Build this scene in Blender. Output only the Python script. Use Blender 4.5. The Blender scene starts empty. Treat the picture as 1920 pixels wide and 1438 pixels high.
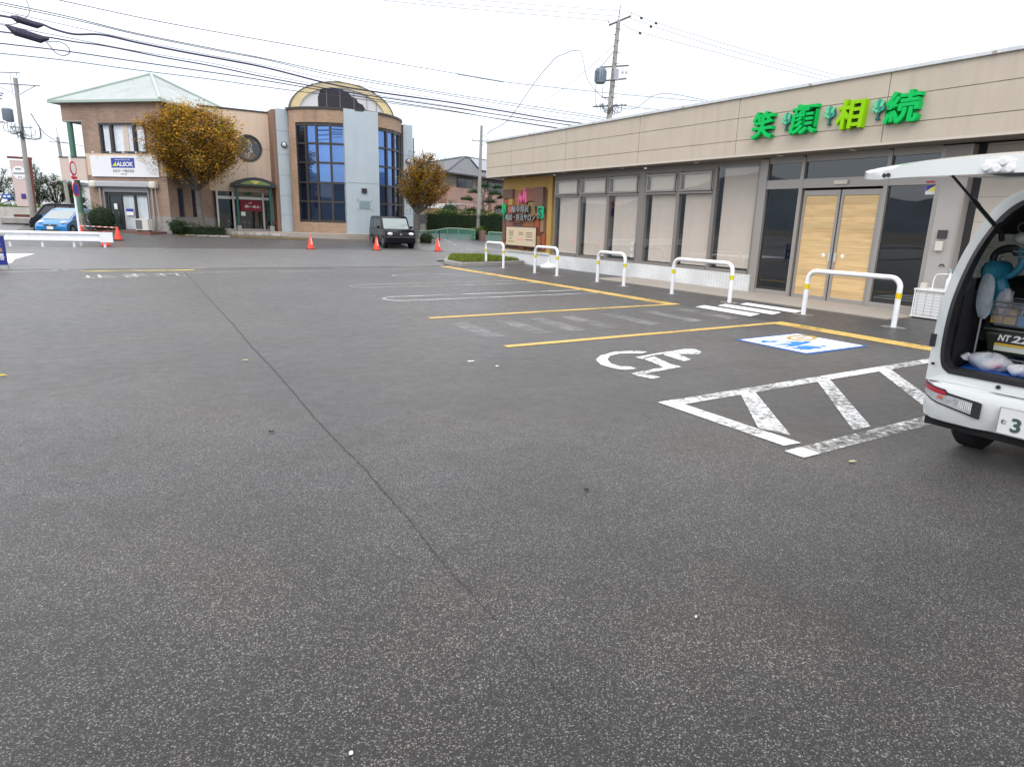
import bpy, bmesh, math, random
from mathutils import Vector, Matrix
random.seed(7)
S = bpy.context.scene
COL = S.collection
PI = math.pi
# ------------------------------------------------------------------ camera
cd = bpy.data.cameras.new("camera"); cam = bpy.data.objects.new("camera", cd); COL.objects.link(cam)
cd.sensor_width = 36; cd.lens = 36 * 1210.6 / 1920; cd.clip_end = 6000; cd.clip_start = 0.05
p_, r_, y_ = 0.24509, 0.028988, 0.557966
fw = Vector((math.sin(y_) * math.cos(p_), math.cos(y_) * math.cos(p_), -math.sin(p_)))
rt = Vector((math.cos(y_), -math.sin(y_), 0)); up = rt.cross(fw)
r2 = rt * math.cos(r_) + up * math.sin(r_); u2 = -rt * math.sin(r_) + up * math.cos(r_)
cam.matrix_world = Matrix(((r2.x, u2.x, -fw.x, 0), (r2.y, u2.y, -fw.y, 0), (r2.z, u2.z, -fw.z, 1.6), (0, 0, 0, 1)))
S.camera = cam
# ------------------------------------------------------------------ world: bright thin overcast
SUN_EL, SUN_AZ = math.radians(42), math.radians(215)
w = bpy.data.worlds.new("World"); S.world = w; w.use_nodes = True
nt = w.node_tree; N = nt.nodes; L = nt.links; N.clear()
out = N.new('ShaderNodeOutputWorld'); bg = N.new('ShaderNodeBackground'); bg2 = N.new('ShaderNodeBackground'); add = N.new('ShaderNodeAddShader')
sky = N.new('ShaderNodeTexSky'); sky.sky_type = 'NISHITA'; sky.sun_disc = False; sky.sun_elevation = SUN_EL; sky.sun_rotation = SUN_AZ
L.new(sky.outputs[0], bg.inputs[0]); bg.inputs[1].default_value = 0.05
tc = N.new('ShaderNodeTexCoord'); sep = N.new('ShaderNodeSeparateXYZ'); L.new(tc.outputs['Generated'], sep.inputs[0])
mp = N.new('ShaderNodeMapping'); mp.inputs['Scale'].default_value = (1.2, 1.2, 3.5); L.new(tc.outputs['Generated'], mp.inputs[0])
nz = N.new('ShaderNodeTexNoise'); nz.inputs['Scale'].default_value = 1.6; nz.inputs['Detail'].default_value = 5; L.new(mp.outputs[0], nz.inputs['Vector'])
cr = N.new('ShaderNodeValToRGB'); cr.color_ramp.elements[0].position = 0.0; cr.color_ramp.elements[0].color = (.80, .85, .96, 1)
cr.color_ramp.elements[1].position = 1.0; cr.color_ramp.elements[1].color = (2.9, 2.9, 2.95, 1)
e = cr.color_ramp.elements.new(.10); e.color = (.90, .945, 1.03, 1)
e = cr.color_ramp.elements.new(.25); e.color = (1.25, 1.26, 1.3, 1)
L.new(sep.outputs[2], cr.inputs[0])
mx = N.new('ShaderNodeMixRGB'); mx.blend_type = 'MULTIPLY'; mx.inputs[0].default_value = 1
mr = N.new('ShaderNodeMapRange'); mr.inputs[1].default_value = .3; mr.inputs[2].default_value = .7; mr.inputs[3].default_value = .82; mr.inputs[4].default_value = 1.16
L.new(nz.outputs['Fac'], mr.inputs[0]); L.new(cr.outputs[0], mx.inputs[1]); L.new(mr.outputs[0], mx.inputs[2])
L.new(mx.outputs[0], bg2.inputs[0]); bg2.inputs[1].default_value = 0.97
L.new(bg.outputs[0], add.inputs[0]); L.new(bg2.outputs[0], add.inputs[1]); L.new(add.outputs[0], out.inputs[0])
# ------------------------------------------------------------------ sun
ld = bpy.data.lights.new("sun", 'SUN'); ld.energy = 0.9; ld.angle = math.radians(18); ld.color = (1, .96, .9)
sun = bpy.data.objects.new("sun", ld); COL.objects.link(sun)
d = Vector((math.sin(SUN_AZ) * math.cos(SUN_EL), math.cos(SUN_AZ) * math.cos(SUN_EL), math.sin(SUN_EL)))
sun.rotation_euler = (-d).to_track_quat('-Z', 'Y').to_euler(); sun.location = (0, 0, 30)
S.view_settings.view_transform = 'Standard'; S.view_settings.look = 'None'; S.view_settings.exposure = 0.0; S.view_settings.gamma = 1
try: S.cycles.max_bounces = 8; S.cycles.transparent_max_bounces = 12
except Exception: pass

# ------------------------------------------------------------------ materials
def newmat(name):
    m = bpy.data.materials.new(name); m.use_nodes = True; m.node_tree.nodes.clear(); return m
def lin(c): return tuple((x / 12.92 if x <= .04045 else ((x + .055) / 1.055) ** 2.4) for x in c)
def M(name, col, rough=.6, metal=0.0, var=0.0, vs=3.0, bump=0.0, bs=60.0, spec=.5, stain=0.0, coat=0.0, streak=0.0, hue=0.0):
    m = newmat(name); n = m.node_tree.nodes; l = m.node_tree.links
    o = n.new('ShaderNodeOutputMaterial'); b = n.new('ShaderNodeBsdfPrincipled'); l.new(b.outputs[0], o.inputs[0])
    b.inputs['Base Color'].default_value = (*col, 1); b.inputs['Roughness'].default_value = rough; b.inputs['Metallic'].default_value = metal
    b.inputs['Specular IOR Level'].default_value = spec; b.inputs['Coat Weight'].default_value = coat; b.inputs['Coat Roughness'].default_value = .05
    t = n.new('ShaderNodeTexCoord'); src = t.outputs['Object']
    cs = None
    if var or stain or streak:
        a = n.new('ShaderNodeTexNoise'); a.inputs['Scale'].default_value = vs; a.inputs['Detail'].default_value = 6; a.inputs['Roughness'].default_value = .6; l.new(src, a.inputs['Vector'])
        r = n.new('ShaderNodeMapRange'); r.inputs[1].default_value = .25; r.inputs[2].default_value = .75; r.inputs[3].default_value = 1 - var; r.inputs[4].default_value = 1 + var
        l.new(a.outputs['Fac'], r.inputs[0])
        mm = n.new('ShaderNodeMixRGB'); mm.blend_type = 'MULTIPLY'; mm.inputs[0].default_value = 1; mm.inputs[1].default_value = (*col, 1); l.new(r.outputs[0], mm.inputs[2]); cs = mm.outputs[0]
        if stain or streak:
            mpp = n.new('ShaderNodeMapping'); l.new(src, mpp.inputs[0]); mpp.inputs['Scale'].default_value = (5, 5, .35) if streak else (.7, .7, .7)
            a2 = n.new('ShaderNodeTexNoise'); a2.inputs['Scale'].default_value = 1.0; a2.inputs['Detail'].default_value = 5; l.new(mpp.outputs[0], a2.inputs['Vector'])
            r3 = n.new('ShaderNodeMapRange'); r3.inputs[1].default_value = .5; r3.inputs[2].default_value = .72; r3.inputs[3].default_value = 0; r3.inputs[4].default_value = max(stain, streak); l.new(a2.outputs['Fac'], r3.inputs[0])
            m3 = n.new('ShaderNodeMixRGB'); l.new(r3.outputs[0], m3.inputs[0]); l.new(cs, m3.inputs[1]); m3.inputs[2].default_value = (col[0] * .45, col[1] * .43, col[2] * .4, 1); cs = m3.outputs[0]
        l.new(cs, b.inputs['Base Color'])
    if bump:
        c = n.new('ShaderNodeTexNoise'); c.inputs['Scale'].default_value = bs; c.inputs['Detail'].default_value = 3; l.new(src, c.inputs['Vector'])
        bb = n.new('ShaderNodeBump'); bb.inputs['Strength'].default_value = bump; bb.inputs['Distance'].default_value = .02; l.new(c.outputs['Fac'], bb.inputs['Height']); l.new(bb.outputs[0], b.inputs['Normal'])
    return m
def asphalt(name, base, tint=(1, .985, .965), fine=1.0, stains=.36, sheen=.17):
    m = newmat(name); n = m.node_tree.nodes; l = m.node_tree.links
    o = n.new('ShaderNodeOutputMaterial'); b = n.new('ShaderNodeBsdfPrincipled'); l.new(b.outputs[0], o.inputs[0])
    b.inputs['Specular IOR Level'].default_value = .24; b.inputs['Sheen Weight'].default_value = sheen; b.inputs['Sheen Roughness'].default_value = .45; b.inputs['Sheen Tint'].default_value = (1, .97, .95, 1)
    t = n.new('ShaderNodeTexCoord'); src = t.outputs['Object']
    def noise(s, dtl=4, ro=.6):
        a = n.new('ShaderNodeTexNoise'); a.inputs['Scale'].default_value = s; a.inputs['Detail'].default_value = dtl; a.inputs['Roughness'].default_value = ro; l.new(src, a.inputs['Vector']); return a.outputs['Fac']
    def rng(i, a0, a1, b0, b1):
        r = n.new('ShaderNodeMapRange'); r.inputs[1].default_value = a0; r.inputs[2].default_value = a1; r.inputs[3].default_value = b0; r.inputs[4].default_value = b1; l.new(i, r.inputs[0]); return r.outputs[0]
    def mul(a, c):
        x = n.new('ShaderNodeMath'); x.operation = 'MULTIPLY'; l.new(a, x.inputs[0])
        if isinstance(c, float): x.inputs[1].default_value = c
        else: l.new(c, x.inputs[1])
        return x.outputs[0]
    big = mul(rng(noise(.28, 6, .65), .32, .68, 1 - stains, 1 + stains), rng(noise(1.1, 5, .6), .3, .7, .88, 1.12))
    mid = rng(noise(5.0, 6, .7), .3, .7, .86, 1.14)
    grit = rng(noise(230, 3, .85), .35, .65, 1 - .5 * fine, 1 + .5 * fine)
    v = n.new('ShaderNodeTexVoronoi'); v.inputs['Scale'].default_value = 215; l.new(src, v.inputs['Vector'])
    hs = n.new('ShaderNodeSeparateColor'); l.new(v.outputs['Color'], hs.inputs[0])
    pw_ = n.new('ShaderNodeMath'); pw_.operation = 'POWER'; l.new(hs.outputs[0], pw_.inputs[0]); pw_.inputs[1].default_value = 7
    v2 = n.new('ShaderNodeTexVoronoi'); v2.inputs['Scale'].default_value = 330; l.new(src, v2.inputs['Vector']); h2 = n.new('ShaderNodeSeparateColor'); l.new(v2.outputs['Color'], h2.inputs[0])
    agg = mul(rng(pw_.outputs[0], 0, 1, 1 - .46 * fine, 1 + 6.5 * fine), rng(h2.outputs[0], 0, 1, 1 - .32 * fine, 1 + .32 * fine))
    v3 = n.new('ShaderNodeTexVoronoi'); v3.inputs['Scale'].default_value = 80; l.new(src, v3.inputs['Vector'])
    h3 = n.new('ShaderNodeSeparateColor'); l.new(v3.outputs['Color'], h3.inputs[0])
    peb = n.new('ShaderNodeMath'); peb.operation = 'GREATER_THAN'; peb.inputs[1].default_value = .955; l.new(h3.outputs[1], peb.inputs[0])
    near = n.new('ShaderNodeMath'); near.operation = 'LESS_THAN'; near.inputs[1].default_value = .20; l.new(v3.outputs['Distance'], near.inputs[0])
    spot = mul(mul(peb.outputs[0], near.outputs[0]), .13 * fine)
    f = mul(mul(mul(big, mid), mul(grit, agg)), float(base))
    ad = n.new('ShaderNodeMath'); ad.operation = 'ADD'; l.new(f, ad.inputs[0]); l.new(spot, ad.inputs[1])
    cc = n.new('ShaderNodeCombineColor')
    for k in range(3): l.new(mul(ad.outputs[0], float(tint[k])), cc.inputs[k])
    wm_ = n.new('ShaderNodeMixRGB'); wm_.blend_type = 'MULTIPLY'; l.new(rng(noise(.5, 4), .42, .66, 0, 1), wm_.inputs[0]); l.new(cc.outputs[0], wm_.inputs[1]); wm_.inputs[2].default_value = (1.12, .98, .84, 1)
    l.new(wm_.outputs[0], b.inputs['Base Color'])
    l.new(rng(noise(6), .3, .7, .36, .5), b.inputs['Roughness'])
    bb = n.new('ShaderNodeBump'); bb.inputs['Strength'].default_value = .45; bb.inputs['Distance'].default_value = .004
    l.new(v.outputs['Distance'], bb.inputs['Height']); l.new(bb.outputs[0], b.inputs['Normal'])
    return m
def paint(name, col, wear=.45, scale=14, full=1.0):
    """road paint with chips worn through to the asphalt"""
    m = newmat(name); n = m.node_tree.nodes; l = m.node_tree.links
    o = n.new('ShaderNodeOutputMaterial'); b = n.new('ShaderNodeBsdfPrincipled'); b.inputs['Roughness'].default_value = .7
    t = n.new('ShaderNodeTexCoord')
    a = n.new('ShaderNodeTexNoise'); a.inputs['Scale'].default_value = scale; a.inputs['Detail'].default_value = 9; a.inputs['Roughness'].default_value = .75; l.new(t.outputs['Object'], a.inputs['Vector'])
    a2 = n.new('ShaderNodeTexNoise'); a2.inputs['Scale'].default_value = 1.3; a2.inputs['Detail'].default_value = 3; l.new(t.outputs['Object'], a2.inputs['Vector'])
    s = n.new('ShaderNodeMath'); s.operation = 'MULTIPLY_ADD'; l.new(a2.outputs['Fac'], s.inputs[0]); s.inputs[1].default_value = .5; l.new(a.outputs['Fac'], s.inputs[2])
    r = n.new('ShaderNodeMapRange'); r.inputs[1].default_value = wear + .09; r.inputs[2].default_value = wear + .29; r.inputs[3].default_value = .05; r.inputs[4].default_value = full; l.new(s.outputs[0], r.inputs[0])
    g = n.new('ShaderNodeTexNoise'); g.inputs['Scale'].default_value = 170; l.new(t.outputs['Object'], g.inputs['Vector'])
    gr = n.new('ShaderNodeMapRange'); gr.inputs[1].default_value = .3; gr.inputs[2].default_value = .7; gr.inputs[3].default_value = .72; gr.inputs[4].default_value = 1.1; l.new(g.outputs['Fac'], gr.inputs[0])
    mm = n.new('ShaderNodeMixRGB'); mm.blend_type = 'MULTIPLY'; mm.inputs[0].default_value = 1; mm.inputs[1].default_value = (*col, 1); l.new(gr.outputs[0], mm.inputs[2]); l.new(mm.outputs[0], b.inputs['Base Color'])
    tr = n.new('ShaderNodeBsdfTransparent'); mix = n.new('ShaderNodeMixShader'); l.new(r.outputs[0], mix.inputs[0]); l.new(tr.outputs[0], mix.inputs[1]); l.new(b.outputs[0], mix.inputs[2]); l.new(mix.outputs[0], o.inputs[0])
    return m
def bricks(name, c1, c2, mortar, bw, bh, ms=.008, offset=.5, rough=.7, bump=.4, streak=.0, mcontrast=None):
    m = newmat(name); n = m.node_tree.nodes; l = m.node_tree.links
    o = n.new('ShaderNodeOutputMaterial'); b = n.new('ShaderNodeBsdfPrincipled'); l.new(b.outputs[0], o.inputs[0]); b.inputs['Roughness'].default_value = rough
    t = n.new('ShaderNodeTexCoord'); k = n.new('ShaderNodeTexBrick'); l.new(t.outputs['UV'], k.inputs['Vector'])
    k.inputs['Scale'].default_value = 1; k.inputs['Brick Width'].default_value = bw; k.inputs['Row Height'].default_value = bh; k.inputs['Mortar Size'].default_value = ms; k.offset = offset
    k.inputs['Color1'].default_value = (*c1, 1); k.inputs['Color2'].default_value = (*c2, 1); k.inputs['Mortar'].default_value = (*mortar, 1); k.inputs['Mortar Smooth'].default_value = .3
    a = n.new('ShaderNodeTexNoise'); a.inputs['Scale'].default_value = .9; a.inputs['Detail'].default_value = 7; l.new(t.outputs['Object'], a.inputs['Vector'])
    r = n.new('ShaderNodeMapRange'); r.inputs[1].default_value = .3; r.inputs[2].default_value = .7; r.inputs[3].default_value = .84; r.inputs[4].default_value = 1.14; l.new(a.outputs['Fac'], r.inputs[0])
    mm = n.new('ShaderNodeMixRGB'); mm.blend_type = 'MULTIPLY'; mm.inputs[0].default_value = 1; l.new(k.outputs['Color'], mm.inputs[1]); l.new(r.outputs[0], mm.inputs[2]); c = mm.outputs[0]
    if streak:
        mpp = n.new('ShaderNodeMapping'); l.new(t.outputs['Object'], mpp.inputs[0]); mpp.inputs['Scale'].default_value = (3, 3, .4)
        a2 = n.new('ShaderNodeTexNoise'); a2.inputs['Scale'].default_value = 1.0; a2.inputs['Detail'].default_value = 4; l.new(mpp.outputs[0], a2.inputs['Vector'])
        r3 = n.new('ShaderNodeMapRange'); r3.inputs[1].default_value = .52; r3.inputs[2].default_value = .72; r3.inputs[3].default_value = 0; r3.inputs[4].default_value = streak; l.new(a2.outputs['Fac'], r3.inputs[0])
        m3 = n.new('ShaderNodeMixRGB'); l.new(r3.outputs[0], m3.inputs[0]); l.new(c, m3.inputs[1]); m3.inputs[2].default_value = (.05, .045, .04, 1); c = m3.outputs[0]
    l.new(c, b.inputs['Base Color'])
    bb = n.new('ShaderNodeBump'); bb.invert = True; bb.inputs['Strength'].default_value = bump; bb.inputs['Distance'].default_value = .01; l.new(k.outputs['Fac'], bb.inputs['Height']); l.new(bb.outputs[0], b.inputs['Normal'])
    return m
def glass(name, tint=(.8, .82, .8), refl=.12, dirt=.0):
    m = newmat(name); n = m.node_tree.nodes; l = m.node_tree.links
    o = n.new('ShaderNodeOutputMaterial'); tr = n.new('ShaderNodeBsdfTransparent'); tr.inputs[0].default_value = (*tint, 1)
    gl = n.new('ShaderNodeBsdfGlossy'); gl.inputs['Roughness'].default_value = .015; gl.inputs[0].default_value = (.95, .97, 1, 1)
    fr = n.new('ShaderNodeFresnel'); fr.inputs[0].default_value = 1.5
    x0 = n.new('ShaderNodeMath'); x0.operation = 'MULTIPLY_ADD'; l.new(fr.outputs[0], x0.inputs[0]); x0.inputs[1].default_value = 1.3; x0.inputs[2].default_value = refl; x0.use_clamp = True
    ge = n.new('ShaderNodeNewGeometry'); iv = n.new('ShaderNodeMath'); iv.operation = 'SUBTRACT'; iv.inputs[0].default_value = 1; l.new(ge.outputs['Backfacing'], iv.inputs[1])
    x = n.new('ShaderNodeMath'); x.operation = 'MULTIPLY'; l.new(x0.outputs[0], x.inputs[0]); l.new(iv.outputs[0], x.inputs[1])
    t = n.new('ShaderNodeTexCoord'); nn = n.new('ShaderNodeTexNoise'); nn.inputs['Scale'].default_value = 1.1; l.new(t.outputs['Object'], nn.inputs['Vector'])
    bp = n.new('ShaderNodeBump'); bp.inputs['Strength'].default_value = .012; bp.inputs['Distance'].default_value = .05; l.new(nn.outputs['Fac'], bp.inputs['Height']); l.new(bp.outputs[0], gl.inputs['Normal'])
    mix = n.new('ShaderNodeMixShader'); l.new(x.outputs[0], mix.inputs[0]); l.new(tr.outputs[0], mix.inputs[1]); l.new(gl.outputs[0], mix.inputs[2]); l.new(mix.outputs[0], o.inputs[0])
    return m
def wood(name, c1, c2, axis=1, plank=0.0, rough=.55, stretch=14):
    m = newmat(name); n = m.node_tree.nodes; l = m.node_tree.links
    o = n.new('ShaderNodeOutputMaterial'); b = n.new('ShaderNodeBsdfPrincipled'); l.new(b.outputs[0], o.inputs[0]); b.inputs['Roughness'].default_value = rough
    t = n.new('ShaderNodeTexCoord'); mp = n.new('ShaderNodeMapping'); sc = [stretch] * 3; sc[axis] = .9; mp.inputs['Scale'].default_value = sc; l.new(t.outputs['Object'], mp.inputs[0])
    a = n.new('ShaderNodeTexNoise'); a.inputs['Scale'].default_value = 1.5; a.inputs['Detail'].default_value = 8; a.inputs['Roughness'].default_value = .65; a.inputs['Distortion'].default_value = .6; l.new(mp.outputs[0], a.inputs['Vector'])
    r = n.new('ShaderNodeValToRGB'); r.color_ramp.elements[0].position = .3; r.color_ramp.elements[0].color = (*c2, 1); r.color_ramp.elements[1].position = .62; r.color_ramp.elements[1].color = (*c1, 1); l.new(a.outputs['Fac'], r.inputs[0]); c = r.outputs[0]
    if plank:
        sp = n.new('ShaderNodeSeparateXYZ'); l.new(t.outputs['Object'], sp.inputs[0])
        d = n.new('ShaderNodeMath'); d.operation = 'DIVIDE'; d.inputs[1].default_value = plank; l.new(sp.outputs[2], d.inputs[0])
        fl = n.new('ShaderNodeMath'); fl.operation = 'FLOOR'; l.new(d.outputs[0], fl.inputs[0])
        wn = n.new('ShaderNodeTexWhiteNoise'); wn.noise_dimensions = '1D'; l.new(fl.outputs[0], wn.inputs['W'])
        rr = n.new('ShaderNodeMapRange'); rr.inputs[3].default_value = .86; rr.inputs[4].default_value = 1.1; l.new(wn.outputs[0], rr.inputs[0])
        fc = n.new('ShaderNodeMath'); fc.operation = 'FRACT'; l.new(d.outputs[0], fc.inputs[0]); gt = n.new('ShaderNodeMath'); gt.operation = 'GREATER_THAN'; gt.inputs[1].default_value = .035; l.new(fc.outputs[0], gt.inputs[0])
        g2 = n.new('ShaderNodeMapRange'); g2.inputs[3].default_value = .72; g2.inputs[4].default_value = 1; l.new(gt.outputs[0], g2.inputs[0])
        q = n.new('ShaderNodeMath'); q.operation = 'MULTIPLY'; l.new(rr.outputs[0], q.inputs[0]); l.new(g2.outputs[0], q.inputs[1])
        mm = n.new('ShaderNodeMixRGB'); mm.blend_type = 'MULTIPLY'; mm.inputs[0].default_value = 1; l.new(c, mm.inputs[1]); l.new(q.outputs[0], mm.inputs[2]); c = mm.outputs[0]
    l.new(c, b.inputs['Base Color'])
    return m
def leafmat(name, col, tr=.25):
    m = newmat(name); n = m.node_tree.nodes; l = m.node_tree.links
    o = n.new('ShaderNodeOutputMaterial'); b = n.new('ShaderNodeBsdfDiffuse'); t = n.new('ShaderNodeBsdfTranslucent'); mix = n.new('ShaderNodeMixShader'); mix.inputs[0].default_value = tr
    g = n.new('ShaderNodeNewGeometry'); r = n.new('ShaderNodeMapRange'); r.inputs[3].default_value = .6; r.inputs[4].default_value = 1.35; l.new(g.outputs['Random Per Island'], r.inputs[0])
    mm = n.new('ShaderNodeMixRGB'); mm.blend_type = 'MULTIPLY'; mm.inputs[0].default_value = 1; mm.inputs[1].default_value = (*col, 1); l.new(r.outputs[0], mm.inputs[2])
    l.new(mm.outputs[0], b.inputs[0]); l.new(mm.outputs[0], t.inputs[0]); l.new(b.outputs[0], mix.inputs[1]); l.new(t.outputs[0], mix.inputs[2]); l.new(mix.outputs[0], o.inputs[0])
    return m
def film(name, col, op=.5, rough=.15):
    m = newmat(name); n = m.node_tree.nodes; l = m.node_tree.links
    o = n.new('ShaderNodeOutputMaterial'); b = n.new('ShaderNodeBsdfPrincipled'); b.inputs['Base Color'].default_value = (*col, 1); b.inputs['Roughness'].default_value = rough
    t = n.new('ShaderNodeTexCoord'); nn = n.new('ShaderNodeTexNoise'); nn.inputs['Scale'].default_value = 16; nn.inputs['Detail'].default_value = 3; l.new(t.outputs['Object'], nn.inputs['Vector'])
    bp = n.new('ShaderNodeBump'); bp.inputs['Strength'].default_value = .45; bp.inputs['Distance'].default_value = .012; l.new(nn.outputs['Fac'], bp.inputs['Height']); l.new(bp.outputs[0], b.inputs['Normal'])
    tr = n.new('ShaderNodeBsdfTransparent'); mix = n.new('ShaderNodeMixShader')
    r = n.new('ShaderNodeMapRange'); r.inputs[3].default_value = op - .25; r.inputs[4].default_value = op + .25; l.new(nn.outputs['Fac'], r.inputs[0]); l.new(r.outputs[0], mix.inputs[0])
    l.new(tr.outputs[0], mix.inputs[1]); l.new(b.outputs[0], mix.inputs[2]); l.new(mix.outputs[0], o.inputs[0])
    return m

# ------------------------------------------------------------------ objects and meshes
WL = {}
def wl(o): return WL.get(o.name, Vector((0, 0, 0))) if o else Vector((0, 0, 0))
def tag(o, label=None, cat=None, group=None, kind=None):
    if label: o['label'] = label
    if cat: o['category'] = cat
    if group: o['group'] = group
    if kind: o['kind'] = kind
    return o
def empty(name, loc, label, cat, group=None, rz=0.0):
    o = bpy.data.objects.new(name, None); COL.objects.link(o); o.location = loc; o.rotation_euler[2] = rz; WL[o.name] = Vector(loc); o.empty_display_size = .2
    return tag(o, label, cat, group)
class MB:
    def __init__(s): s.v = []; s.f = []; s.m = []; s.uv = {}; s.mi = 0; s.T = None; s.uvfn = None
    def vert(s, p):
        p = Vector(p)
        if s.T is not None: p = s.T @ p
        s.v.append(p); return len(s.v) - 1
    def face(s, idx, uv=None):
        s.f.append(tuple(idx)); s.m.append(s.mi)
        if uv: s.uv[len(s.f) - 1] = uv
    def quad(s, a, b, c, d, uv=None): s.face([s.vert(a), s.vert(b), s.vert(c), s.vert(d)], uv)
    def poly(s, pts): s.face([s.vert(p) for p in pts])
    def box(s, x0, x1, y0, y1, z0, z1):
        if x0 > x1: x0, x1 = x1, x0
        if y0 > y1: y0, y1 = y1, y0
        if z0 > z1: z0, z1 = z1, z0
        i = [s.vert(p) for p in ((x0, y0, z0), (x1, y0, z0), (x1, y1, z0), (x0, y1, z0), (x0, y0, z1), (x1, y0, z1), (x1, y1, z1), (x0, y1, z1))]
        for q in ((0, 3, 2, 1), (4, 5, 6, 7), (0, 1, 5, 4), (1, 2, 6, 5), (2, 3, 7, 6), (3, 0, 4, 7)): s.face([i[k] for k in q])
        return s
    def prism(s, pts, off):
        """polygon (3-D points) extruded along off"""
        off = Vector(off); n = len(pts)
        a = [s.vert(p) for p in pts]; b = [s.vert(Vector(p) + off) for p in pts]
        s.face(a[::-1]); s.face(b)
        for k in range(n): s.face([a[k], a[(k + 1) % n], b[(k + 1) % n], b[k]])
        return s
    def tube(s, pts, r, n=8, cap=True):
        P = [Vector(p) for p in pts]; R = r if isinstance(r, (list, tuple)) else [r] * len(P); rings = []; prev = None
        for k, p in enumerate(P):
            t = (P[min(k + 1, len(P) - 1)] - P[max(k - 1, 0)])
            if t.length < 1e-9: t = Vector((0, 0, 1))
            t.normalize()
            if prev is None: a = t.orthogonal().normalized()
            else: a = (prev - t * prev.dot(t)); a = a.normalized() if a.length > 1e-6 else t.orthogonal().normalized()
            prev = a; b = t.cross(a)
            rings.append([s.vert(p + (a * math.cos(2 * PI * j / n) + b * math.sin(2 * PI * j / n)) * R[k]) for j in range(n)])
        for k in range(len(P) - 1):
            for j in range(n): s.face([rings[k][j], rings[k][(j + 1) % n], rings[k + 1][(j + 1) % n], rings[k + 1][j]])
        if cap: s.face(rings[0][::-1]); s.face(rings[-1])
        return s
    def lathe(s, c, prof, n=16):
        c = Vector(c); rings = [[s.vert(c + Vector((r * math.cos(2 * PI * j / n), r * math.sin(2 * PI * j / n), z))) for j in range(n)] for r, z in prof]
        for k in range(len(prof) - 1):
            for j in range(n): s.face([rings[k][j], rings[k][(j + 1) % n], rings[k + 1][(j + 1) % n], rings[k + 1][j]])
        s.face(rings[0][::-1]); s.face(rings[-1]); return s
    def disc(s, c, axis, r, th, n=20, r1=None):
        axis = Vector(axis).normalized(); c = Vector(c); return s.tube([c, c + axis * th], [r, r if r1 is None else r1], n)
    def blob(s, c, rx, ry, rz, n=10, m=7, jit=.0):
        c = Vector(c); rings = []
        for k in range(1, m):
            a = PI * k / m; rings.append([s.vert(c + Vector((rx * math.sin(a) * math.cos(2 * PI * j / n), ry * math.sin(a) * math.sin(2 * PI * j / n), rz * math.cos(a))) * (1 + random.uniform(-jit, jit))) for j in range(n)])
        t = s.vert(c + Vector((0, 0, rz))); b = s.vert(c - Vector((0, 0, rz)))
        for j in range(n):
            s.face([t, rings[0][j], rings[0][(j + 1) % n]]); s.face([b, rings[-1][(j + 1) % n], rings[-1][j]])
            for k in range(len(rings) - 1): s.face([rings[k][j], rings[k + 1][j], rings[k + 1][(j + 1) % n], rings[k][(j + 1) % n]])
        return s
    def loft(s, secs, cap=True):
        R = [[s.vert(p) for p in sec] for sec in secs]; n = len(R[0])
        for k in range(len(R) - 1):
            for j in range(n): s.face([R[k][j], R[k][(j + 1) % n], R[k + 1][(j + 1) % n], R[k + 1][j]])
        if cap: s.face(R[0][::-1]); s.face(R[-1])
        return s
    def mesh(s, me, T=None):
        base = len(s.v)
        for v in me.vertices:
            p = v.co.copy()
            if T is not None: p = T @ p
            if s.T is not None: p = s.T @ p
            s.v.append(p)
        for f in me.polygons: s.f.append(tuple(base + i for i in f.vertices)); s.m.append(s.mi)
        return s
    def build(s, name, mats, parent=None, local=False, smooth=False, bevel=0.0, fixn=True, seg=2):
        if not isinstance(mats, (list, tuple)): mats = [mats]
        off = Vector((0, 0, 0)) if (local or parent is None) else wl(parent)
        me = bpy.data.meshes.new(name); me.from_pydata([tuple(v - off) for v in s.v], [], s.f)
        for m in mats: me.materials.append(m)
        me.polygons.foreach_set('material_index', s.m); me.update()
        if fixn:
            bm = bmesh.new(); bm.from_mesh(me); bm.faces.ensure_lookup_table()
            bmesh.ops.recalc_face_normals(bm, faces=bm.faces); bm.to_mesh(me); bm.free()
        uvl = me.uv_layers.new(name='UVMap')
        for p in me.polygons:
            n = p.normal
            if abs(n.z) > .75: a = Vector((1, 0, 0)); b = Vector((0, 1, 0))
            else: a = Vector((-n.y, n.x, 0)); a = a.normalized() if a.length > 1e-6 else Vector((1, 0, 0)); b = Vector((0, 0, 1))
            for k, li in enumerate(p.loop_indices):
                if s.uvfn: uvl.data[li].uv = s.uvfn(me.vertices[me.loops[li].vertex_index].co + off)
                else:
                    q = me.vertices[me.loops[li].vertex_index].co + off; uvl.data[li].uv = (q.dot(a), q.dot(b))
        o = bpy.data.objects.new(name, me); COL.objects.link(o)
        if parent: o.parent = parent
        WL[o.name] = off.copy()
        if smooth:
            for p in me.polygons: p.use_smooth = True
            try: me.set_sharp_from_angle(angle=math.radians(40))
            except Exception: pass
        if bevel:
            b = o.modifiers.new('b', 'BEVEL'); b.width = bevel; b.segments = seg; b.limit_method = 'ANGLE'; b.angle_limit = math.radians(40)
        return o
def copy_tree(o, parent=None):
    c = o.copy(); COL.objects.link(c); c.parent = parent
    for ch in list(o.children): copy_tree(ch, c)
    return c
def text_mesh(body, ext=.0, offset=.0):
    cu = bpy.data.curves.new('t', 'FONT'); cu.body = body; cu.size = 1; cu.extrude = ext; cu.offset = offset; cu.resolution_u = 4
    o = bpy.data.objects.new('t', cu); COL.objects.link(o); bpy.context.view_layer.update()
    dg = bpy.context.evaluated_depsgraph_get(); me = bpy.data.meshes.new_from_object(o.evaluated_get(dg))
    COL.objects.unlink(o); bpy.data.objects.remove(o); bpy.data.curves.remove(cu); return me
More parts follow.
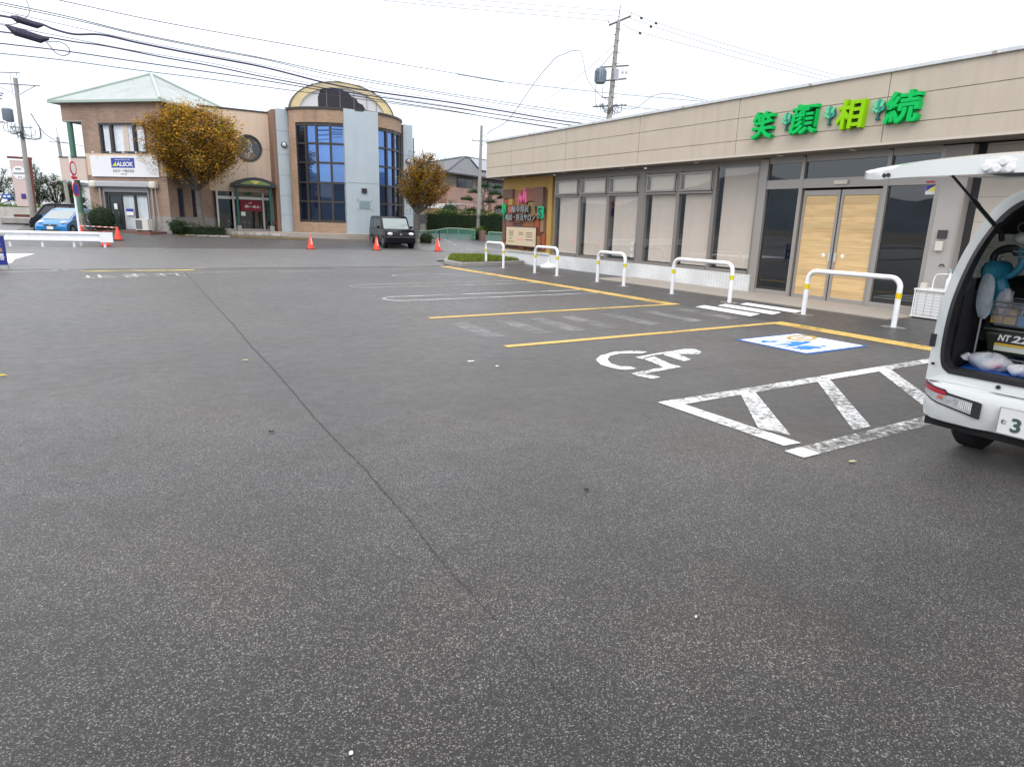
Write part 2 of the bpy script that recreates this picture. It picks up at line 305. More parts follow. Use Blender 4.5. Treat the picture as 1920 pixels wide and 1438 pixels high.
def put_text(mb, body, centre, right, upv, wdt, hgt=None, depth=.002, bold=.0, shear=0.0):
    """text centred at `centre`, facing right x up, scaled to width (and height)"""
    me = text_mesh(body, ext=.5, offset=bold)
    if not len(me.vertices): return
    xs = [v.co.x for v in me.vertices]; ys = [v.co.y for v in me.vertices]
    x0, x1, y0, y1 = min(xs), max(xs), min(ys), max(ys); sx = wdt / (x1 - x0); sy = (hgt / (y1 - y0)) if hgt else sx
    right = Vector(right).normalized(); upv = Vector(upv).normalized(); nn = right.cross(upv)
    A = Matrix((right * sx, upv * sy, nn * depth)).transposed().to_4x4(); A.translation = Vector(centre)
    B = Matrix.Translation((-(x0 + x1) / 2, -(y0 + y1) / 2, 0)); SH = Matrix(((1, shear, 0, 0), (0, 1, 0, 0), (0, 0, 1, 0), (0, 0, 0, 1)))
    mb.mesh(me, A @ SH @ B)
def cr_spline(P, k=6):
    P = [Vector(p) for p in P]; P = [P[0] * 2 - P[1]] + P + [P[-1] * 2 - P[-2]]; o = []
    for i in range(1, len(P) - 2):
        a, b, c, d = P[i - 1:i + 3]
        for j in range(k):
            t = j / k; o.append(.5 * ((2 * b) + (c - a) * t + (2 * a - 5 * b + 4 * c - d) * t * t + (-a + 3 * b - 3 * c + d) * t ** 3))
    o.append(P[-2]); return o
def zg(x, y):
    a = max(0.0, min(.6, .08 * (y - 34.0))); k = max(0.0, min(1.0, (x + 2) / 3)); k = k * k * (3 - 2 * k)
    b = max(0.0, min(.1, .01 * (y - 34))) + max(0.0, min(.5, (y - 50) * .045))
    return a * k + b * (1 - k)

# measured outlines (metres)
W_a=[(-0.55, 30.18, 8.75), (2.66, 30.48, 8.65), (6.64, 30.84, 8.66), (11.45, 31.28, 8.7), (16.02, 31.7, 8.75), (18.9, 31.97, 8.78), (27.02, 32.71, 9.26), (31.32, 33.11, 9.57), (36.2, 33.55, 9.91)]
W_a_sleeve=[(16.02, 31.7, 8.75), (18.9, 31.97, 8.78)]
W_b=[(-2.76, 29.98, 8.37), (-2.21, 30.03, 8.34), (-0.26, 30.21, 8.26), (1.71, 30.39, 8.1), (4.51, 30.65, 8.01), (6.59, 30.84, 7.96), (9.37, 31.09, 7.83), (11.42, 31.28, 7.79), (15.46, 31.65, 7.76), (20.93, 32.15, 7.81), (26.7, 32.68, 7.84)]
W_c=[(-2.78, 29.98, 8.27), (-2.21, 30.03, 8.27), (0.05, 30.24, 8.18), (1.88, 30.41, 8.05), (4.9, 30.68, 7.95), (6.59, 30.84, 7.92), (9.86, 31.14, 7.72), (15.46, 31.65, 7.68), (20.94, 32.15, 7.68), (26.8, 32.69, 7.73)]
W_d=[(-2.83, 29.97, 7.87), (-2.26, 30.03, 7.92), (-1.21, 30.12, 7.88), (-0.79, 30.16, 7.77), (-0.17, 30.22, 7.71), (0.66, 30.29, 7.84), (1.86, 30.4, 7.77), (3.32, 30.54, 7.71), (4.88, 30.68, 7.67), (6.57, 30.84, 7.61), (9.35, 31.09, 7.36), (11.41, 31.28, 7.32), (15.46, 31.65, 7.36), (19.13, 31.99, 7.33), (22.51, 32.3, 7.29), (26.74, 32.69, 7.36)]
W_e=[(-2.8, 29.98, 8.11), (-2.24, 30.03, 8.07), (-0.92, 30.15, 8.0), (1.69, 30.39, 7.85), (4.49, 30.64, 7.75), (6.57, 30.84, 7.69), (11.41, 31.28, 7.46), (15.46, 31.65, 7.46), (20.95, 32.15, 7.43), (26.72, 32.68, 7.6)]
W_f=[(-2.89, 29.97, 7.44), (-2.33, 30.02, 7.41), (-1.01, 30.14, 7.47), (-0.2, 30.22, 7.46), (0.79, 30.31, 7.48), (2.54, 30.47, 7.4), (4.45, 30.64, 7.35), (6.55, 30.83, 7.23), (9.34, 31.09, 7.14), (11.4, 31.28, 7.12), (15.46, 31.65, 7.13), (19.13, 31.99, 7.12), (26.76, 32.69, 7.12)]
W_g=[(-2.86, 29.97, 7.64), (-2.3, 30.02, 7.63), (-0.81, 30.16, 7.58), (1.65, 30.39, 7.48), (4.46, 30.64, 7.45), (6.55, 30.83, 7.33), (11.41, 31.28, 7.19), (15.46, 31.65, 7.18), (20.97, 32.16, 7.1), (26.75, 32.69, 7.24)]
W_h=[(-2.94, 29.96, 7.04), (-2.37, 30.02, 7.04), (-0.55, 30.18, 7.1), (1.62, 30.38, 7.1), (4.44, 30.64, 7.11), (6.54, 30.83, 7.1), (11.4, 31.28, 7.0), (15.46, 31.65, 6.98), (19.5, 32.02, 6.89), (26.79, 32.69, 6.82)]
W_i=[(-2.99, 29.96, 6.7), (-2.12, 30.04, 6.73), (-0.43, 30.19, 6.79), (1.59, 30.38, 6.8), (4.42, 30.64, 6.85), (6.52, 30.83, 6.85), (11.4, 31.28, 6.91), (15.78, 31.68, 6.94), (23.05, 32.35, 6.89), (26.78, 32.69, 6.91)]
W_hv1=[(13.38, 36.37, 12.78), (17.23, 35.32, 12.84), (21.96, 34.04, 12.99), (26.62, 32.78, 13.16)]
W_hv2=[(15.0, 35.93, 13.0), (17.23, 35.32, 13.02), (21.95, 34.04, 13.23), (27.03, 32.67, 13.46)]
W_hv3=[(18.09, 35.09, 13.33), (21.94, 34.05, 13.5), (27.57, 32.52, 13.78)]
W_hr1=[(27.79, 32.78, 13.88), (30.31, 33.02, 13.74), (36.17, 33.57, 13.73), (43.84, 34.29, 13.79), (55.05, 35.35, 13.99)]
W_hr2=[(27.96, 32.8, 13.56), (30.83, 33.07, 13.48), (36.22, 33.58, 13.42), (43.9, 34.3, 13.51), (54.25, 35.27, 13.63)]
W_hr3=[(27.46, 32.75, 13.13), (28.96, 32.89, 12.96), (36.28, 33.58, 13.06), (43.98, 34.31, 13.16), (53.44, 35.2, 13.36)]
W_loop=[(24.23, 43.29, 7.67), (24.4, 42.6, 7.95), (24.66, 41.57, 8.26), (24.91, 40.59, 8.94), (25.15, 39.65, 9.86), (25.43, 38.53, 10.88), (25.65, 37.66, 11.51), (25.79, 37.11, 11.87), (25.95, 36.47, 11.97), (26.09, 35.89, 12.06), (26.26, 35.23, 11.94), (26.33, 34.94, 11.35), (26.41, 34.64, 10.4), (26.54, 34.11, 9.73), (26.73, 33.36, 9.13), (26.89, 32.76, 8.83)]
W_stay=[(26.87, 32.8, 11.84), (26.21, 35.45, 10.41), (25.34, 38.9, 8.95)]
W_r1=[(27.09, 32.72, 8.55), (28.95, 32.89, 8.65), (31.3, 33.11, 9.82), (36.21, 33.58, 9.98)]
W_r2=[(27.08, 32.72, 8.67), (30.41, 33.03, 8.79), (34.61, 33.43, 9.18)]
LOOP2 = [(-1.14, 30.13, 7.42), (-0.98, 30.14, 7.22), (-0.8, 30.16, 6.99), (-0.57, 30.18, 6.94), (-0.38, 30.2, 7.09), (-0.45, 30.19, 7.29), (-0.68, 30.17, 7.38), (-1.03, 30.14, 7.33)]
WC= [[(5.89, 6.11), (5.73, 6.23), (5.46, 6.28), (5.15, 6.17), (4.93, 5.99), (4.8, 5.74), (4.81, 5.51), (4.88, 5.4), (5.06, 5.39), (5.06, 5.51), (4.95, 5.58), (4.96, 5.74), (5.06, 5.93), (5.23, 6.09), (5.45, 6.16), (5.62, 6.1), (5.74, 6.05)], [(6.31, 6.02), (6.52, 6.05), (6.62, 5.97), (6.56, 5.81), (6.42, 5.71), (6.28, 5.72), (6.19, 5.8), (6.12, 5.93), (5.75, 5.89), (5.49, 5.78), (5.48, 5.9), (6.06, 6.0)], [(6.06, 5.94), (6.17, 5.87), (6.05, 5.5), (5.88, 5.46), (5.93, 5.86)], [(5.51, 5.77), (5.74, 5.84), (5.6, 5.4), (5.62, 5.25), (5.48, 5.23), (4.88, 5.15), (4.82, 5.24), (5.4, 5.32)], [(4.82, 5.24), (4.94, 5.2), (5.0, 4.96), (4.86, 4.94), (4.81, 5.1)]]
STK_O= [(7.83, 6.22), (9.21, 6.28), (9.16, 5.16), (7.75, 5.09)]
STK_I= [(7.85, 6.16), (9.13, 6.21), (9.08, 5.16), (7.81, 5.13)]
STK_R= [(9.12, 5.83), (9.05, 5.8), (8.97, 5.77), (8.89, 5.76), (8.81, 5.75), (8.73, 5.76), (8.66, 5.78), (8.61, 5.81), (8.57, 5.85), (8.56, 5.9), (8.56, 5.94), (8.59, 5.99), (8.64, 6.03), (8.7, 6.07), (8.78, 6.1), (8.86, 6.12), (8.95, 6.12), (9.03, 6.11), (9.1, 6.09), (9.16, 6.06), (9.19, 6.02), (9.21, 5.97), (9.2, 5.92), (9.17, 5.88)]
STK_R2= [(9.05, 5.86), (9.0, 5.84), (8.95, 5.82), (8.89, 5.81), (8.84, 5.81), (8.78, 5.82), (8.73, 5.83), (8.7, 5.86), (8.67, 5.88), (8.66, 5.91), (8.66, 5.94), (8.68, 5.98), (8.71, 6.0), (8.75, 6.03), (8.8, 6.05), (8.86, 6.06), (8.92, 6.06), (8.97, 6.05), (9.02, 6.04), (9.06, 6.01), (9.09, 5.99), (9.1, 5.96), (9.1, 5.92), (9.08, 5.89)]
STK_F= [[(8.3, 5.81), (8.51, 5.76), (8.59, 5.69), (8.6, 5.61), (8.35, 5.56), (8.14, 5.52), (7.89, 5.54), (8.15, 5.61), (7.9, 5.73), (8.17, 5.72), (8.28, 5.69), (8.34, 5.73), (8.26, 5.8)], [(8.62, 5.72), (8.69, 5.71), (8.69, 5.64), (8.58, 5.62), (8.56, 5.68)], [(8.17, 5.51), (8.33, 5.49), (8.41, 5.41), (8.45, 5.3), (8.27, 5.25), (8.28, 5.3), (8.08, 5.26), (8.0, 5.31), (7.87, 5.28), (8.01, 5.34), (7.88, 5.46), (8.08, 5.45)], [(8.52, 5.4), (8.59, 5.39), (8.58, 5.31), (8.49, 5.31)], [(8.03, 6.01), (8.11, 6.03), (8.15, 5.94), (8.23, 5.95), (8.29, 5.89), (8.13, 5.85), (8.04, 5.91), (7.91, 5.88), (7.91, 5.91)], [(7.94, 6.03), (7.99, 6.03), (7.99, 5.99), (7.93, 5.99)]]
CR = [(1.8, 20.52), (1.7, 16.32), (1.59, 13.85), (1.54, 12.06), (1.49, 10.1), (1.41, 8.43), (1.36, 7.13), (1.35, 6.24), (1.32, 5.44), (1.32, 5.02), (1.28, 4.53), (1.27, 4.28), (1.25, 3.89), (1.25, 3.59), (1.23, 3.25), (1.22, 2.99), (1.22, 2.72), (1.22, 2.43), (1.23, 2.23), (1.22, 2.03), (1.21, 1.87), (1.21, 1.73), (1.2, 1.61), (1.2, 1.51), (1.19, 1.42), (1.19, 1.34)]
STK_B=[(7.78,5.09),(9.22,5.09),(9.22,6.27),(7.78,6.27)]
STK_W=[(7.83,5.14),(9.17,5.14),(9.17,6.22),(7.83,6.22)]
# ================================================================== SETTING
m_as = asphalt('lot_asphalt', .0245, (1, .965, .93)); m_road = asphalt('road_asphalt', .060, (.97, .985, 1.0), .7, .10); m_apron = asphalt('apron_asphalt', .030, (1, .98, .96), .6)
m_walk = asphalt('walkway_asphalt', .018, (1, .97, .95), .8, .2, .12); m_dirt = M('dirt', (.12, .11, .085), .9, var=.35, vs=.6)
m_conc = M('concrete', (.30, .29, .27), .85, var=.18, vs=2.5, bump=.3, bs=40, stain=.35); m_cstep = M('beige_slab', (.33, .29, .25), .7, var=.08, vs=4, bump=.15, bs=90)
def sheet(name, x0, x1, y0, y1, z, mat, nx=1, ny=1, slope=True, fn=None):
    b = MB(); g = {}
    for i in range(nx + 1):
        for j in range(ny + 1):
            x = x0 + (x1 - x0) * i / nx; y = y0 + (y1 - y0) * j / ny
            if fn: x, y = fn(x, y)
            g[i, j] = b.vert((x, y, z + (zg(x, y) if slope else 0)))
    for i in range(nx):
        for j in range(ny): b.face([g[i, j], g[i + 1, j], g[i + 1, j + 1], g[i, j + 1]])
    o = b.build(name, mat); return o
# base terrain reaching the horizon: rises gently beyond the road
b = MB(); ys = [-3000, -200, 33.9, 34, 36, 38, 40, 41.5, 44, 50, 55, 61.2, 120, 3000]; xs = [-3000, -60, -2, -1.25, -.5, .25, 1, 80, 3000]; g = {}
for i, x in enumerate(xs):
    for j, y in enumerate(ys): g[i, j] = b.vert((x, y, -.03 + zg(x, y)))
for i in range(len(xs) - 1):
    for j in range(len(ys) - 1): b.face([g[i, j], g[i + 1, j], g[i + 1, j + 1], g[i, j + 1]])
tag(b.build('ground', m_dirt), kind='structure')
lot = tag(sheet('parking_lot', -25, 30, -20, 21.6, 0.0, m_as), kind='structure')
def roadfn(x, y):
    return (x, y)
b = MB()
far = [(-60, 40.5), (-20, 36.5), (-6, 34.9), (-2, 34.1), (-1.25, 33.95), (-.5, 33.79), (.25, 33.6), (1, 33.4), (3, 32.9), (8.6, 32.3), (11.6, 31.5), (14.6, 30.6), (20, 29.2), (30, 27.5), (80, 25)]
near = [(-60, 27), (-20, 23.2), (-6, 22.0), (-2, 21.7), (-1.25, 21.62), (-.5, 21.58), (.25, 21.55), (1, 21.52), (3, 21.45), (8.6, 21.3), (10.4, 21.5), (11.2, 24.0), (15, 25), (30, 22.5), (80, 19)]
for k in range(len(far) - 1):
    n0, n1, f0, f1 = near[k], near[k + 1], far[k], far[k + 1]; b.quad((*n0, .004), (*n1, .004), (*f1, .004), (*f0, .004))
road = tag(b.build('road', m_road), kind='structure')
# apron in front of the far buildings (rises) and the side streets
b = MB(); g = {}
XS = [p[0] for p in far]
for i, x in enumerate(XS):
    yf = far[i][1] + .0
    rows = [yf, max(34, yf + .02), 36.9, 38, 40, 41.5, 44, 50, 55, 62]
    for j, y in enumerate(rows): g[i, j] = b.vert((x, y, .002 + zg(x, y)))
for i in range(len(XS) - 1):
    for j in range(9): b.face([g[i, j], g[i + 1, j], g[i + 1, j + 1], g[i, j + 1]])
tag(b.build('apron', m_apron), kind='structure')
tag(sheet('side_street', -40, -4.6, 41, 75, .012, m_road, 1, 8), kind='structure')
# walkway in front of the shop (darker, newer asphalt)
b = MB(); P = [(10.0, -8), (14.2, -8), (14.2, 20.3), (12.3, 21.3), (10.25, 21.2), (10.25, 9.9), (10.05, 7.2), (9.95, 4.5)]
b.poly([(x, y, .004) for x, y in P[::-1]][::-1]); walk = tag(b.build('pavement', m_walk), kind='structure')
b = MB(); b.box(12.43, 14.2, 6.6, 15.4, -.02, .03); b.box(14.15, 30, -6, 23.5, -.02, .015)
tag(b.build('entrance_slab', m_cstep, bevel=.006), kind='structure')
# hills ringing the plain, mostly behind the camera, they show in the window reflections
b = MB(); n = 90; R = []
for k in range(n + 1):
    a = math.radians(95 + 250 * k / n); h = 95 + 40 * math.sin(k * .35) + 25 * math.sin(k * .9 + 1) + 8 * math.sin(k * 2.3)
    R.append((b.vert((1700 * math.sin(a), 1700 * math.cos(a), -5)), b.vert((2100 * math.sin(a), 2100 * math.cos(a), max(h, 30)))))
for k in range(n): b.face([R[k][0], R[k + 1][0], R[k + 1][1], R[k][1]])
tag(b.build('hills', M('far_hills', (.09, .12, .14), .9, var=.3, vs=.004)), kind='structure')

# ------------------------------------------------------------------ painted markings (parts of the sheets they lie on)
pw = paint('white_paint', (.66, .66, .65), .535, 18); pwn = paint('fresh_white_paint', (.80, .80, .79), .38); pww = paint('worn_white_paint', (.60, .60, .58), .56); pwx = paint('faded_white_paint', (.42, .42, .41), .60, 10, .45)
py = paint('yellow_paint', (.58, .38, .10), .46, 14); pyo = paint('old_yellow_paint', (.42, .33, .12), .52)
pb = paint('blue_paint', (.02, .12, .42), .3, 16); pws = paint('sticker_white', (.74, .74, .73), .22, 20); pbl = paint('sticker_blue', (.02, .19, .52), .30, 18); pbr = paint('sticker_ring', (.42, .27, .07), .36, 18)
def mark(name, polys, mat, parent=lot, z=.006):
    b = MB()
    for P in polys: b.poly([(x, y, z + zg(x, y)) for x, y in P])
    o = b.build(name, mat, parent, fixn=False)
    me = o.data
    for p in me.polygons:
        if p.normal.z < 0: p.flip()
    return o
def rect(x0, x1, y0, y1): return [(x0, y0), (x1, y0), (x1, y1), (x0, y1)]
def strip(P, wd):
    o = []
    for a, c in zip(P, P[1:]):
        a = Vector((*a, 0)); c = Vector((*c, 0)); t = (c - a).normalized(); n_ = Vector((-t.y, t.x, 0)) * wd / 2; o.append([(a + n_).xy[:], (a - n_).xy[:], (c - n_).xy[:], (c + n_).xy[:]])
    return o
mark('yellow_line', [rect(9.92, 10.27, 9.76, 20.95)], py); mark('yellow_line', [rect(4.47, 9.92, 9.76, 9.9)], py)
mark('yellow_line', [[(4.35, 7.09), (9.78, 7.09), (10.03, 7.23), (4.35, 7.23)]], py); mark('yellow_line', [[(9.72, 4.0), (10.08, 4.0), (10.16, 7.23), (10.03, 7.23), (9.78, 7.09)]], py)
def ustall(name, x0, x1, ya, yb, mat, wd=.055):
    """hairpin line between two stalls"""
    cy = (ya + yb) / 2; r = abs(yb - ya) / 2; P = [(x1, ya)]
    P += [(x0 + r - r * math.sin(t), cy - r * math.cos(t) * (1 if yb > ya else -1)) for t in [PI * k / 10 for k in range(11)]]; P += [(x1, yb)]
    mark(name, strip(P, wd), mat)
ustall('stall_line', 4.7, 10.1, 12.15, 12.85, pw, .07); ustall('stall_line', 4.85, 10.1, 14.75, 15.45, pww); ustall('stall_line', 6.9, 10.1, 17.3, 18.0, pww); mark('stall_line', strip([(6.4, 19.9), (10.1, 20.3)], .05) + strip([(6.2, 20.9), (9.6, 21.0)], .05), pww)
for k, x in enumerate((10.2, 10.85, 11.55)): mark('crossing_bar', [[(x, 9.3), (x + .42, 9.45), (x + .42, 8.05), (x - .05, 7.9)]], pwn, walk, .010)
for x, wr in ((4.52, 0), (5.35, 0), (6.0, 0), (6.65, 0), (7.6, 0), (8.6, 0), (9.5, 0)): mark('faded_crossing_bar', [[(x, 9.15), (x + .3, 9.2), (x + .25, 7.85), (x - .1, 7.8)]], pwx)
mark('wheelchair_symbol', WC, paint('symbol_white', (.72, .72, .71), .50, 16))
fam = mark('family_parking_panel', [STK_B], pb, lot, .006)
mark('panel_face', [STK_W], pws, lot, .010)
ring = [[STK_R[k], STK_R[(k + 1) % 24], STK_R2[(k + 1) % 24], STK_R2[k]] for k in range(24)]
mark('panel_ring', ring + [[(8.74, 5.98), (8.99, 5.96), (8.99, 5.90), (8.76, 5.90)]], pbr, lot, .014); mark('panel_figures', STK_F, pbl, lot, .014)
mark('hatch_line', [rect(4.42, 9.6, 4.05, 4.21)], pw); mark('hatch_line', [[(4.24, 2.86), (4.42, 2.84), (4.42, 4.05), (4.24, 4.05)]], pw); mark('hatch_line', [[(4.24, 4.05), (4.42, 4.05), (4.42, 4.21), (4.24, 4.21)], [(4.24, 2.86), (4.42, 2.84), (4.42, 3.12), (4.24, 3.14)]], pwn, lot, .007)
mark('hatch_line', [rect(4.34, 9.6, 2.62, 2.78)], pww); mark('hatch_line', [rect(4.14, 4.34, 2.62, 2.78)], pwn, lot, .007)
for P in ([(5.2, 4.05), (5.42, 4.05), (4.52, 3.0), (4.44, 3.25)], [(6.45, 4.05), (6.68, 4.05), (5.36, 2.83), (5.12, 2.84)], [(7.65, 4.05), (7.9, 4.05), (6.6, 2.83), (6.36, 2.84)], [(8.9, 4.05), (9.15, 4.05), (7.85, 2.83), (7.6, 2.84)]): mark('hatch_bar', [P], pw)
mark('yellow_line', [rect(-.65, 2.1, 20.5, 20.95)], pyo)
b = MB(); put_text(b, '止まれ', (.55, 19.15, .008), (1, .07, 0), (-.07, 1, 0), 2.3, 1.0, .001, .0); b.build('road_lettering', pww, lot)
mark('edge_line', strip([(-4.5, 20.7), (-2.3, 20.75), (-1.3, 21.05), (-.85, 21.55)], .09) + strip([(-.6, 21.2), (-2.4, 21.45)], .06), pw, lot)
mark('edge_line', strip([(.5, 21.25), (2.4, 21.25)], .05) + strip([(1.5, 19.9), (2.4, 19.75)], .10) + strip([(2.5, 19.75), (3.3, 19.72)], .08) + strip([(4.2, 19.7), (6.2, 19.72)], .07), pww, lot)
mark('road_marking', [[(-6, 24.2), (-2.42, 24.1), (-2.5, 26.0), (-2.2, 29.1), (-6, 29.2)]], pwn, road, .009)
mark('edge_line', strip([(p[0], p[1] - .12) for p in far[2:13]], .13), paint('edge_paint', (.5, .5, .5), .5), road, .009)
mark('road_marking', strip([(17.2, 31.2), (17.6, 34), (18.6, 38.5)], .12) + strip([(17.4, 34.2), (20.3, 32.2)], .12) + strip([(14.9, 30.0), (17.2, 29.6)], .1), pww, tag(sheet('side_road', 14.4, 19.6, 30.8, 52, .010, m_road, 1, 8), kind='structure'), .018)
# paving joint running through the lot and the kerb channel at the road
b = MB(); P = []
for (x, y) in CR: P.append((1.16 + .0312 * y + .012 * math.sin(y * 2.1) + .006 * math.sin(y * 7), y))
Q = []
for a, c in zip(P, P[1:]):
    for k in range(8): t = k / 8; Q.append((a[0] + (c[0] - a[0]) * t + random.uniform(-.006, .006), a[1] + (c[1] - a[1]) * t))
for a, c in zip(Q, Q[1:]):
    wd = random.uniform(.0008, .0018) + .0004 * min(a[1], 9)
    if a[1] < 2.2 and random.random() < .2: continue
    b.quad((a[0] - wd, a[1], .005), (a[0] + wd, a[1], .005), (c[0] + wd, c[1], .005), (c[0] - wd, c[1], .005))
b.build('paving_joint', M('joint_tar', (.030, .028, .026), .8), lot)
mark('kerb_channel', strip([(-8, 21.95), (-1, 21.5), (3, 21.35), (8.5, 21.2), (10.2, 21.3)], .16), M('channel_concrete', (.22, .21, .2), .85, var=.2, vs=4), road, .012)
mark('gutter_gap', strip([(-8, 22.08), (-1, 21.62), (3, 21.47), (8.5, 21.32)], .05), M('gutter_dark', (.03, .03, .03), .9), road, .014)
# planting island with grass at the road corner
b = MB(); K = [(10.65, 20.75), (12.3, 20.95), (13.9, 21.6), (14.0, 25.0), (12.4, 25.3), (10.75, 22.3)]
isl = empty('planting_island', (12.3, 22.5, 0), 'low concrete kerbed island with green grass at the parking lot corner', 'kerb island')
b.prism([(x, y, -.01) for x, y in K], (0, 0, .15)); b.build('kerb', m_conc, isl, bevel=.015)
b = MB(); cx, cy = 12.3, 22.7; b.prism([(cx + (x - cx) * .9, cy + (y - cy) * .9, .12) for x, y in K], (0, 0, .045)); b.build('soil', M('soil', (.10, .08, .05), .95, var=.3), isl)
g1, g2, g3 = leafmat('grass_a', (.13, .20, .03), .3), leafmat('grass_b', (.22, .27, .05), .3), leafmat('grass_c', (.10, .13, .03), .3)
def grassy(name, pts_fn, cnt, h, parent=None, mats=(g1, g2, g3), wd=.012):
    b = MB()
    for _ in range(cnt):
        x, y, z = pts_fn(); a = random.uniform(0, 2 * PI); hh = h * random.uniform(.5, 1.2); dx, dy = math.cos(a) * wd, math.sin(a) * wd; lx, ly = random.uniform(-.5, .5) * hh, random.uniform(-.5, .5) * hh
        b.mi = random.choice((0, 0, 1, 1, 2)); b.face([b.vert((x - dx, y - dy, z)), b.vert((x + dx, y + dy, z)), b.vert((x + lx, y + ly, z + hh))])
    return b.build(name, list(mats), parent, fixn=False)
def inpoly(x, y, P):
    c = False
    for i in range(len(P)):
        (xa, ya), (xb, yb) = P[i], P[i - 1]
        if (ya > y) != (yb > y) and x < (xb - xa) * (y - ya) / (yb - ya) + xa: c = not c
    return c
KI = [(cx + (x - cx) * .89, cy + (y - cy) * .89) for x, y in K]
def isl_pt():
    while 1:
        x, y = random.uniform(10.6, 14.1), random.uniform(20.7, 25.4)
        if inpoly(x, y, KI): return x, y, .16
tag(grassy('grass', isl_pt, 7000, .12), 'short bright green grass filling the kerbed island', 'grass', kind='stuff')

# ================================================================== SHOP BUILDING (right)
shop = empty('shop_building', (14.1, 8, 0), 'single storey beige panelled shop with boarded sliding doors and screened windows', 'building')
m_fas = M('fascia_panel', (.50, .43, .345), .6, var=.05, vs=1.5, streak=.14); m_seam = M('fascia_joint', (.36, .31, .25), .8)
m_trim = M('fascia_trim', (.56, .50, .42), .4); m_cope = M('coping_metal', (.62, .64, .65), .35, .3, streak=.2, var=.1)
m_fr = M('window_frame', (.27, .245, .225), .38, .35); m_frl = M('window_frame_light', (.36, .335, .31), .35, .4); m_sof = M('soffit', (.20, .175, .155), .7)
m_tile = bricks('white_tile', (.74, .74, .73), (.68, .69, .69), (.40, .40, .39), .10, .052, .004, 0.0, .3, .3)
m_side = M('siding_panel', (.38, .355, .33), .6, var=.05, vs=2)
m_blind = M('roller_screen', (.72, .63, .56), .8, var=.05, vs=3, streak=.05); m_blu = M('upper_screen', (.84, .76, .64), .8, var=.04)
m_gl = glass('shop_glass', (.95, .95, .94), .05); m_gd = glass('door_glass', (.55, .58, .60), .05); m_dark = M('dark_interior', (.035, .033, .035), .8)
FX = 13.36; FT, FB = 4.62, 3.285
b = MB(); ycuts = [23.8, 21.9, 18.46, 14.9, 11.41, 7.8, 4.3, .8, -2.7, -6]; zc = [FB + .05, 3.66, 4.17, FT]
for i in range(len(ycuts) - 1):
    for j in range(3):
        y1, y0 = ycuts[i] - (.008 if i else .04), ycuts[i + 1] + .008; b.box(FX, FX + .04, y0, y1, zc[j] + (.009 if j else 0), zc[j + 1] - .003)
b.build('fascia', m_fas, shop, bevel=.003)
b = MB(); b.box(FX + .032, FX + .2, -6, 23.76, FB + .04, FT - .01); b.build('fascia_backing', m_seam, shop)
b = MB(); b.box(FX - .012, FX + .05, -6, 23.8, FB, FB + .048); b.box(FX - .01, FX + .06, 23.76, 23.82, FB + .048, FT); b.box(FX, 16, 23.78, 23.83, FB, FT); b.build('fascia_trim', m_trim, shop)
b = MB(); b.box(FX - .045, FX + .25, -6, 23.87, FT, FT + .075); b.build('coping', m_cope, shop, bevel=.01)
b = MB()
for y in (20.6, 17, 13.2, 9.5, 6.0, 2.5): b.box(FX - .055, FX - .045, y, y + .06, FT + .0, FT + .05)
b.build('coping_joint', m_seam, shop)
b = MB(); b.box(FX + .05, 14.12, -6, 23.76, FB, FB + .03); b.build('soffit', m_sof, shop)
b = MB(); b.box(FX + .2, 26, -6, 23.7, 4.3, 4.4); b.build('roof', m_cope, shop)
for y in (23.0, 22.3, 21.6, 19.0, 16.0, 13, 10.4, 8.6): b = MB(); b.disc((13.75, y, FB - .012), (0, 0, 1), .07, .012, 14); b.build('downlight', M('downlight', (.75, .7, .6), .4), shop)
b = MB(); b.box(14.02, 14.2, 20.1, 23.55, 0, .44); b.build('white_plinth', M('white_render', (.72, .72, .71), .6, var=.05), shop)
b = MB(); b.box(14.0, 14.2, 11.06, 20.1, 0, .45); b.build('tile_wall', m_tile, shop)
b = MB(); b.box(14.2, 25.8, 23.4, 23.6, 0, 3.3); b.box(25.8, 26, -6, 23.6, 0, 4.3); b.box(14.4, 25.8, -6, -5.8, 0, 3.3); b.box(14.3, 25.8, -5.8, 23.4, 3.2, 3.28); b.build('wall', m_side, shop)
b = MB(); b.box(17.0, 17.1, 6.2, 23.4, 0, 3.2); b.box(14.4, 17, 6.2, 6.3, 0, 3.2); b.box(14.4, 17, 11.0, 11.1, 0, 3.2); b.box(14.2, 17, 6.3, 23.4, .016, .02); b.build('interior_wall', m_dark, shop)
def member(y0, y1, z0, z1, x0=14.05, x1=14.18): 
    b.box(x0, x1, y0, y1, z0, z1)
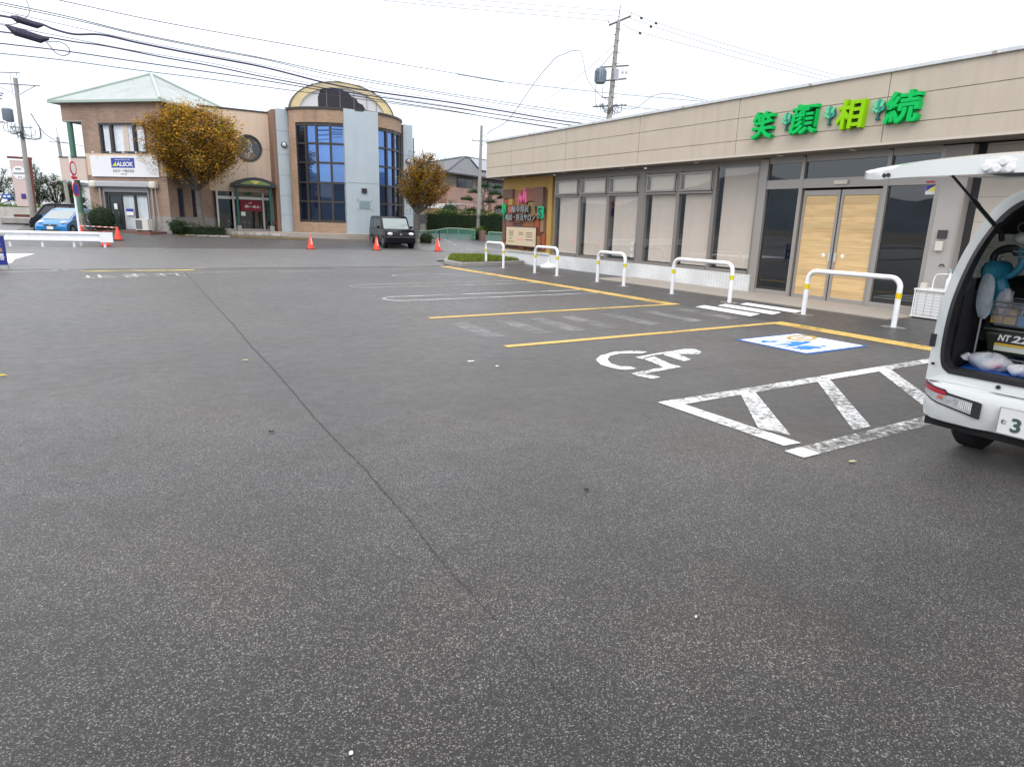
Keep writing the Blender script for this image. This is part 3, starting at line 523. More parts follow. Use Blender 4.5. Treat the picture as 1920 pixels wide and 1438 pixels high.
# window bays: each bay = frame, pane(s), screen(s)
bays = [(18.5, 19.95), (16.99, 18.44), (15.5, 16.93), (13.91, 15.21), (12.58, 13.85)]
for y0, y1 in bays:
    fr = empty('window', (14.1, (y0 + y1) / 2, .45), None, None); fr.parent = shop; fr.location = Vector((14.1, (y0 + y1) / 2, .45)) - wl(shop); 
    b = MB(); member(y0 - .03, y0 + .03, .45, 3.284); member(y1 - .03, y1 + .03, .45, 3.284); member(y0 + .03, y1 - .03, .45, .53, 14.02); member(y0 + .03, y1 - .03, 3.1, 3.284); member(y0 + .03, y1 - .03, 2.5, 2.56, 14.03); b.build('window_frame', m_fr, fr, bevel=.004)
    b = MB(); a0, a1 = y0 + .06, y1 - .06; member(a0, a1, 2.575, 2.63, 14.0, 14.05); member(a0, a1, 3.02, 3.075, 14.0, 14.05); member(a0, a0 + .05, 2.63, 3.02, 14.0, 14.05); member(a1 - .05, a1, 2.63, 3.02, 14.0, 14.05); b.build('sash', m_frl, fr, bevel=.003)
    b = MB(); b.box(14.09, 14.095, y0 + .03, y1 - .03, .53, 2.5); b.box(14.02, 14.025, a0 + .05, a1 - .05, 2.63, 3.02); b.build('pane', m_gl, fr)
    b = MB(); zb = .56 if y0 != 15.5 else .62
    b.box(14.19, 14.2, y0 + .06, y1 - .17, zb, 2.49); b.build('screen', m_blind, fr); b = MB(); b.box(14.13, 14.14, a0 + .05, a1 - .05, 2.6, 3.1); b.build('upper_screen', m_blu, fr)
b = MB(); member(15.24, 15.47, .45, 3.26, 14.04); b.build('mullion', m_fr, shop, bevel=.005)
fr = empty('window', (14.1, 11.85, .45), None, None); fr.parent = shop; fr.location = Vector((14.1, 11.85, .45)) - wl(shop)
b = MB(); member(12.5, 12.56, .45, 3.284); member(11.14, 11.2, .45, 3.284); member(11.2, 12.5, .45, .53, 14.02); member(11.2, 12.5, 3.16, 3.284); b.build('window_frame', m_fr, fr, bevel=.004)
b = MB(); b.box(14.09, 14.095, 11.2, 12.5, .53, 3.16); b.build('pane', m_gl, fr); b = MB(); b.box(14.19, 14.2, 11.26, 12.36, .58, 3.12); b.build('screen', m_blind, fr)
# small boxes fixed beside the third window
b = MB()
for z in (.62, .80, .98): b.box(13.96, 14.03, 15.5, 15.62, z, z + .11)
b.build('meter_box', M('box_white', (.6, .58, .54), .5), shop, bevel=.01)
# door unit
b = MB(); member(10.9, 11.12, 0, 3.26, 14.02, 14.2); member(9.9, 9.99, 0, 3.26, 14.03); member(7.9, 7.99, 0, 3.26, 14.03); member(6.86, 6.95, 0, 3.26, 14.02)
for y0, y1 in ((9.99, 10.9), (7.99, 9.9), (6.95, 7.9)): member(y0, y1, 2.55, 2.76, 14.035); member(y0, y1, 3.14, 3.284, 14.05)
member(9.99, 10.9, .015, .13, 14.035); member(6.95, 7.9, .015, .13, 14.035); b.build('door_frame', m_frl, shop, bevel=.004)
for y0, y1 in ((9.99, 10.9), (6.95, 7.9)): b = MB(); b.box(14.1, 14.105, y0, y1, .13, 2.55); b.build('side_light', m_gd, shop)
for y0, y1 in ((9.99, 10.9), (7.99, 9.9), (6.95, 7.9)): b = MB(); b.box(14.1, 14.105, y0, y1, 2.76, 3.14); b.build('transom_light', m_gd, shop)
m_ply = wood('pine_board', (.70, .50, .25), (.54, .34, .15), axis=1, plank=.135)
for y0, y1, hy in ((8.96, 9.87, 9.02), (8.02, 8.93, 8.87)):
    dr = empty('sliding_door', (14.12, (y0 + y1) / 2, .02), None, None); dr.parent = shop; dr.location = Vector((14.12, (y0 + y1) / 2, .02)) - wl(shop)
    b = MB(); X0, X1 = 14.09, 14.14; b.box(X0, X1, y0, y0 + .06, .02, 2.5); b.box(X0, X1, y1 - .06, y1, .02, 2.5); b.box(X0, X1, y0 + .06, y1 - .06, .02, .12); b.box(X0, X1, y0 + .06, y1 - .06, 2.38, 2.5); b.build('door_frame', m_frl, dr, bevel=.004)
    b = MB(); b.box(14.112, 14.13, y0 + .06, y1 - .06, .12, 2.38); b.build('board', m_ply, dr)
    b = MB(); b.box(14.07, 14.09, hy - .018, hy + .018, .92, 1.12); b.build('handle', m_cope, dr, bevel=.004)
    b = MB(); yy = hy + (.16 if hy > 8.95 else -.16); b.disc((14.108, yy, 1.06), (1, 0, 0), .045, .003, 14); b.build('sticker', M('sticker_white', (.8, .79, .74), .5), dr)
b = MB(); b.box(13.99, 14.03, 8.78, 9.1, 2.61, 2.70); b.build('door_sensor', M('sensor', (.62, .58, .50), .4), shop, bevel=.008)
b = MB(); b.box(14.028, 14.03, 6.98, 7.14, 2.58, 2.615); b.build('red_sticker', M('red_print', (.45, .02, .03), .5), shop)
b = MB(); b.mi = 0; b.box(14.094, 14.097, 6.98, 7.16, 2.36, 2.54); b.mi = 1; b.prism([(14.092, 7.155, 2.42), (14.092, 7.155, 2.535), (14.092, 6.985, 2.535)], (.002, 0, 0)); b.mi = 2; b.prism([(14.092, 7.13, 2.42), (14.092, 6.985, 2.42), (14.092, 6.985, 2.525)], (.002, 0, 0)); b.build('security_sticker', [M('sw', (.7, .7, .75), .5), M('sb', (.03, .04, .3), .5), M('sy', (.75, .7, .05), .5)], shop)
b = MB(); b.box(14.0, 14.3, 6.38, 6.86, 0, 3.26); b.build('pillar', m_side, shop, bevel=.01)
b = MB(); b.box(13.985, 14.0, 6.38, 6.42, 0, 3.26); b.build('pillar_trim', m_frl, shop)
m_sid = bricks('lap_siding', (.47, .42, .36), (.46, .41, .35), (.27, .24, .2), 9.0, .46, .007, 0, .6, .3)
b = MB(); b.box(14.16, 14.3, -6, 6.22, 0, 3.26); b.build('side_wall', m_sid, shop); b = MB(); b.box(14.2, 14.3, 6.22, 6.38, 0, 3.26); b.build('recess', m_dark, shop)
b = MB(); b.box(13.96, 14.0, 6.56, 6.73, 1.52, 1.68); b.build('card_reader', M('reader_dark', (.045, .04, .04), .4), shop, bevel=.006)
b = MB(); b.box(13.94, 14.0, 6.59, 6.73, 1.28, 1.46); b.build('intercom', M('intercom_beige', (.62, .58, .52), .45), shop, bevel=.012)

# kanji letters and tree emblems on the fascia: each is a separate block letter
m_g1 = M('letter_green', (.0, .50, .10), .5, spec=.2); m_g2 = M('letter_lime', (.27, .58, .0), .5, spec=.2); m_g1s = m_g1
BOLD = {'笑': .026, '顔': .019, '相': .030, '続': .018}
for ch, ya, yb, z0, z1, mt, lab in (('笑', 10.86, 10.31, 3.64, 4.22, m_g1, 'green block character on the fascia, leftmost of the four'), ('顔', 9.84, 9.22, 3.65, 4.25, m_g1, 'green block character on the fascia, second from the left'), ('相', 8.74, 8.18, 3.65, 4.21, m_g2, 'lime yellowish green block character on the fascia, third of the four'), ('続', 7.73, 7.1, 3.65, 4.22, m_g1, 'green block character on the fascia, rightmost, nearest the van')):
    b = MB(); q_ = .010
    for k_, (dy_, dz_) in enumerate(((-q_, q_), (q_, q_), (-q_, -q_), (q_, -q_), (0, 0))): put_text(b, ch, (13.285 + k_ * .0012, (ya + yb) / 2 + dy_, (z0 + z1) / 2 + dz_ * .8), (0, -1, 0), (0, 0, 1), abs(ya - yb), z1 - z0, .14, .012, .06)
    tag(b.build('block_letter', mt), lab, 'sign letter', 'green characters on the shop fascia')
m_t1 = M('emblem_mint', (.12, .55, .27), .4); m_t2 = M('emblem_teal', (.005, .12, .09), .4); m_t3 = M('emblem_blue', (.02, .30, .22), .4)
def emblem(yc, z0, z1, X, sc, lab, name='tree_emblem', mats=(m_t1, m_t2, m_t3), cat='emblem', group='tree emblems between the characters', parent=None):
    h = z1 - z0; b = MB(); b.mi = 1; q = lambda u, v: (X, yc - u * h * sc, z0 + v * h)
    b.prism([q(-.18, 0), q(.18, 0), q(.06, .1), q(.07, .3), q(.3, .42), q(.42, .62), q(.3, .9), q(.05, 1), q(-.22, .9), q(-.42, .68), q(-.3, .4), q(-.06, .3), q(-.06, .1)], (.05, 0, 0))
    for k, (u, v, w_, h_, a) in enumerate(((-.2, .75, .16, .2, .5), (.02, .88, .12, .13, 0), (.2, .76, .13, .18, -.5), (-.28, .52, .10, .14, .9), (.27, .52, .12, .14, -.9), (0, .62, .1, .15, 0), (-.08, .42, .09, .1, .6), (.1, .42, .08, .1, -.6))):
        b.mi = (0, 2, 0, 0, 2, 2, 0, 2)[k]; P = []
        for t in range(8):
            ang = 2 * PI * t / 8; x, y = w_ * math.cos(ang), h_ * math.sin(ang) * (1.25 if math.sin(ang) > 0 else .9); P.append(Vector(q(u + x * math.cos(a) - y * math.sin(a), v + x * math.sin(a) + y * math.cos(a))) - Vector((.012, 0, 0)))
        b.prism(P, (.02, 0, 0))
    o = b.build(name, list(mats), parent)
    if parent is None: tag(o, lab, cat, group)
    return o
emblem(10.0, 3.77, 4.13, 13.30, .78, 'green tree emblem between the leftmost and second block characters')
emblem(8.96, 3.78, 4.14, 13.30, .82, 'green tree emblem between the second and the lime block characters')
emblem(7.92, 3.77, 4.14, 13.30, .82, 'green tree emblem between the lime and rightmost block characters')

# patchwork wooden sign at the corner
ws = empty('wooden_sign', (14.0, 21.9, .45), 'patchwork sign of brown wooden blocks with silver lettering shaded in black on a mustard wall', 'sign')
b = MB(); b.box(14.0, 14.12, 20.06, 23.5, .45, 3.27); b.build('backboard', M('mustard_panel', (.44, .27, .07), .6, var=.12, vs=1.2), ws)
b = MB(); b.box(13.97, 14.0, 20.1, 23.52, .44, .5); b.build('base_rail', M('rail_white', (.7, .7, .7), .5), ws)
Y0, Y1, Z0, Z1 = 23.42, 20.32, .56, 2.86
wc = {}
def wm(c):
    if c not in wc: wc[c] = wood('block_wood_%d' % len(wc), c, tuple(x * .72 for x in c), axis=1 if len(wc) % 2 else 2, stretch=9)
    return wc[c]
BR, OR, PK, RB, OL, DK, TN, YE, RD = (.17, .09, .065), (.33, .14, .055), (.36, .15, .11), (.25, .09, .05), (.26, .18, .07), (.07, .04, .035), (.30, .17, .10), (.48, .27, .07), (.36, .08, .04)
blocks = [(0, 1, 0, .97, BR, .03), (0, .26, .84, 1, BR, .10), (.17, .27, .73, .84, YE, .13), (.02, .155, .54, .83, RD, .08), (.16, .345, .60, .725, PK, .10), (.28, .56, .72, .98, OR, .05), (.57, .78, .79, 1.0, RB, .12), (.79, .97, .70, 1.01, BR, .16), (.62, .775, .50, .78, OL, .09), (.87, .98, .61, .69, DK, .06), (.90, .975, .30, .60, TN, .09), (0, .085, .12, .53, BR, .07), (.09, .27, .30, .50, PK, .06), (.28, .49, .43, .56, RB, .08), (.5, .755, .38, .55, OR, .07), (.78, .885, .25, .60, RD, .11), (.74, .93, .06, .245, OR, .14), (.09, .24, .04, .10, YE, .10), (.26, .40, .01, .10, BR, .08), (.42, .57, .01, .09, RD, .11), (.58, .73, .03, .11, OR, .07), (.35, .56, .57, .715, PK, .06), (.57, .615, .56, .78, DK, .05), (.94, 1.0, .02, .28, RD, .07), (0, .08, .0, .11, OR, .06), (.60, .72, .0, .03, DK, .08)]
for u0, u1, v0, v1, c, dp in blocks:
    b = MB(); b.box(14.0 - dp, 14.0 - .002, Y0 + (Y1 - Y0) * u0, Y0 + (Y1 - Y0) * (u1 - .006), Z0 + (Z1 - Z0) * v0, Z0 + (Z1 - Z0) * (v1 - .006)); b.build('wood_block', wm(c), ws, bevel=.006)
m_blk = M('sign_black', (.02, .02, .022), .35)
b = MB(); put_text(b, '岐阜県民', (13.83, 21.85, 2.09), (0, -1, 0), (0, 0, 1), 1.22, .27, .06, .0); lt_ = b.build('lettering', m_blk, ws); b = MB(); put_text(b, '岐阜県民', (13.79, 21.87, 2.095), (0, -1, 0), (0, 0, 1), 1.2, .26, .012, -.008); b.build('letter_face', M('letter_silver', (.42, .44, .43), .4), lt_)  # black copy paints the dark sides and shadow of the silver letters
b = MB(); put_text(b, '相続・終活サロン', (13.83, 21.87, 1.77), (0, -1, 0), (0, 0, 1), 2.15, .26, .06, .0); lt_ = b.build('lettering', m_blk, ws); b = MB(); put_text(b, '相続・終活サロン', (13.79, 21.89, 1.775), (0, -1, 0), (0, 0, 1), 2.13, .25, .012, -.008); b.build('letter_face', M('letter_silver', (.42, .44, .43), .4), lt_)  # sides and shadow again a black copy behind the silver faces
b = MB(); m_pk = M('pink_figure', (.75, .13, .30), .4)
def fig(yc, z0, h, w_): b.prism([(13.87, yc + w_ * .5, z0), (13.87, yc + w_ * .22, z0), (13.87, yc + .02, z0 + h * .42), (13.87, yc - w_ * .2, z0), (13.87, yc - w_ * .5, z0), (13.87, yc - w_ * .42, z0 + h * .7), (13.87, yc - w_ * .1, z0 + h * .78), (13.87, yc + w_ * .3, z0 + h * .74)], (.07, 0, 0)); b.disc((13.87, yc, z0 + h * .89), (1, 0, 0), h * .11, .07, 12)
fig(22.05, 2.33, .38, .26); fig(21.72, 2.33, .56, .30); fig(21.88, 2.33, .24, .15); b.build('figure_emblem', m_pk, ws)
emblem(23.2, 1.66, 2.32, 13.86, .62, '', 'tree_emblem', (M('e1', (.03, .45, .12), .4), M('e2', (.0, .15, .06), .4), M('e3', (.0, .3, .12), .4)), parent=ws)
b = MB(); b.box(13.83, 13.9, 20.36, 20.74, 1.74, 2.18); b.build('badge', M('badge_green', (.0, .38, .17), .35), ws, bevel=.03, seg=3)
b = MB(); put_text(b, 'S', (13.826, 20.55, 1.96), (0, -1, 0), (0, 0, 1), .24, .34, .012, .01); b.build('badge_letter', m_blk, ws)
b = MB(); b.box(13.84, 13.98, 20.74, 22.98, .66, 1.44); b.build('notice_frame', wm(DK), ws, bevel=.01); b = MB(); b.box(13.832, 13.842, 20.79, 22.93, .70, 1.40); b.build('notice_panel', M('notice_cream', (.62, .50, .34), .6, var=.03), ws)
b = MB(); m_np = M('notice_print', (.16, .10, .07), .6); random.seed(3)
for yc, zz, n_, wd in ((22.55, 1.25, 3, .34), (21.85, 1.22, 2, .30), (21.25, 1.22, 3, .42), (22.6, .98, 1, .2), (22.55, .86, 1, .42)):
    for k in range(n_):
        y = yc + wd / 2
        while y > yc - wd / 2: l_ = random.uniform(.03, .06); b.box(13.829, 13.832, y - l_, y, zz - k * .075 - .03, zz - k * .075); y -= l_ + .012
b.box(13.829, 13.832, 20.95, 21.5, .92, .955); b.build('notice_print', m_np, ws); b = MB(); b.box(13.829, 13.832, 21.65, 22.1, .90, .97); b.build('notice_print', M('print_pink', (.7, .35, .33), .6), ws)
random.seed(11)
# parasol base by the tiled wall
b = MB(); b.lathe((13.75, 19.75, 0), [(.30, .004), (.31, .05), (.27, .10), (.17, .14), (.08, .17), (.05, .19), (.035, .2), (.035, .38), (.02, .38)], 22)
tag(b.build('parasol_base', M('white_plastic', (.78, .79, .8), .35), smooth=True), 'white domed plastic parasol base at the foot of the tiled wall', 'parasol base')

# hoop guards
m_hp = M('hoop_white', (.80, .81, .83), .28, coat=.3, var=.05, vs=5, streak=.12); m_hy = M('hoop_yellow', (.72, .52, .0), .3); m_hy2 = M('hoop_yellow_far', (.62, .55, .02), .3); m_pat = asphalt('patch_asphalt', .11, (1, 1, 1), .6)
def hoop(x, y, wd, ang, lab, ym, hgt=.85):
    t = empty('hoop_guard', (x, y, 0), lab, 'hoop guard', 'white hoop guards along the shop front', ang); r = .17; r0 = .045
    b = MB(); P = [(0, -wd / 2, -.05)] + [(0, -wd / 2 + r - r * math.cos(a), hgt - r + r * math.sin(a)) for a in [PI / 2 * k / 8 for k in range(9)]] + [(0, wd / 2 - r + r * math.sin(a), hgt - r + r * math.cos(a)) for a in [PI / 2 * k / 8 for k in range(9)]] + [(0, wd / 2, -.05)]
    b.tube(P, r0, 16); b.build('pipe', m_hp, t, True, smooth=True)
    for s_ in (-1, 1):
        b = MB(); b.tube([(0, s_ * wd / 2, .50), (0, s_ * wd / 2, .60)], r0 + .002, 16); b.build('band', ym, t, True, smooth=True)
        b = MB(); b.poly([(random.uniform(.8, 1.2) * .17 * math.cos(2 * PI * k / 9), s_ * wd / 2 + random.uniform(.8, 1.2) * .2 * math.sin(2 * PI * k / 9), .0075) for k in range(9)]); o = b.build('base_patch', m_pat, t, True, fixn=False)
    return t
hoop(11.9, 20.5, 1.25, 0.0, 'white hoop guard beside the grassy island, farthest of the row', m_hy2)
hoop(11.82, 17.12, 1.16, .05, 'white hoop guard in front of the wooden sign corner', m_hy2)
hoop(11.8, 13.93, 1.22, -.06, 'white hoop guard in front of the narrow screened windows, middle of the row', m_hy2)
hoop(11.6, 10.5, 1.75, .0, 'wide white hoop guard left of the white crossing bars', m_hy2)
hoop(11.5, 6.85, 1.7, .05, 'wide white hoop guard with orange bands before the boarded doors, nearest', m_hy)

# white wire rack cart beside the pillar
ct = empty('wire_rack', (13.5, 6.25, 0), 'white wire rack with tiled side panel standing by the entrance pillar', 'rack'); m_wr = M('rack_white', (.76, .76, .75), .35)
b = MB()
for x in (13.3, 13.75):
    for y in (5.9, 6.62): b.tube([(x, y, .03), (x, y, .56)], .012, 8)
b.build('leg', m_wr, ct)
b = MB(); b.box(13.28, 13.77, 5.88, 6.64, .54, .575); b.build('shelf', m_wr, ct, bevel=.005); b = MB(); b.box(13.28, 13.77, 5.88, 6.64, .03, .055); b.build('shelf', m_wr, ct, bevel=.005)
b = MB()
for k in range(8): b.box(13.29, 13.295, 5.92, 6.6, .1 + k * .055, .105 + k * .055)
for k in range(5): b.box(13.289, 13.294, 5.98 + k * .14, 5.985 + k * .14, .06, .54)
b.build('wire_panel', M('wire_grey', (.45, .45, .45), .5), ct); b = MB(); b.box(13.3, 13.302, 5.92, 6.6, .07, .5); b.build('side_panel', m_wr, ct)
b = MB(); b.tube(cr_spline([(13.5, 6.42, .57), (13.5, 6.41, .78), (13.5, 6.33, .86), (13.5, 6.0, .86), (13.5, 5.9, .85)], 5), .012, 8); b.build('handle', m_wr, ct)
b = MB(); b.lathe((13.45, 6.12, .575), [(.05, 0), (.055, .02), (.055, .2), (.025, .25), (.018, .3), (.018, .33)], 14); o = b.build('hand_pump_bottle', M('bottle_white', (.7, .73, .75), .3), smooth=True); tag(o, 'white pump bottle standing on the wire rack', 'bottle')
b = MB(); b.tube([(13.45, 6.12, .9), (13.45, 6.12, .95), (13.45, 6.16, .965)], .01, 6); p = b.build('pump', M('pump_blue', (.35, .55, .62), .4), o); 
b = MB(); b.box(13.4, 13.5, 6.5, 6.6, .575, .68); tag(b.build('small_box', M('box_beige', (.55, .52, .47), .6), bevel=.01), 'small beige box on the left end of the wire rack', 'box')
b = MB(); b.tube([(13.98, 6.55 + .045 * math.cos(a), .98 + .045 * math.sin(a)) for a in [PI * k / 8 for k in range(9)]], .01, 6); b.build('hose_hook', m_blk, shop)
# fallen leaves and litter on the lot
for x, y, c, s_, lab in ((-.99, 7.79, (.55, .42, .03), .05, 'yellow fallen leaf at the left edge of the lot'), (1.2, 7.59, (.5, .47, .2), .035, 'pale yellow leaf beside the long paving joint'), (4.38, 2.4, (.5, .45, .25), .04, 'curled pale leaf below the hatched corner'), (2.37, 2.89, (.05, .04, .03), .03, 'dark curled leaf on the open asphalt'), (.92, 4.89, (.04, .035, .03), .035, 'dark twig like leaf left of the paving joint')):
    b = MB(); a0 = random.uniform(0, 6); P = [(x + s_ * math.cos(a0 + t) * (1 if k % 2 else .5), y + s_ * .6 * math.sin(a0 + t) * (1 if k % 2 else .55), .008 + random.uniform(0, .012)) for k, t in enumerate([2 * PI * k / 8 for k in range(8)])]
    c0 = b.vert((x, y, .022)); ii = [b.vert(p) for p in P]
    for k in range(8): b.face([c0, ii[k], ii[(k + 1) % 8]])
    tag(b.build('fallen_leaf', leafmat('leaf_x', c, .1)), lab, 'leaf', 'single leaves on the lot')
for x, y, sx, sy, lab in ((3.5, 6.53, .05, .012, 'white paint chip left of the wheelchair symbol, the longer one'), (3.65, 6.18, .02, .015, 'small white chip left of the wheelchair symbol'), (.48, 1.64, .008, .006, 'white pebble near the bottom edge of the lot'), (1.96, 1.62, .006, .004, 'tiny white pebble on the near asphalt')):
    b = MB(); b.blob((x, y, .006), sx, sy, .006, 8, 4, .2); tag(b.build('white_chip', M('chip', (.75, .75, .73), .7)), lab, 'chip')
# ================================================================== ROADSIDE THINGS
m_wh = M('white_enamel', (.74, .76, .79), .35, var=.05, streak=.15); m_pl = M('plate_white', (.75, .75, .74), .5); m_steel = M('galvanised', (.33, .35, .37), .45, .5, var=.12)
gr_ = empty('guard_rail', (-3, 34.4, 0), 'white corrugated guard rail along the far side of the road', 'guard rail')
b = MB(); ga = Vector((-9, 35.7, 0)); gb = Vector((.25, 33.72, 0)); gd = (gb - ga).normalized(); gn = Vector((gd.y, -gd.x, 0))
prof = [(0, .24), (.05, .27), (.055, .33), (.0, .38), (-.01, .45), (.0, .52), (.055, .57), (.05, .63), (0, .66)]
secs = []
for p in (ga, gb): secs.append([p + gn * u + Vector((0, 0, z)) for u, z in prof] + [p + gn * (u - .01) + Vector((0, 0, z)) for u, z in prof[::-1]])
b.loft(secs); b.build('beam', m_wh, gr_)
b = MB(); e0 = gb - gd * .45; b.prism([e0 + gn * .062 + Vector((0, 0, .235)), gb + gd * .06 + gn * .062 + Vector((0, 0, .235)), gb + gd * .06 + gn * .062 + Vector((0, 0, .665)), e0 + gn * .062 + Vector((0, 0, .665))], gn * -.01); b.build('end_plate', m_wh, gr_)
for k in range(6):
    p = gb - gd * (.3 if k == 0 else .3 + k * 1.15); b = MB(); b.tube([p - gn * .07, p - gn * .07 + Vector((0, 0, .62))], .055, 12); b.build('post', m_wh, gr_, smooth=True)
# cones
m_cn = M('cone_red', (.80, .05, .02), .45, var=.06); m_cb = M('cone_base', (.03, .025, .03), .6); m_cp = M('cone_print', (.8, .78, .75), .5)
def cone(x, y, lab, h=.67, pr_=True, base='dark', rz=.0, grp='red traffic cones across the road'):
    t = empty('traffic_cone', (x, y, zg(x, y) + .012), lab, 'traffic cone', grp, rz)
    b = MB(); b.lathe((0, 0, 0), [(.165, .03), (.16, .06), (.03, h - .01), (.022, h)], 18); b.build('cone_body', m_cn, t, True, smooth=True)
    b = MB(); b.box(-.19, .19, -.19, .19, .0, .03); b.build('base', m_cb if base == 'dark' else m_cn, t, True, bevel=.01)
    if pr_:
        b = MB()
        for k in range(4):
            z = .50 - k * .085; r = .16 - .13 * (z - .06) / (h - .07) + .004; s = r * .42
            b.quad((-s * .0 + s * .2, -r, z), (s * 1.3, -r * .93, z), (s * 1.2, -r * .90, z + .06), (s * .25, -r * .96, z + .06))
            b.quad((-s * .5, -r * 1.0, z + .01), (s * .1, -r * 1.01, z + .01), (s * .1, -r * .97, z + .045), (-s * .4, -r * .96, z + .045))
        b.build('white_print', m_cp, t, True, fixn=False)
    return t
cone(8.58, 32.81, 'red cone on the road edge in front of the round brick tower'); cone(11.62, 31.89, 'red cone just left of the black boxy car'); cone(14.58, 30.95, 'red cone alone to the right of the black boxy car')
cone(.54, 36.8, 'red cone on the asphalt past the end of the guard rail', .62, False); cone(.0, 34.6, 'red cone half hidden behind the end of the guard rail', .62, False, 'red'); cone(-1.0, 41.0, 'small red cone beside the road sign pole', .6, False)
b = MB(); A_, B_ = Vector((-1.0, 41.0, zg(-1, 41) + .57)), Vector((.54, 36.8, zg(.54, 36.8) + .58))
for k in range(12):
    b.mi = k % 2; b.tube([A_.lerp(B_, k / 12), A_.lerp(B_, (k + 1) / 12)], .02, 8)
tag(b.build('cone_bar', [m_cp, m_cn]), 'red and white striped bar resting across two cones', 'cone bar')
# road sign pole
sp = empty('road_sign', (-.92, 34.6, 0), 'white pole with two round red rimmed road signs seen nearly edge on', 'road sign')
b = MB(); b.tube([(-.92, 34.6, 0), (-.92, 34.6, 3.85)], .045, 12); b.build('pole', m_wh, sp, smooth=True)
m_sr = M('sign_red', (.55, .04, .06), .4); m_sb = M('sign_blue', (.03, .08, .4), .4)
ax_ = Vector((.93, -.36, 0))
for z, inner in ((3.28, m_pl), (2.42, m_sb)):
    c = Vector((-.86, 34.56, z)); b = MB(); b.disc(c, ax_, .30, .02, 26); o = b.build('sign_disc', m_sr, sp); b = MB(); b.disc(c + ax_ * .02, ax_, .22, .006, 26); b.build('sign_face', inner, o)
b = MB(); c = Vector((-.86, 34.56, 2.9)); b.T = Matrix.Translation(c) @ Matrix.Rotation(math.atan2(-.36, .93), 4, 'Z'); b.box(0, .02, -.26, .26, -.06, .06); b.build('sign_plate', m_sr, sp)
# blue standing board at the left edge
bo = empty('blue_signboard', (-2.75, 22.0, 0), 'dark blue standing board with white patches at the left edge by the road', 'signboard')
b = MB(); bt = Matrix.Translation((-2.75, 22.0, 0)) @ Matrix.Rotation(-.05, 4, 'Z'); b.T = bt; b.box(-.5, .47, -.03, .03, .10, .86); b.build('panel', M('board_blue', (.012, .02, .20), .4, var=.1), bo, bevel=.01)
b = MB(); b.T = bt; b.box(-.5, .49, -.045, .045, .86, .93); b.box(-.5, .47, -.1, .1, .0, .1); b.build('board_frame', M('frame_grey', (.35, .36, .34), .5), bo)
b = MB(); b.T = bt
for x0, x1, z0, z1 in ((.29, .37, .60, .73), (.25, .41, .335, .40), (.28, .42, .285, .32), (.33, .41, .235, .265)): b.box(x0, x1, -.034, -.03, z0, z1)
b.disc((.31, -.03, .79), (0, -1, 0), .05, .005, 18); b.build('white_print', M('board_print', (.6, .62, .66), .5), bo)
b = MB(); b.T = bt; b.box(.33, .40, -.034, -.03, .44, .55); b.build('brown_print', M('print_brown', (.3, .18, .1), .5), bo)

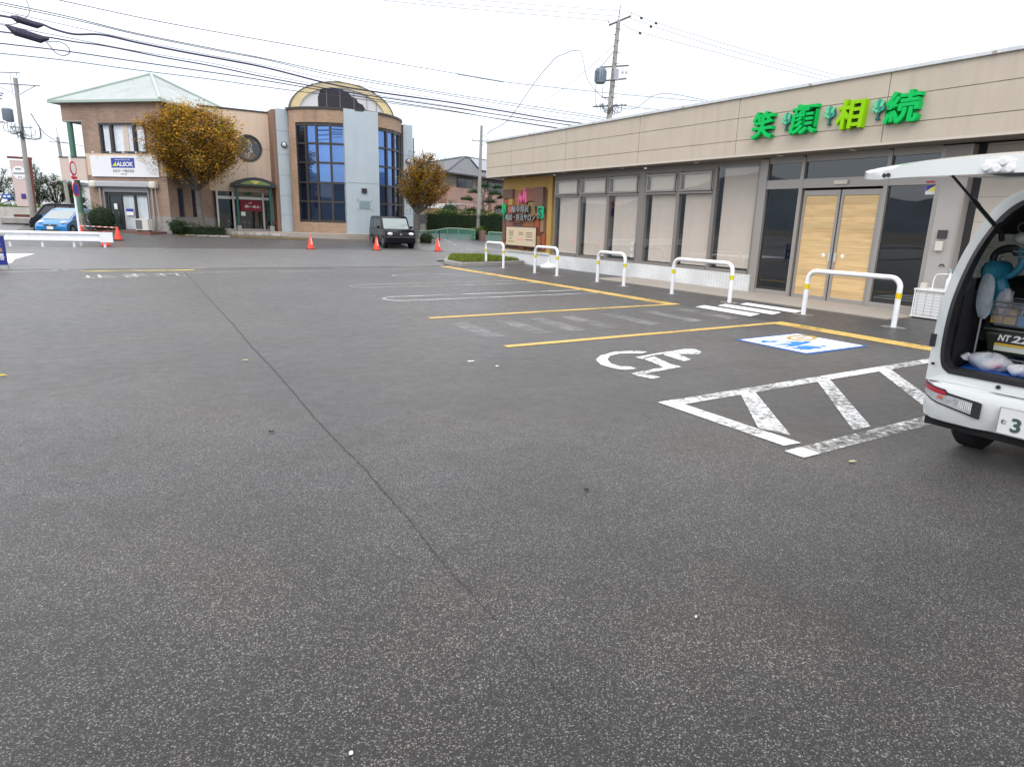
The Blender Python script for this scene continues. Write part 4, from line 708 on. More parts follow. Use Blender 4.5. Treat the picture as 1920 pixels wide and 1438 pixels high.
# ================================================================== CARS
m_tyre = M('tyre', (.018, .018, .019), .75, var=.2, vs=9); m_rim = M('rim', (.45, .46, .47), .3, .8); m_cg = M('car_glass', (.03, .035, .04), .04, spec=.9); m_ws = M('windscreen', (.16, .20, .20), .04, spec=.9, coat=.5)
m_lamp = M('lamp_clear', (.62, .63, .63), .08, .2, coat=1); m_bk = M('black_plastic', (.02, .02, .022), .5); m_und = M('underbody', (.01, .01, .01), .9)
def lerp(a, b_, t): return a + (b_ - a) * t
def carbody(t, W_, lower, cabin, paintm, sidewin, ws_idx, rw_idx, wheel_x, wr, tumble=.12):
    """local: +x front, +y left. lower/cabin are side outlines (x,z)"""
    def loft_side(P, w0, rnd, tum=0, z0=0, z1=1):
        b = MB(); secs = []
        cx = sum(p[0] for p in P) / len(P); cz = sum(p[1] for p in P) / len(P)
        for y, s in ((-w0, 1 - rnd), (-w0 + .05, 1 - rnd * .35), (-w0 + .14, 1), (w0 - .14, 1), (w0 - .05, 1 - rnd * .35), (w0, 1 - rnd)):
            sec = []
            for x, z in P:
                k = max(0, min(1, (z - z0) / (z1 - z0))); yy = y * (1 - tum * k) ; sec.append((cx + (x - cx) * s, yy, cz + (z - cz) * s))
            secs.append(sec)
        b.loft(secs); return b
    zb = max(z for x, z in lower); zr = max(z for x, z in cabin)
    loft_side(lower, W_ / 2, .045).build('body', paintm, t, True, smooth=True)
    loft_side(cabin, W_ / 2 - .03, .03, tumble, zb - .1, zr).build('cabin', paintm, t, True, smooth=True)
    for sgn in (-1, 1):
        for P in sidewin:
            b = MB(); q = []
            for x, z in P:
                k = max(0, min(1, (z - zb + .1) / (zr - zb + .1))); q.append((x, sgn * ((W_ / 2 - .03) * (1 - tumble * k) + .003), z))
            b.prism(q, (0, -sgn * .02, 0)); b.build('side_window', m_cg, t, True)
    for nm, (i, j), mt in (('windscreen', ws_idx, m_ws), ('rear_window', rw_idx, m_cg)):
        (xa, za), (xb, zb_) = cabin[i], cabin[j]; sg = 1 if nm == 'windscreen' else -1; b = MB(); q = []
        for f, yk in ((.08, -1), (.08, 1), (.90, 1), (.90, -1)):
            x = lerp(xa, xb, f); z = lerp(za, zb_, f); k = max(0, min(1, (z - zb + .1) / (zr - zb + .1))); q.append((x + sg * .012, yk * (W_ / 2 - .13) * (1 - tumble * k), z + .008))
        b.prism(q, (-sg * .02, 0, -.01)); b.build(nm, mt, t, True)
    for x in wheel_x:
        for sgn in (-1, 1):
            b = MB(); b.tube([(x, sgn * (W_ / 2 - .2), wr), (x, sgn * (W_ / 2 + .004), wr)], wr * 1.17, 22); b.build('wheel_arch', m_und, t, True)
            wh = MB(); wh.tube([(x, sgn * (W_ / 2 - .19), wr), (x, sgn * (W_ / 2 - .17), wr), (x, sgn * (W_ / 2 - .01), wr), (x, sgn * (W_ / 2 + .012), wr)], [wr * .9, wr, wr, wr * .9], 24); o = wh.build('wheel', m_tyre, t, True, smooth=True)
            rb = MB(); rb.disc((x, sgn * (W_ / 2 + .008), wr), (0, sgn, 0), wr * .62, .012, 20)
            rim = rb.build('rim', m_rim, o, True)
            rb = MB()
            for a in range(5):
                an = 2 * PI * a / 5 + .3; rb.disc((x + wr * .38 * math.cos(an), sgn * (W_ / 2 + .02), wr + wr * .38 * math.sin(an)), (0, sgn, 0), wr * .12, .003, 10)
            rb.build('rim_hole', m_bk, o, True)
# black boxy car facing the road
t = empty('boxy_car', (13.78, 35.35, zg(0, 35) + .01), 'black boxy small car parked facing the road below the tower', 'car', None, math.radians(-95.7))
m_bkp = M('black_paint', (.005, .006, .009), .22, coat=.06, spec=.22)
lower = [(-1.84, .28), (-1.86, .75), (-1.80, .98), (1.0, .98), (1.62, .93), (1.80, .84), (1.86, .60), (1.84, .24), (1.5, .19), (-1.6, .19)]
cabin = [(-1.80, .9), (-1.78, 1.30), (-1.70, 1.55), (-1.45, 1.64), (.35, 1.64), (.52, 1.58), (1.00, .92)]
carbody(t, 1.67, lower, cabin, m_bkp, [[(-1.5, 1.02), (-1.45, 1.45), (-1.1, 1.5), (-1.05, 1.02)], [(-.9, 1.02), (-.9, 1.5), (-.28, 1.5), (-.28, 1.02)], [(-.2, 1.02), (-.2, 1.5), (.36, 1.48), (.70, 1.02)]], (6, 5), (0, 2), (-1.2, 1.25), .30, .07)
for s_ in (-1, 1):
    b = MB(); b.blob((1.80, s_ * .58, .70), .06, .17, .105, 14, 8); b.build('headlight', m_lamp, t, True, smooth=True)
    b = MB(); b.box(.62, .78, s_ * .86, s_ * 1.0, .98, 1.12); b.build('mirror', m_bkp, t, True, bevel=.03)
b = MB(); b.box(1.84, 1.862, -.40, .40, .62, .78); b.build('grille', m_bk, t, True, bevel=.01); b = MB(); b.disc((1.862, 0, .70), (1, 0, 0), .06, .01, 16); b.build('emblem', m_rim, t, True)
b = MB(); b.box(1.865, 1.885, -.165, .165, .33, .50); b.build('number_plate', m_pl, t, True)
b = MB(); b.box(1.82, 1.9, -.8, .8, .22, .55); b.build('bumper', m_bkp, t, True, bevel=.04)
b = MB(); b.box(1.88, 1.90, -.82, .82, .555, .575); b.build('bumper_trim', M('trim_grey', (.2, .2, .21), .3, .5), t, True)
b = MB(); b.tube([(.95, .38, 1.02), (.76, .30, 1.18), (.70, .12, 1.22)], .012, 6); b.build('wiper', m_bk, t, True)
# blue hatchback
t = empty('blue_hatchback', (-1.70, 46.7, .1), 'bright blue compact hatchback parked beside the green column', 'car', None, math.atan2(-.90, -.43))
m_blue = M('blue_paint_car', (.0, .17, .44), .25, coat=.6)
lower = [(-1.9, .3), (-1.93, .7), (-1.8, .98), (.75, 1.0), (1.35, .88), (1.78, .70), (1.93, .52), (1.92, .28), (1.6, .2), (-1.7, .2)]
cabin = [(-1.88, .9), (-1.72, 1.25), (-1.45, 1.48), (-.9, 1.54), (-.2, 1.54), (.25, 1.45), (1.32, .88)]
carbody(t, 1.68, lower, cabin, m_blue, [[(-1.2, 1.04), (-1.1, 1.38), (-.45, 1.42), (-.45, 1.04)], [(-.38, 1.04), (-.38, 1.43), (.2, 1.38), (.8, 1.04)]], (6, 5), (0, 2), (-1.22, 1.28), .30, .12)
for s_ in (-1, 1):
    b = MB(); b.blob((1.62, s_ * .60, .74), .22, .17, .085, 14, 8); b.build('headlight', m_lamp, t, True, smooth=True); b = MB(); b.box(.62, .75, s_ * .85, s_ * .99, 1.0, 1.12); b.build('mirror', m_blue, t, True, bevel=.03)
b = MB(); b.prism([(1.90, -.42, .64), (1.90, .42, .64), (1.925, .25, .54), (1.925, -.25, .54)], (.02, 0, 0)); b.build('grille', m_bk, t, True); b = MB(); b.box(1.93, 1.955, -.5, .5, .27, .36); b.build('lower_grille', m_bk, t, True)
b = MB(); b.box(1.935, 1.96, -.165, .165, .37, .53); b.build('number_plate', m_pl, t, True); b = MB(); b.disc((1.93, 0, .61), (1, 0, 0), .05, .012, 14); b.build('emblem', m_rim, t, True)
# dark wagon behind
t = empty('dark_wagon', (-2.3, 52.8, .12), 'dark high roofed wagon standing sideways behind the blue hatchback', 'car', None, math.radians(175))
m_dk = M('dark_paint', (.012, .012, .018), .25, coat=.05, spec=.25)
carbody(t, 1.48, [(-1.68, .3), (-1.7, .8), (-1.66, 1.02), (1.1, 1.02), (1.55, .9), (1.70, .6), (1.68, .25), (-1.5, .2)], [(-1.67, .95), (-1.64, 1.5), (-1.5, 1.78), (.5, 1.80), (.8, 1.7), (1.4, .95)], m_dk, [[(-1.5, 1.08), (-1.42, 1.6), (-.7, 1.64), (-.7, 1.08)], [(-.6, 1.08), (-.6, 1.64), (.1, 1.64), (.1, 1.08)], [(.2, 1.08), (.2, 1.64), (.7, 1.6), (1.1, 1.08)]], (5, 4), (0, 2), (-1.15, 1.15), .28, .08)

# ================================================================== BRICK OFFICE (rotated 45 degrees)
Cx, Cy = 3.09, 39.67; UU = Vector((-.70711, .70711, 0)); VV = Vector((.70711, .70711, 0))
BT = Matrix(((UU.x, -VV.x, 0, Cx), (UU.y, -VV.y, 0, Cy), (0, 0, 1, 0), (0, 0, 0, 1)))   # local x = along front (away left), local y = outwards from side... see bq
def bq(u, v, z): return Vector((Cx, Cy, 0)) + UU * u + VV * v + Vector((0, 0, z))
def ob(b, u0, u1, v0, v1, z0, z1):
    i = [b.vert(bq(*p)) for p in ((u0, v0, z0), (u1, v0, z0), (u1, v1, z0), (u0, v1, z0), (u0, v0, z1), (u1, v0, z1), (u1, v1, z1), (u0, v1, z1))]
    for q in ((0, 3, 2, 1), (4, 5, 6, 7), (0, 1, 5, 4), (1, 2, 6, 5), (2, 3, 7, 6), (3, 0, 4, 7)): b.face([i[k] for k in q])
m_brk = bricks('brown_tile_brick', (.36, .245, .18), (.29, .195, .145), (.16, .12, .10), .235, .085, .009, .5, .75, .3, streak=.12)
m_cream = M('cream_render', (.60, .47, .365), .75, var=.05, vs=1.3, streak=.22, bump=.15, bs=30)
m_roofg = bricks('pale_green_roof', (.295, .325, .315), (.275, .305, .295), (.20, .225, .215), 2.2, .22, .012, .5, .45, .4); m_roofe = M('roof_edge_green', (.34, .42, .38), .45)
m_grn = M('column_green', (.07, .17, .12), .5, var=.1); m_bf = M('bronze_frame', (.035, .03, .03), .4); m_cur = M('net_curtain', (.86, .87, .90), .9, var=.2, vs=5)
m_gw = glass('office_glass', (.95, .96, .97), .05); m_gm = M('mirror_pane', (.035, .035, .05), .06, spec=.6)
of = empty('brick_office', (1.5, 42.5, .45), 'two storey brown tile brick office with pale green hipped roof', 'building')
b = MB(); zb0 = .2
# walls built as a closed ring with openings framed by separate panels
ob(b, 0, 5.0, 0, .2, 5.98, 7.0); ob(b, 0, 1.1, 0, .2, 4.5, 5.98); ob(b, 3.84, 5.0, 0, .2, 4.5, 5.98)
ob(b, 5.0, 6.2, 0, .2, 6.17, 7.0); ob(b, 0, 1.2, 0, .2, 1.35, 3.4); ob(b, 4.05, 5.0, 0, .2, .3, 3.4); ob(b, 1.2, 4.05, 0, .2, 2.8, 3.4)
ob(b, 0, .2, .2, 6.4, 4.5, 7.0); ob(b, 0, .2, .2, 6.4, 1.35, 3.6)
ob(b, 4.8, 5.0, .2, 6.4, .3, 6.2); ob(b, 6.0, 6.2, .2, 6.4, 6.17, 7.0); ob(b, 0, 6.2, 6.2, 6.4, .3, 7.0)
b.build('wall', m_brk, of)
b = MB(); ob(b, -.01, 5.01, -.012, .2, 3.4, 4.5); ob(b, -.012, .2, .2, 6.4, 3.6, 4.5); b.build('cream_band', m_cream, of)
b = MB(); ob(b, -.02, 1.2, -.02, .2, .2, 1.35); ob(b, -.02, .2, .2, 6.4, .2, 1.35); b.build('concrete_base', m_conc, of)
b = MB(); ob(b, 5.0, 6.2, 0, 6.3, 6.1, 6.17); b.build('soffit', m_conc, of)
b = MB(); ob(b, .2, 4.8, 1.9, 2.0, .3, 6.9); ob(b, .2, 4.8, .2, 2, 3.9, 4.0); b.build('interior_wall', M('room_grey', (.16, .15, .14), .9), of)
rf = MB(); zE = 7.0; o_ = .28; A4 = [bq(-o_, -o_, zE + .12), bq(6.4 + o_, -o_, zE + .12), bq(6.4 + o_, 6.6 + o_, zE + .12), bq(-o_, 6.6 + o_, zE + .12)]; ap = bq(3.2, 3.3, 9.05)
for k in range(4): rf.poly([A4[k], A4[(k + 1) % 4], ap])
roof = rf.build('roof', m_roofg, of)
b = MB(); ob(b, -o_ - .03, 6.4 + o_ + .03, -o_ - .03, 6.6 + o_ + .03, zE, zE + .12); b.build('eave', m_roofe, roof)
b = MB()
for k in range(4): b.tube([A4[k] + Vector((0, 0, .02)), ap + Vector((0, 0, .03))], .075, 8)
b.build('hip_cap', m_roofe, roof, smooth=True)
b = MB(); b.tube([bq(5.9, .15, .0), bq(5.9, .15, 6.17)], .14, 18); cc = b.build('column', m_grn, of, smooth=True); b = MB(); b.tube([bq(5.9, .15, .0), bq(5.9, .15, 1.4)], .22, 18); b.build('column_base', m_conc, cc, smooth=True)
wn = empty('window', bq(2.4, 0, 4.6), None, None); wn.parent = of; wn.location = bq(2.4, 0, 4.6) - wl(of)
b = MB()
for u0, u1, z0, z1 in ((1.0, 3.9, 5.93, 6.03), (1.0, 3.9, 4.52, 4.62), (1.0, 1.1, 4.62, 5.93), (3.8, 3.9, 4.62, 5.93), (3.1, 3.25, 4.62, 5.93), (1.68, 1.83, 4.62, 5.93)): ob(b, u0, u1, -.03, .12, z0, z1)
b.build('window_frame', m_bf, wn)
b = MB(); ob(b, 1.1, 3.8, .06, .07, 4.62, 5.93); b.build('pane', m_gw, wn)
b = MB(); P = []
for k in range(61):
    u = 1.12 + 2.66 * k / 60; P.append((u, .15 + .035 * math.sin(k * 1.9) + .02 * math.sin(k * .7)))
for a, c in zip(P, P[1:]): b.quad(bq(a[0], a[1], 4.62), bq(c[0], c[1], 4.62), bq(c[0], c[1], 5.93), bq(a[0], a[1], 5.93))
b.build('curtain', m_cur, wn); b = MB(); ob(b, 2.2, 2.5, .085, .09, 4.62, 5.93); b.build('beige_curtain', M('curtain_beige', (.70, .55, .40), .9), wn)
# side windows (narrow, dark)
for v0, v1 in ((.68, 1.05), (1.75, 2.15)):
    b = MB(); ob(b, -.03, .0, v0, v1, 1.35, 2.85); o = b.build('narrow_window', m_bf, of); b = MB(); ob(b, -.035, -.03, v0 + .06, v1 - .06, 1.42, 2.78); b.build('pane', m_gm, o)
# shopfront door with roller shutter
sf = empty('shopfront', bq(2.6, 0, .5), None, None); sf.parent = of; sf.location = bq(2.6, 0, .5) - wl(of)
b = MB(); ob(b, 4.0, 4.08, -.06, .1, .5, 2.85); ob(b, 1.18, 1.26, -.06, .1, .5, 2.85); ob(b, 1.26, 4.0, -.05, .1, 2.55, 2.8); b.build('steel_frame', M('shutter_steel', (.26, .27, .28), .5, .3), sf)
b = MB()
for u0, u1, z0, z1 in ((1.3, 3.85, 2.4, 2.52), (1.3, 3.85, .52, .62), (3.78, 3.88, .62, 2.4), (3.0, 3.12, .62, 2.4), (2.1, 2.2, .62, 2.4), (1.28, 1.36, .62, 2.4)): ob(b, u0, u1, 0, .1, z0, z1)
b.build('door_frame', m_bf, sf); b = MB(); ob(b, 1.36, 3.0, .05, .06, .62, 2.4); b.build('pane', m_gw, sf); b = MB(); ob(b, 3.12, 3.78, .05, .06, .62, 2.4); b.build('door_pane', M('door_teal', (.035, .05, .055), .08, spec=.9), sf)
b = MB(); ob(b, 1.36, 3.0, .12, .14, .62, 2.4); b.build('blind', M('blind_grey', (.75, .78, .78), .8, var=.1, vs=2, streak=.35), sf)
b = MB(); b.tube([bq(3.2, -.06, 1.3), bq(3.2, -.06, 1.55)], .015, 6); b.build('handle', m_rim, sf); b = MB(); ob(b, 3.3, 3.5, -.015, 0.0, 1.65, 1.95); ob(b, 2.35, 2.8, .035, .045, 1.35, 1.55); b.build('notice', m_pl, sf); b = MB(); ob(b, 2.35, 2.8, .035, .045, 1.56, 1.70); b.build('blue_notice', M('notice_blue', (.03, .06, .35), .5), sf)
rs = MB(); secs = []
for u in (.95, 4.3): secs.append([bq(u, -.02, 2.62)] + [bq(u, -.02 - .34 * math.sin(a), 2.80 + .17 * math.cos(a + PI) * -1) for a in [PI * k / 8 for k in range(9)]][::-1])
ob(rs, .95, 4.3, -.30, 0, 2.80, 3.1); rs.build('shutter_box', M('shutter_grey', (.42, .42, .45), .45, .2, var=.05), of, bevel=.05, seg=3)
for u0, u1 in ((4.3, 4.72), (.5, .95)): b = MB(); ob(b, u0, u1, -.36, 0, 2.74, 3.12); b.build('shutter_end', M('cream_plastic', (.60, .58, .50), .5), of, bevel=.12, seg=4)
for u in (.9, 4.2): b = MB(); b.tube([bq(u, -.12, .5), bq(u, -.12, 2.75)], .05, 8); b.build('pipe', m_frl, of, smooth=True)
b = MB(); b.tube(cr_spline([bq(.62, -.2, 2.75), bq(.6, -.2, 2), bq(.52, -.2, 1.2), bq(.5, -.2, .75), bq(.7, -.2, .68)], 4), .03, 6); b.build('pipe', m_frl, of, smooth=True)
b = MB(); ob(b, .3, 4.6, -1.2, 0, .3, .56); b.build('terrace_step', bricks('red_step', (.20, .07, .045), (.17, .06, .04), (.12, .1, .09), .22, .08, .008), of)
# sign panel above the shopfront
sg = empty('office_sign', bq(2.5, -.05, 3.35), 'long white sign panel with blue logo block above the roller shutter', 'sign')
b = MB(); ob(b, .38, 4.62, -.10, -.013, 3.33, 4.38); b.build('panel', M('sign_white', (.72, .73, .75), .45, streak=.06, var=.02), sg, bevel=.01)
b = MB(); ob(b, 1.82, 3.28, -.11, -.10, 3.79, 4.28); b.build('logo_block', M('logo_blue', (.03, .055, .30), .45), sg)
Rr = -UU; b = MB(); put_text(b, 'ALSOK', bq(2.42, -.113, 3.97), Rr, (0, 0, 1), 1.05, .23, .008, .03, .12); put_text(b, 'Always Security OK', bq(2.55, -.112, 4.19), Rr, (0, 0, 1), .95, .085, .004, .0); b.build('lettering', m_pl, sg)
b = MB(); b.prism([bq(3.22, -.112, 3.87), bq(2.96, -.112, 3.87), bq(2.96, -.112, 4.10)], VV * -.004); b.build('logo_triangle', M('logo_yellow', (.70, .68, .02), .5), sg)
b = MB(); put_text(b, '日本ガード株式会社', bq(2.55, -.104, 3.63), Rr, (0, 0, 1), 1.32, .16, .006, .008); [ob(b, 2.36 + k * .08, 2.41 + k * .08, -.104, -.10, 3.44, 3.49) for k in range(5)]; b.build('lettering', M('grey_print', (.10, .11, .12), .5), sg)
for u in (4.1, 3.0, 2.2, 1.4): b = MB(); b.tube([bq(u, 0, 4.5), bq(u, -.35, 4.55)], .012, 6); b.disc(bq(u, -.38, 4.50), (0, 0, 1), .05, .07, 8); b.build('spot_light', m_pl, sg)
# projecting blank board on the left column
b = MB(); ob(b, 4.95, 6.62, -.10, .02, 3.12, 4.28); bb_ = b.build('blank_board', M('board_beige', (.56, .46, .40), .6, var=.04)); tag(bb_, 'blank beige board fixed across the green column', 'board'); b = MB(); ob(b, 4.93, 6.66, -.13, .05, 4.28, 4.33); b.build('board_cap', m_bf, bb_)
b = MB(); ob(b, 5.2, 5.9, 1.5, 1.6, .6, 3.0); tag(b.build('copper_panel', M('rust_panel', (.30, .13, .05), .6, var=.5, vs=2)), 'rusty brown panel in the passage beside the green column', 'panel')
# air conditioner outdoor unit
ac = empty('outdoor_unit', bq(1.0, -.9, .56), 'beige air conditioner outdoor unit by the office corner', 'air conditioner')
b = MB(); ob(b, .62, 1.42, -.95, -.62, .62, 1.2); b.build('casing', M('ac_beige', (.56, .55, .50), .5), ac, bevel=.015); b = MB(); ob(b, .98, 1.36, -.962, -.95, .68, 1.14); b.build('grille', M('ac_dark', (.12, .12, .12), .5), ac); b = MB(); ob(b, .7, .78, -.95, -.62, .56, .62); ob(b, 1.26, 1.34, -.95, -.62, .56, .62); b.build('foot', m_bk, ac)

# ================================================================== ROUND TOWER BUILDING with cream restaurant wing
TX, TY, TR = 13.1, 42.2, 3.84
tb = empty('tower_building', (12, 42, .4), 'round fronted brick and glass tower with barrel roof and cream restaurant wing', 'building')
m_brt = bricks('orange_tile_brick', (.43, .28, .185), (.36, .235, .155), (.22, .165, .13), .235, .085, .009, .5, .7, .3, streak=.30)
m_pan = M('pale_blue_panel', (.40, .46, .50), .5, var=.05, vs=1.0, streak=.12, stain=.1); m_pans = M('panel_dark_grey', (.18, .20, .22), .7)  # plain dark grey for panel joints and the downpipe
def tp(a, r, z): a = math.radians(a); return Vector((TX + r * math.sin(a), TY - r * math.cos(a), z))
def arcwall(a0, a1, r0, r1, z0, z1, mat, name, parent, step=3.0, uv=True, bev=0):
    b = MB(); n_ = max(1, int(round((a1 - a0) / step))); secs = []
    for k in range(n_ + 1): a = lerp(a0, a1, k / n_); secs.append([tp(a, r0, z0), tp(a, r1, z0), tp(a, r1, z1), tp(a, r0, z1)])
    b.loft(secs)
    if uv: b.uvfn = lambda p: (math.atan2(p.x - TX, TY - p.y) * TR, p.z)
    return b.build(name, mat, parent, bevel=bev)
WZ0, WZ1 = 1.25, 6.75
arcwall(-64, 85, TR - .3, TR, WZ1, 7.45, m_brt, 'brick_band', tb); arcwall(-64, 85, TR - .3, TR, .35, WZ0, m_brt, 'brick_band', tb); arcwall(-64, -56, TR - .3, TR, WZ0, WZ1, m_brt, 'brick_pier', tb); arcwall(66, 85, TR - .3, TR, WZ0, WZ1, m_brt, 'brick_pier', tb)
arcwall(-66, 87, TR - .2, TR + .07, 7.45, 7.56, m_bf, 'parapet_cap', tb, uv=False); arcwall(-66, 87, TR - .3, TR + .15, .15, .35, m_conc, 'plinth', tb, uv=False)
b = MB(); b.box(12.2, 14.22, 38.30, 38.7, .33, 7.52); b.build('front_panel', m_pan, tb, bevel=.01); b = MB(); b.box(12.2, 14.22, 38.294, 38.30, 3.52, 3.545); b.build('panel_joint', m_pans, tb)
# mirror glazing, one window unit per vertical strip
m_mir = M('blue_mirror_glass', (.13, .24, .52), .02, .92, var=.25, vs=.6); m_mir2 = M('blue_mirror_no_sky', (.05, .07, .12), .03, .85, var=.3, vs=.7); m_cu2 = M('dim_curtain', (.10, .10, .09), .3)  # sky reflection tinted into the panes; darker copy where little sky mirrors
rows = [6.62, 5.62, 4.58, 3.48, 2.42, 1.33]
def strip_win(a0, a1, dark):
    wn = empty('window', tp((a0 + a1) / 2, TR, 1.3), None, None); wn.parent = tb; wn.location = tp((a0 + a1) / 2, TR, 1.3) - wl(tb)
    fa = .95
    def seg(x0, x1, r0, r1, z0, z1, bb): 
        sec = [[tp(x, r0, z0), tp(x, r1, z0), tp(x, r1, z1), tp(x, r0, z1)] for x in (x0, x1)]; bb.loft(sec)
    b = MB(); seg(a0, a0 + fa, TR - .22, TR - .02, WZ0, WZ1, b); seg(a1 - fa, a1, TR - .22, TR - .02, WZ0, WZ1, b)
    for z in rows: seg(a0 + fa, a1 - fa, TR - .2, TR - .04, z - .055, z + .055, b)
    seg(a0 + fa, a1 - fa, TR - .2, TR - .045, 6.68, WZ1, b); b.build('window_frame', m_bf, wn)
    for k in range(5):
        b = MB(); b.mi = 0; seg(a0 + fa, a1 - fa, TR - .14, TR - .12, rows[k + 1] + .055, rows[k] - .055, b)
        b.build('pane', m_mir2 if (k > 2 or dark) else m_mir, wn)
A0 = [-56, -46.5, -36.5, -24.5, -12.6]
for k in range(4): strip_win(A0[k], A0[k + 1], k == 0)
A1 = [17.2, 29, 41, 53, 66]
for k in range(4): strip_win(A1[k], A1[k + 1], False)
b = MB(); b.box(8.95, 17.0, 42.6, 52, .3, 7.3); b.box(9.6, 16.6, 40.9, 42.6, .3, 7.3); b.build('rear_wall', m_cream, tb)
b = MB(); b.prism([tp(a, TR - .05, 7.44) for a in range(-66, 88, 6)] + [(16.9, 46, 7.44), (9.4, 46, 7.44)], (0, 0, .03)); b.build('flat_roof', m_conc, tb)
# barrel roof
def arch(R_, k0=0, n=24): return [(12.93 - R_ * math.cos(PI * k / n), 7.5 + (R_ * 1.78 / 3.13) * math.sin(PI * k / n)) for k in range(n + 1)]
b = MB(); o_ = arch(3.13); i_ = arch(2.62)
for k in range(24):
    b.prism([(o_[k][0], 40.55, o_[k][1]), (o_[k + 1][0], 40.55, o_[k + 1][1]), (i_[k + 1][0], 40.55, i_[k + 1][1]), (i_[k][0], 40.55, i_[k][1])], (0, .3, 0))
brf = b.build('arch_rim', M('arch_yellow', (.60, .49, .27), .6, var=.1, vs=1.5, streak=.25), tb)
b = MB(); oo = arch(3.18)
for k in range(24): b.prism([(oo[k][0], 40.5, oo[k][1]), (oo[k + 1][0], 40.5, oo[k + 1][1]), (o_[k + 1][0], 40.5, o_[k + 1][1] + .0), (o_[k][0], 40.5, o_[k][1] + .0)], (0, .36, 0))
b.build('rim_flashing', m_bf, tb)
b = MB(); o2 = arch(3.12)
for k in range(24): b.quad((o2[k][0], 40.8, o2[k][1]), (o2[k + 1][0], 40.8, o2[k + 1][1]), (o2[k + 1][0], 52, o2[k + 1][1]), (o2[k][0], 52, o2[k][1]))
b.build('barrel_roof', m_cope, tb, smooth=True)
b = MB(); b.prism([(x, 40.68, z) for x, z in i_], (0, .05, 0)); b.build('gable_panel', M('gable_white', (.52, .52, .54), .6, var=.08, vs=1.2), tb)
hole = [(11.45, 7.52), (11.45, 8.35)] + [(x, z - .03) for x, z in i_[6:13] if x > 11.5] + [(13.0, 8.85), (13.25, 8.82), (13.45, 8.6), (13.75, 8.5), (13.85, 8.3), (14.15, 8.2), (14.3, 7.95), (14.62, 7.85), (14.65, 7.72), (15.0, 7.66), (14.95, 7.52)]
b = MB(); b.prism([(x, 40.655, z) for x, z in hole], (0, .02, 0)); b.build('torn_panel', M('torn_black', (.018, .016, .022), .7), tb)
b = MB()
for x in (11.95, 12.75, 13.6, 14.4, 15.0): b.box(x - .012, x + .012, 40.64, 40.655, 7.5, 7.5 + 1.49 * math.sqrt(max(0, 1 - ((x - 12.93) / 2.62) ** 2)))
b.build('panel_joint', M('joint_grey', (.22, .22, .23), .6), tb)
# grey pilasters
b = MB(); b.box(9.05, 9.72, 40.85, 42.6, .4, 7.5); b.build('pilaster', m_pan, tb, bevel=.01); b = MB(); b.box(8.85, 9.05, 41.0, 42.6, .4, 7.46); b.build('brown_reveal', M('brown_reveal', (.22, .13, .09), .7), tb)
b = MB()
for z in (6.3, 5.0, 3.85, 2.7, 1.6): b.box(9.05, 9.72, 40.846, 40.85, z, z + .02)
b.build('panel_joint', m_pans, tb)
b = MB(); b.box(16.72, 17.35, 40.6, 52, .4, 7.35); b.build('pilaster', m_pan, tb, bevel=.01); b = MB()
for z in (5.5, 3.6, 1.9): b.box(16.72, 17.35, 40.596, 40.6, z, z + .02)
b.box(17.35, 17.55, 40.65, 40.85, 5.7, 5.8); b.tube([(17.45, 40.7, .5), (17.45, 40.7, 6.6)], .05, 8); b.build('downpipe', m_pans, tb)
for x, y, z in ((9.42, 40.80, 5.55), (17.02, 40.52, 5.15)):
    b = MB(); b.disc((x, y + .05, z), (0, -1, 0), .17, .05, 20); o = b.build('wall_lamp', m_bk, tb); b = MB(); b.blob((x, y - .03, z), .13, .09, .13, 14, 8); b.build('lamp_globe', M('globe', (.55, .58, .6), .15), o, smooth=True)
# small plaque and black box on the front panel
b = MB(); b.box(13.12, 13.42, 38.2, 38.294, 3.0, 3.25); b.build('black_box', m_bk, tb, bevel=.01); b = MB(); b.box(12.95, 13.6, 38.25, 38.262, 2.1, 2.55); b.build('plaque', film('plaque_glass', (.30, .40, .40), .5), tb)
b = MB()
for x in (12.85, 13.7):
    for z in (2.05, 2.6): b.disc((x, 38.29, z), (0, -1, 0), .035, .03, 10)
b.build('plaque_stud', m_rim, tb)
# cream wing
b = MB(); X0, X1 = 5.2, 8.87
def wall_hole(cx_, cz_, R_, n=32):
    P = [];
    for k in range(n): a = 2 * PI * k / n; P.append((cx_ + R_ * math.cos(a), cz_ + R_ * math.sin(a)))
    return P
HC = wall_hole(7.66, 5.32, .72); rectp = []
for x, z in HC:
    dx, dz = x - 7.66, z - 5.32; tX = (X1 - 7.66) / dx if dx > 0 else (X0 - 7.66) / dx if dx < 0 else 1e9; tZ = (7.33 - 5.32) / dz if dz > 0 else (2.85 - 5.32) / dz if dz < 0 else 1e9; t_ = min(tX, tZ); rectp.append((7.66 + dx * t_, 5.32 + dz * t_))
for k in range(32):
    a, c = HC[k], HC[(k + 1) % 32]; A_, B_ = rectp[k], rectp[(k + 1) % 32]
    b.prism([(a[0], 42, a[1]), (c[0], 42, c[1]), (B_[0], 42, B_[1]), (A_[0], 42, A_[1])], (0, .2, 0))
for cX, cZ in ((X1, 7.33), (X0, 7.33), (X0, 2.85), (X1, 2.85)):
    best = sorted(rectp, key=lambda p: (p[0] - cX) ** 2 + (p[1] - cZ) ** 2); sx = [p for p in best if abs(p[0] - cX) < 1e-4]; sz = [p for p in best if abs(p[1] - cZ) < 1e-4]
    if sx and sz and (abs(sx[0][1] - cZ) > 1e-3): b.prism([(cX, 42, cZ), (sx[0][0], 42, sx[0][1]), (sz[0][0], 42, sz[0][1])], (0, .2, 0))
b.build('cream_wall', m_cream, tb)
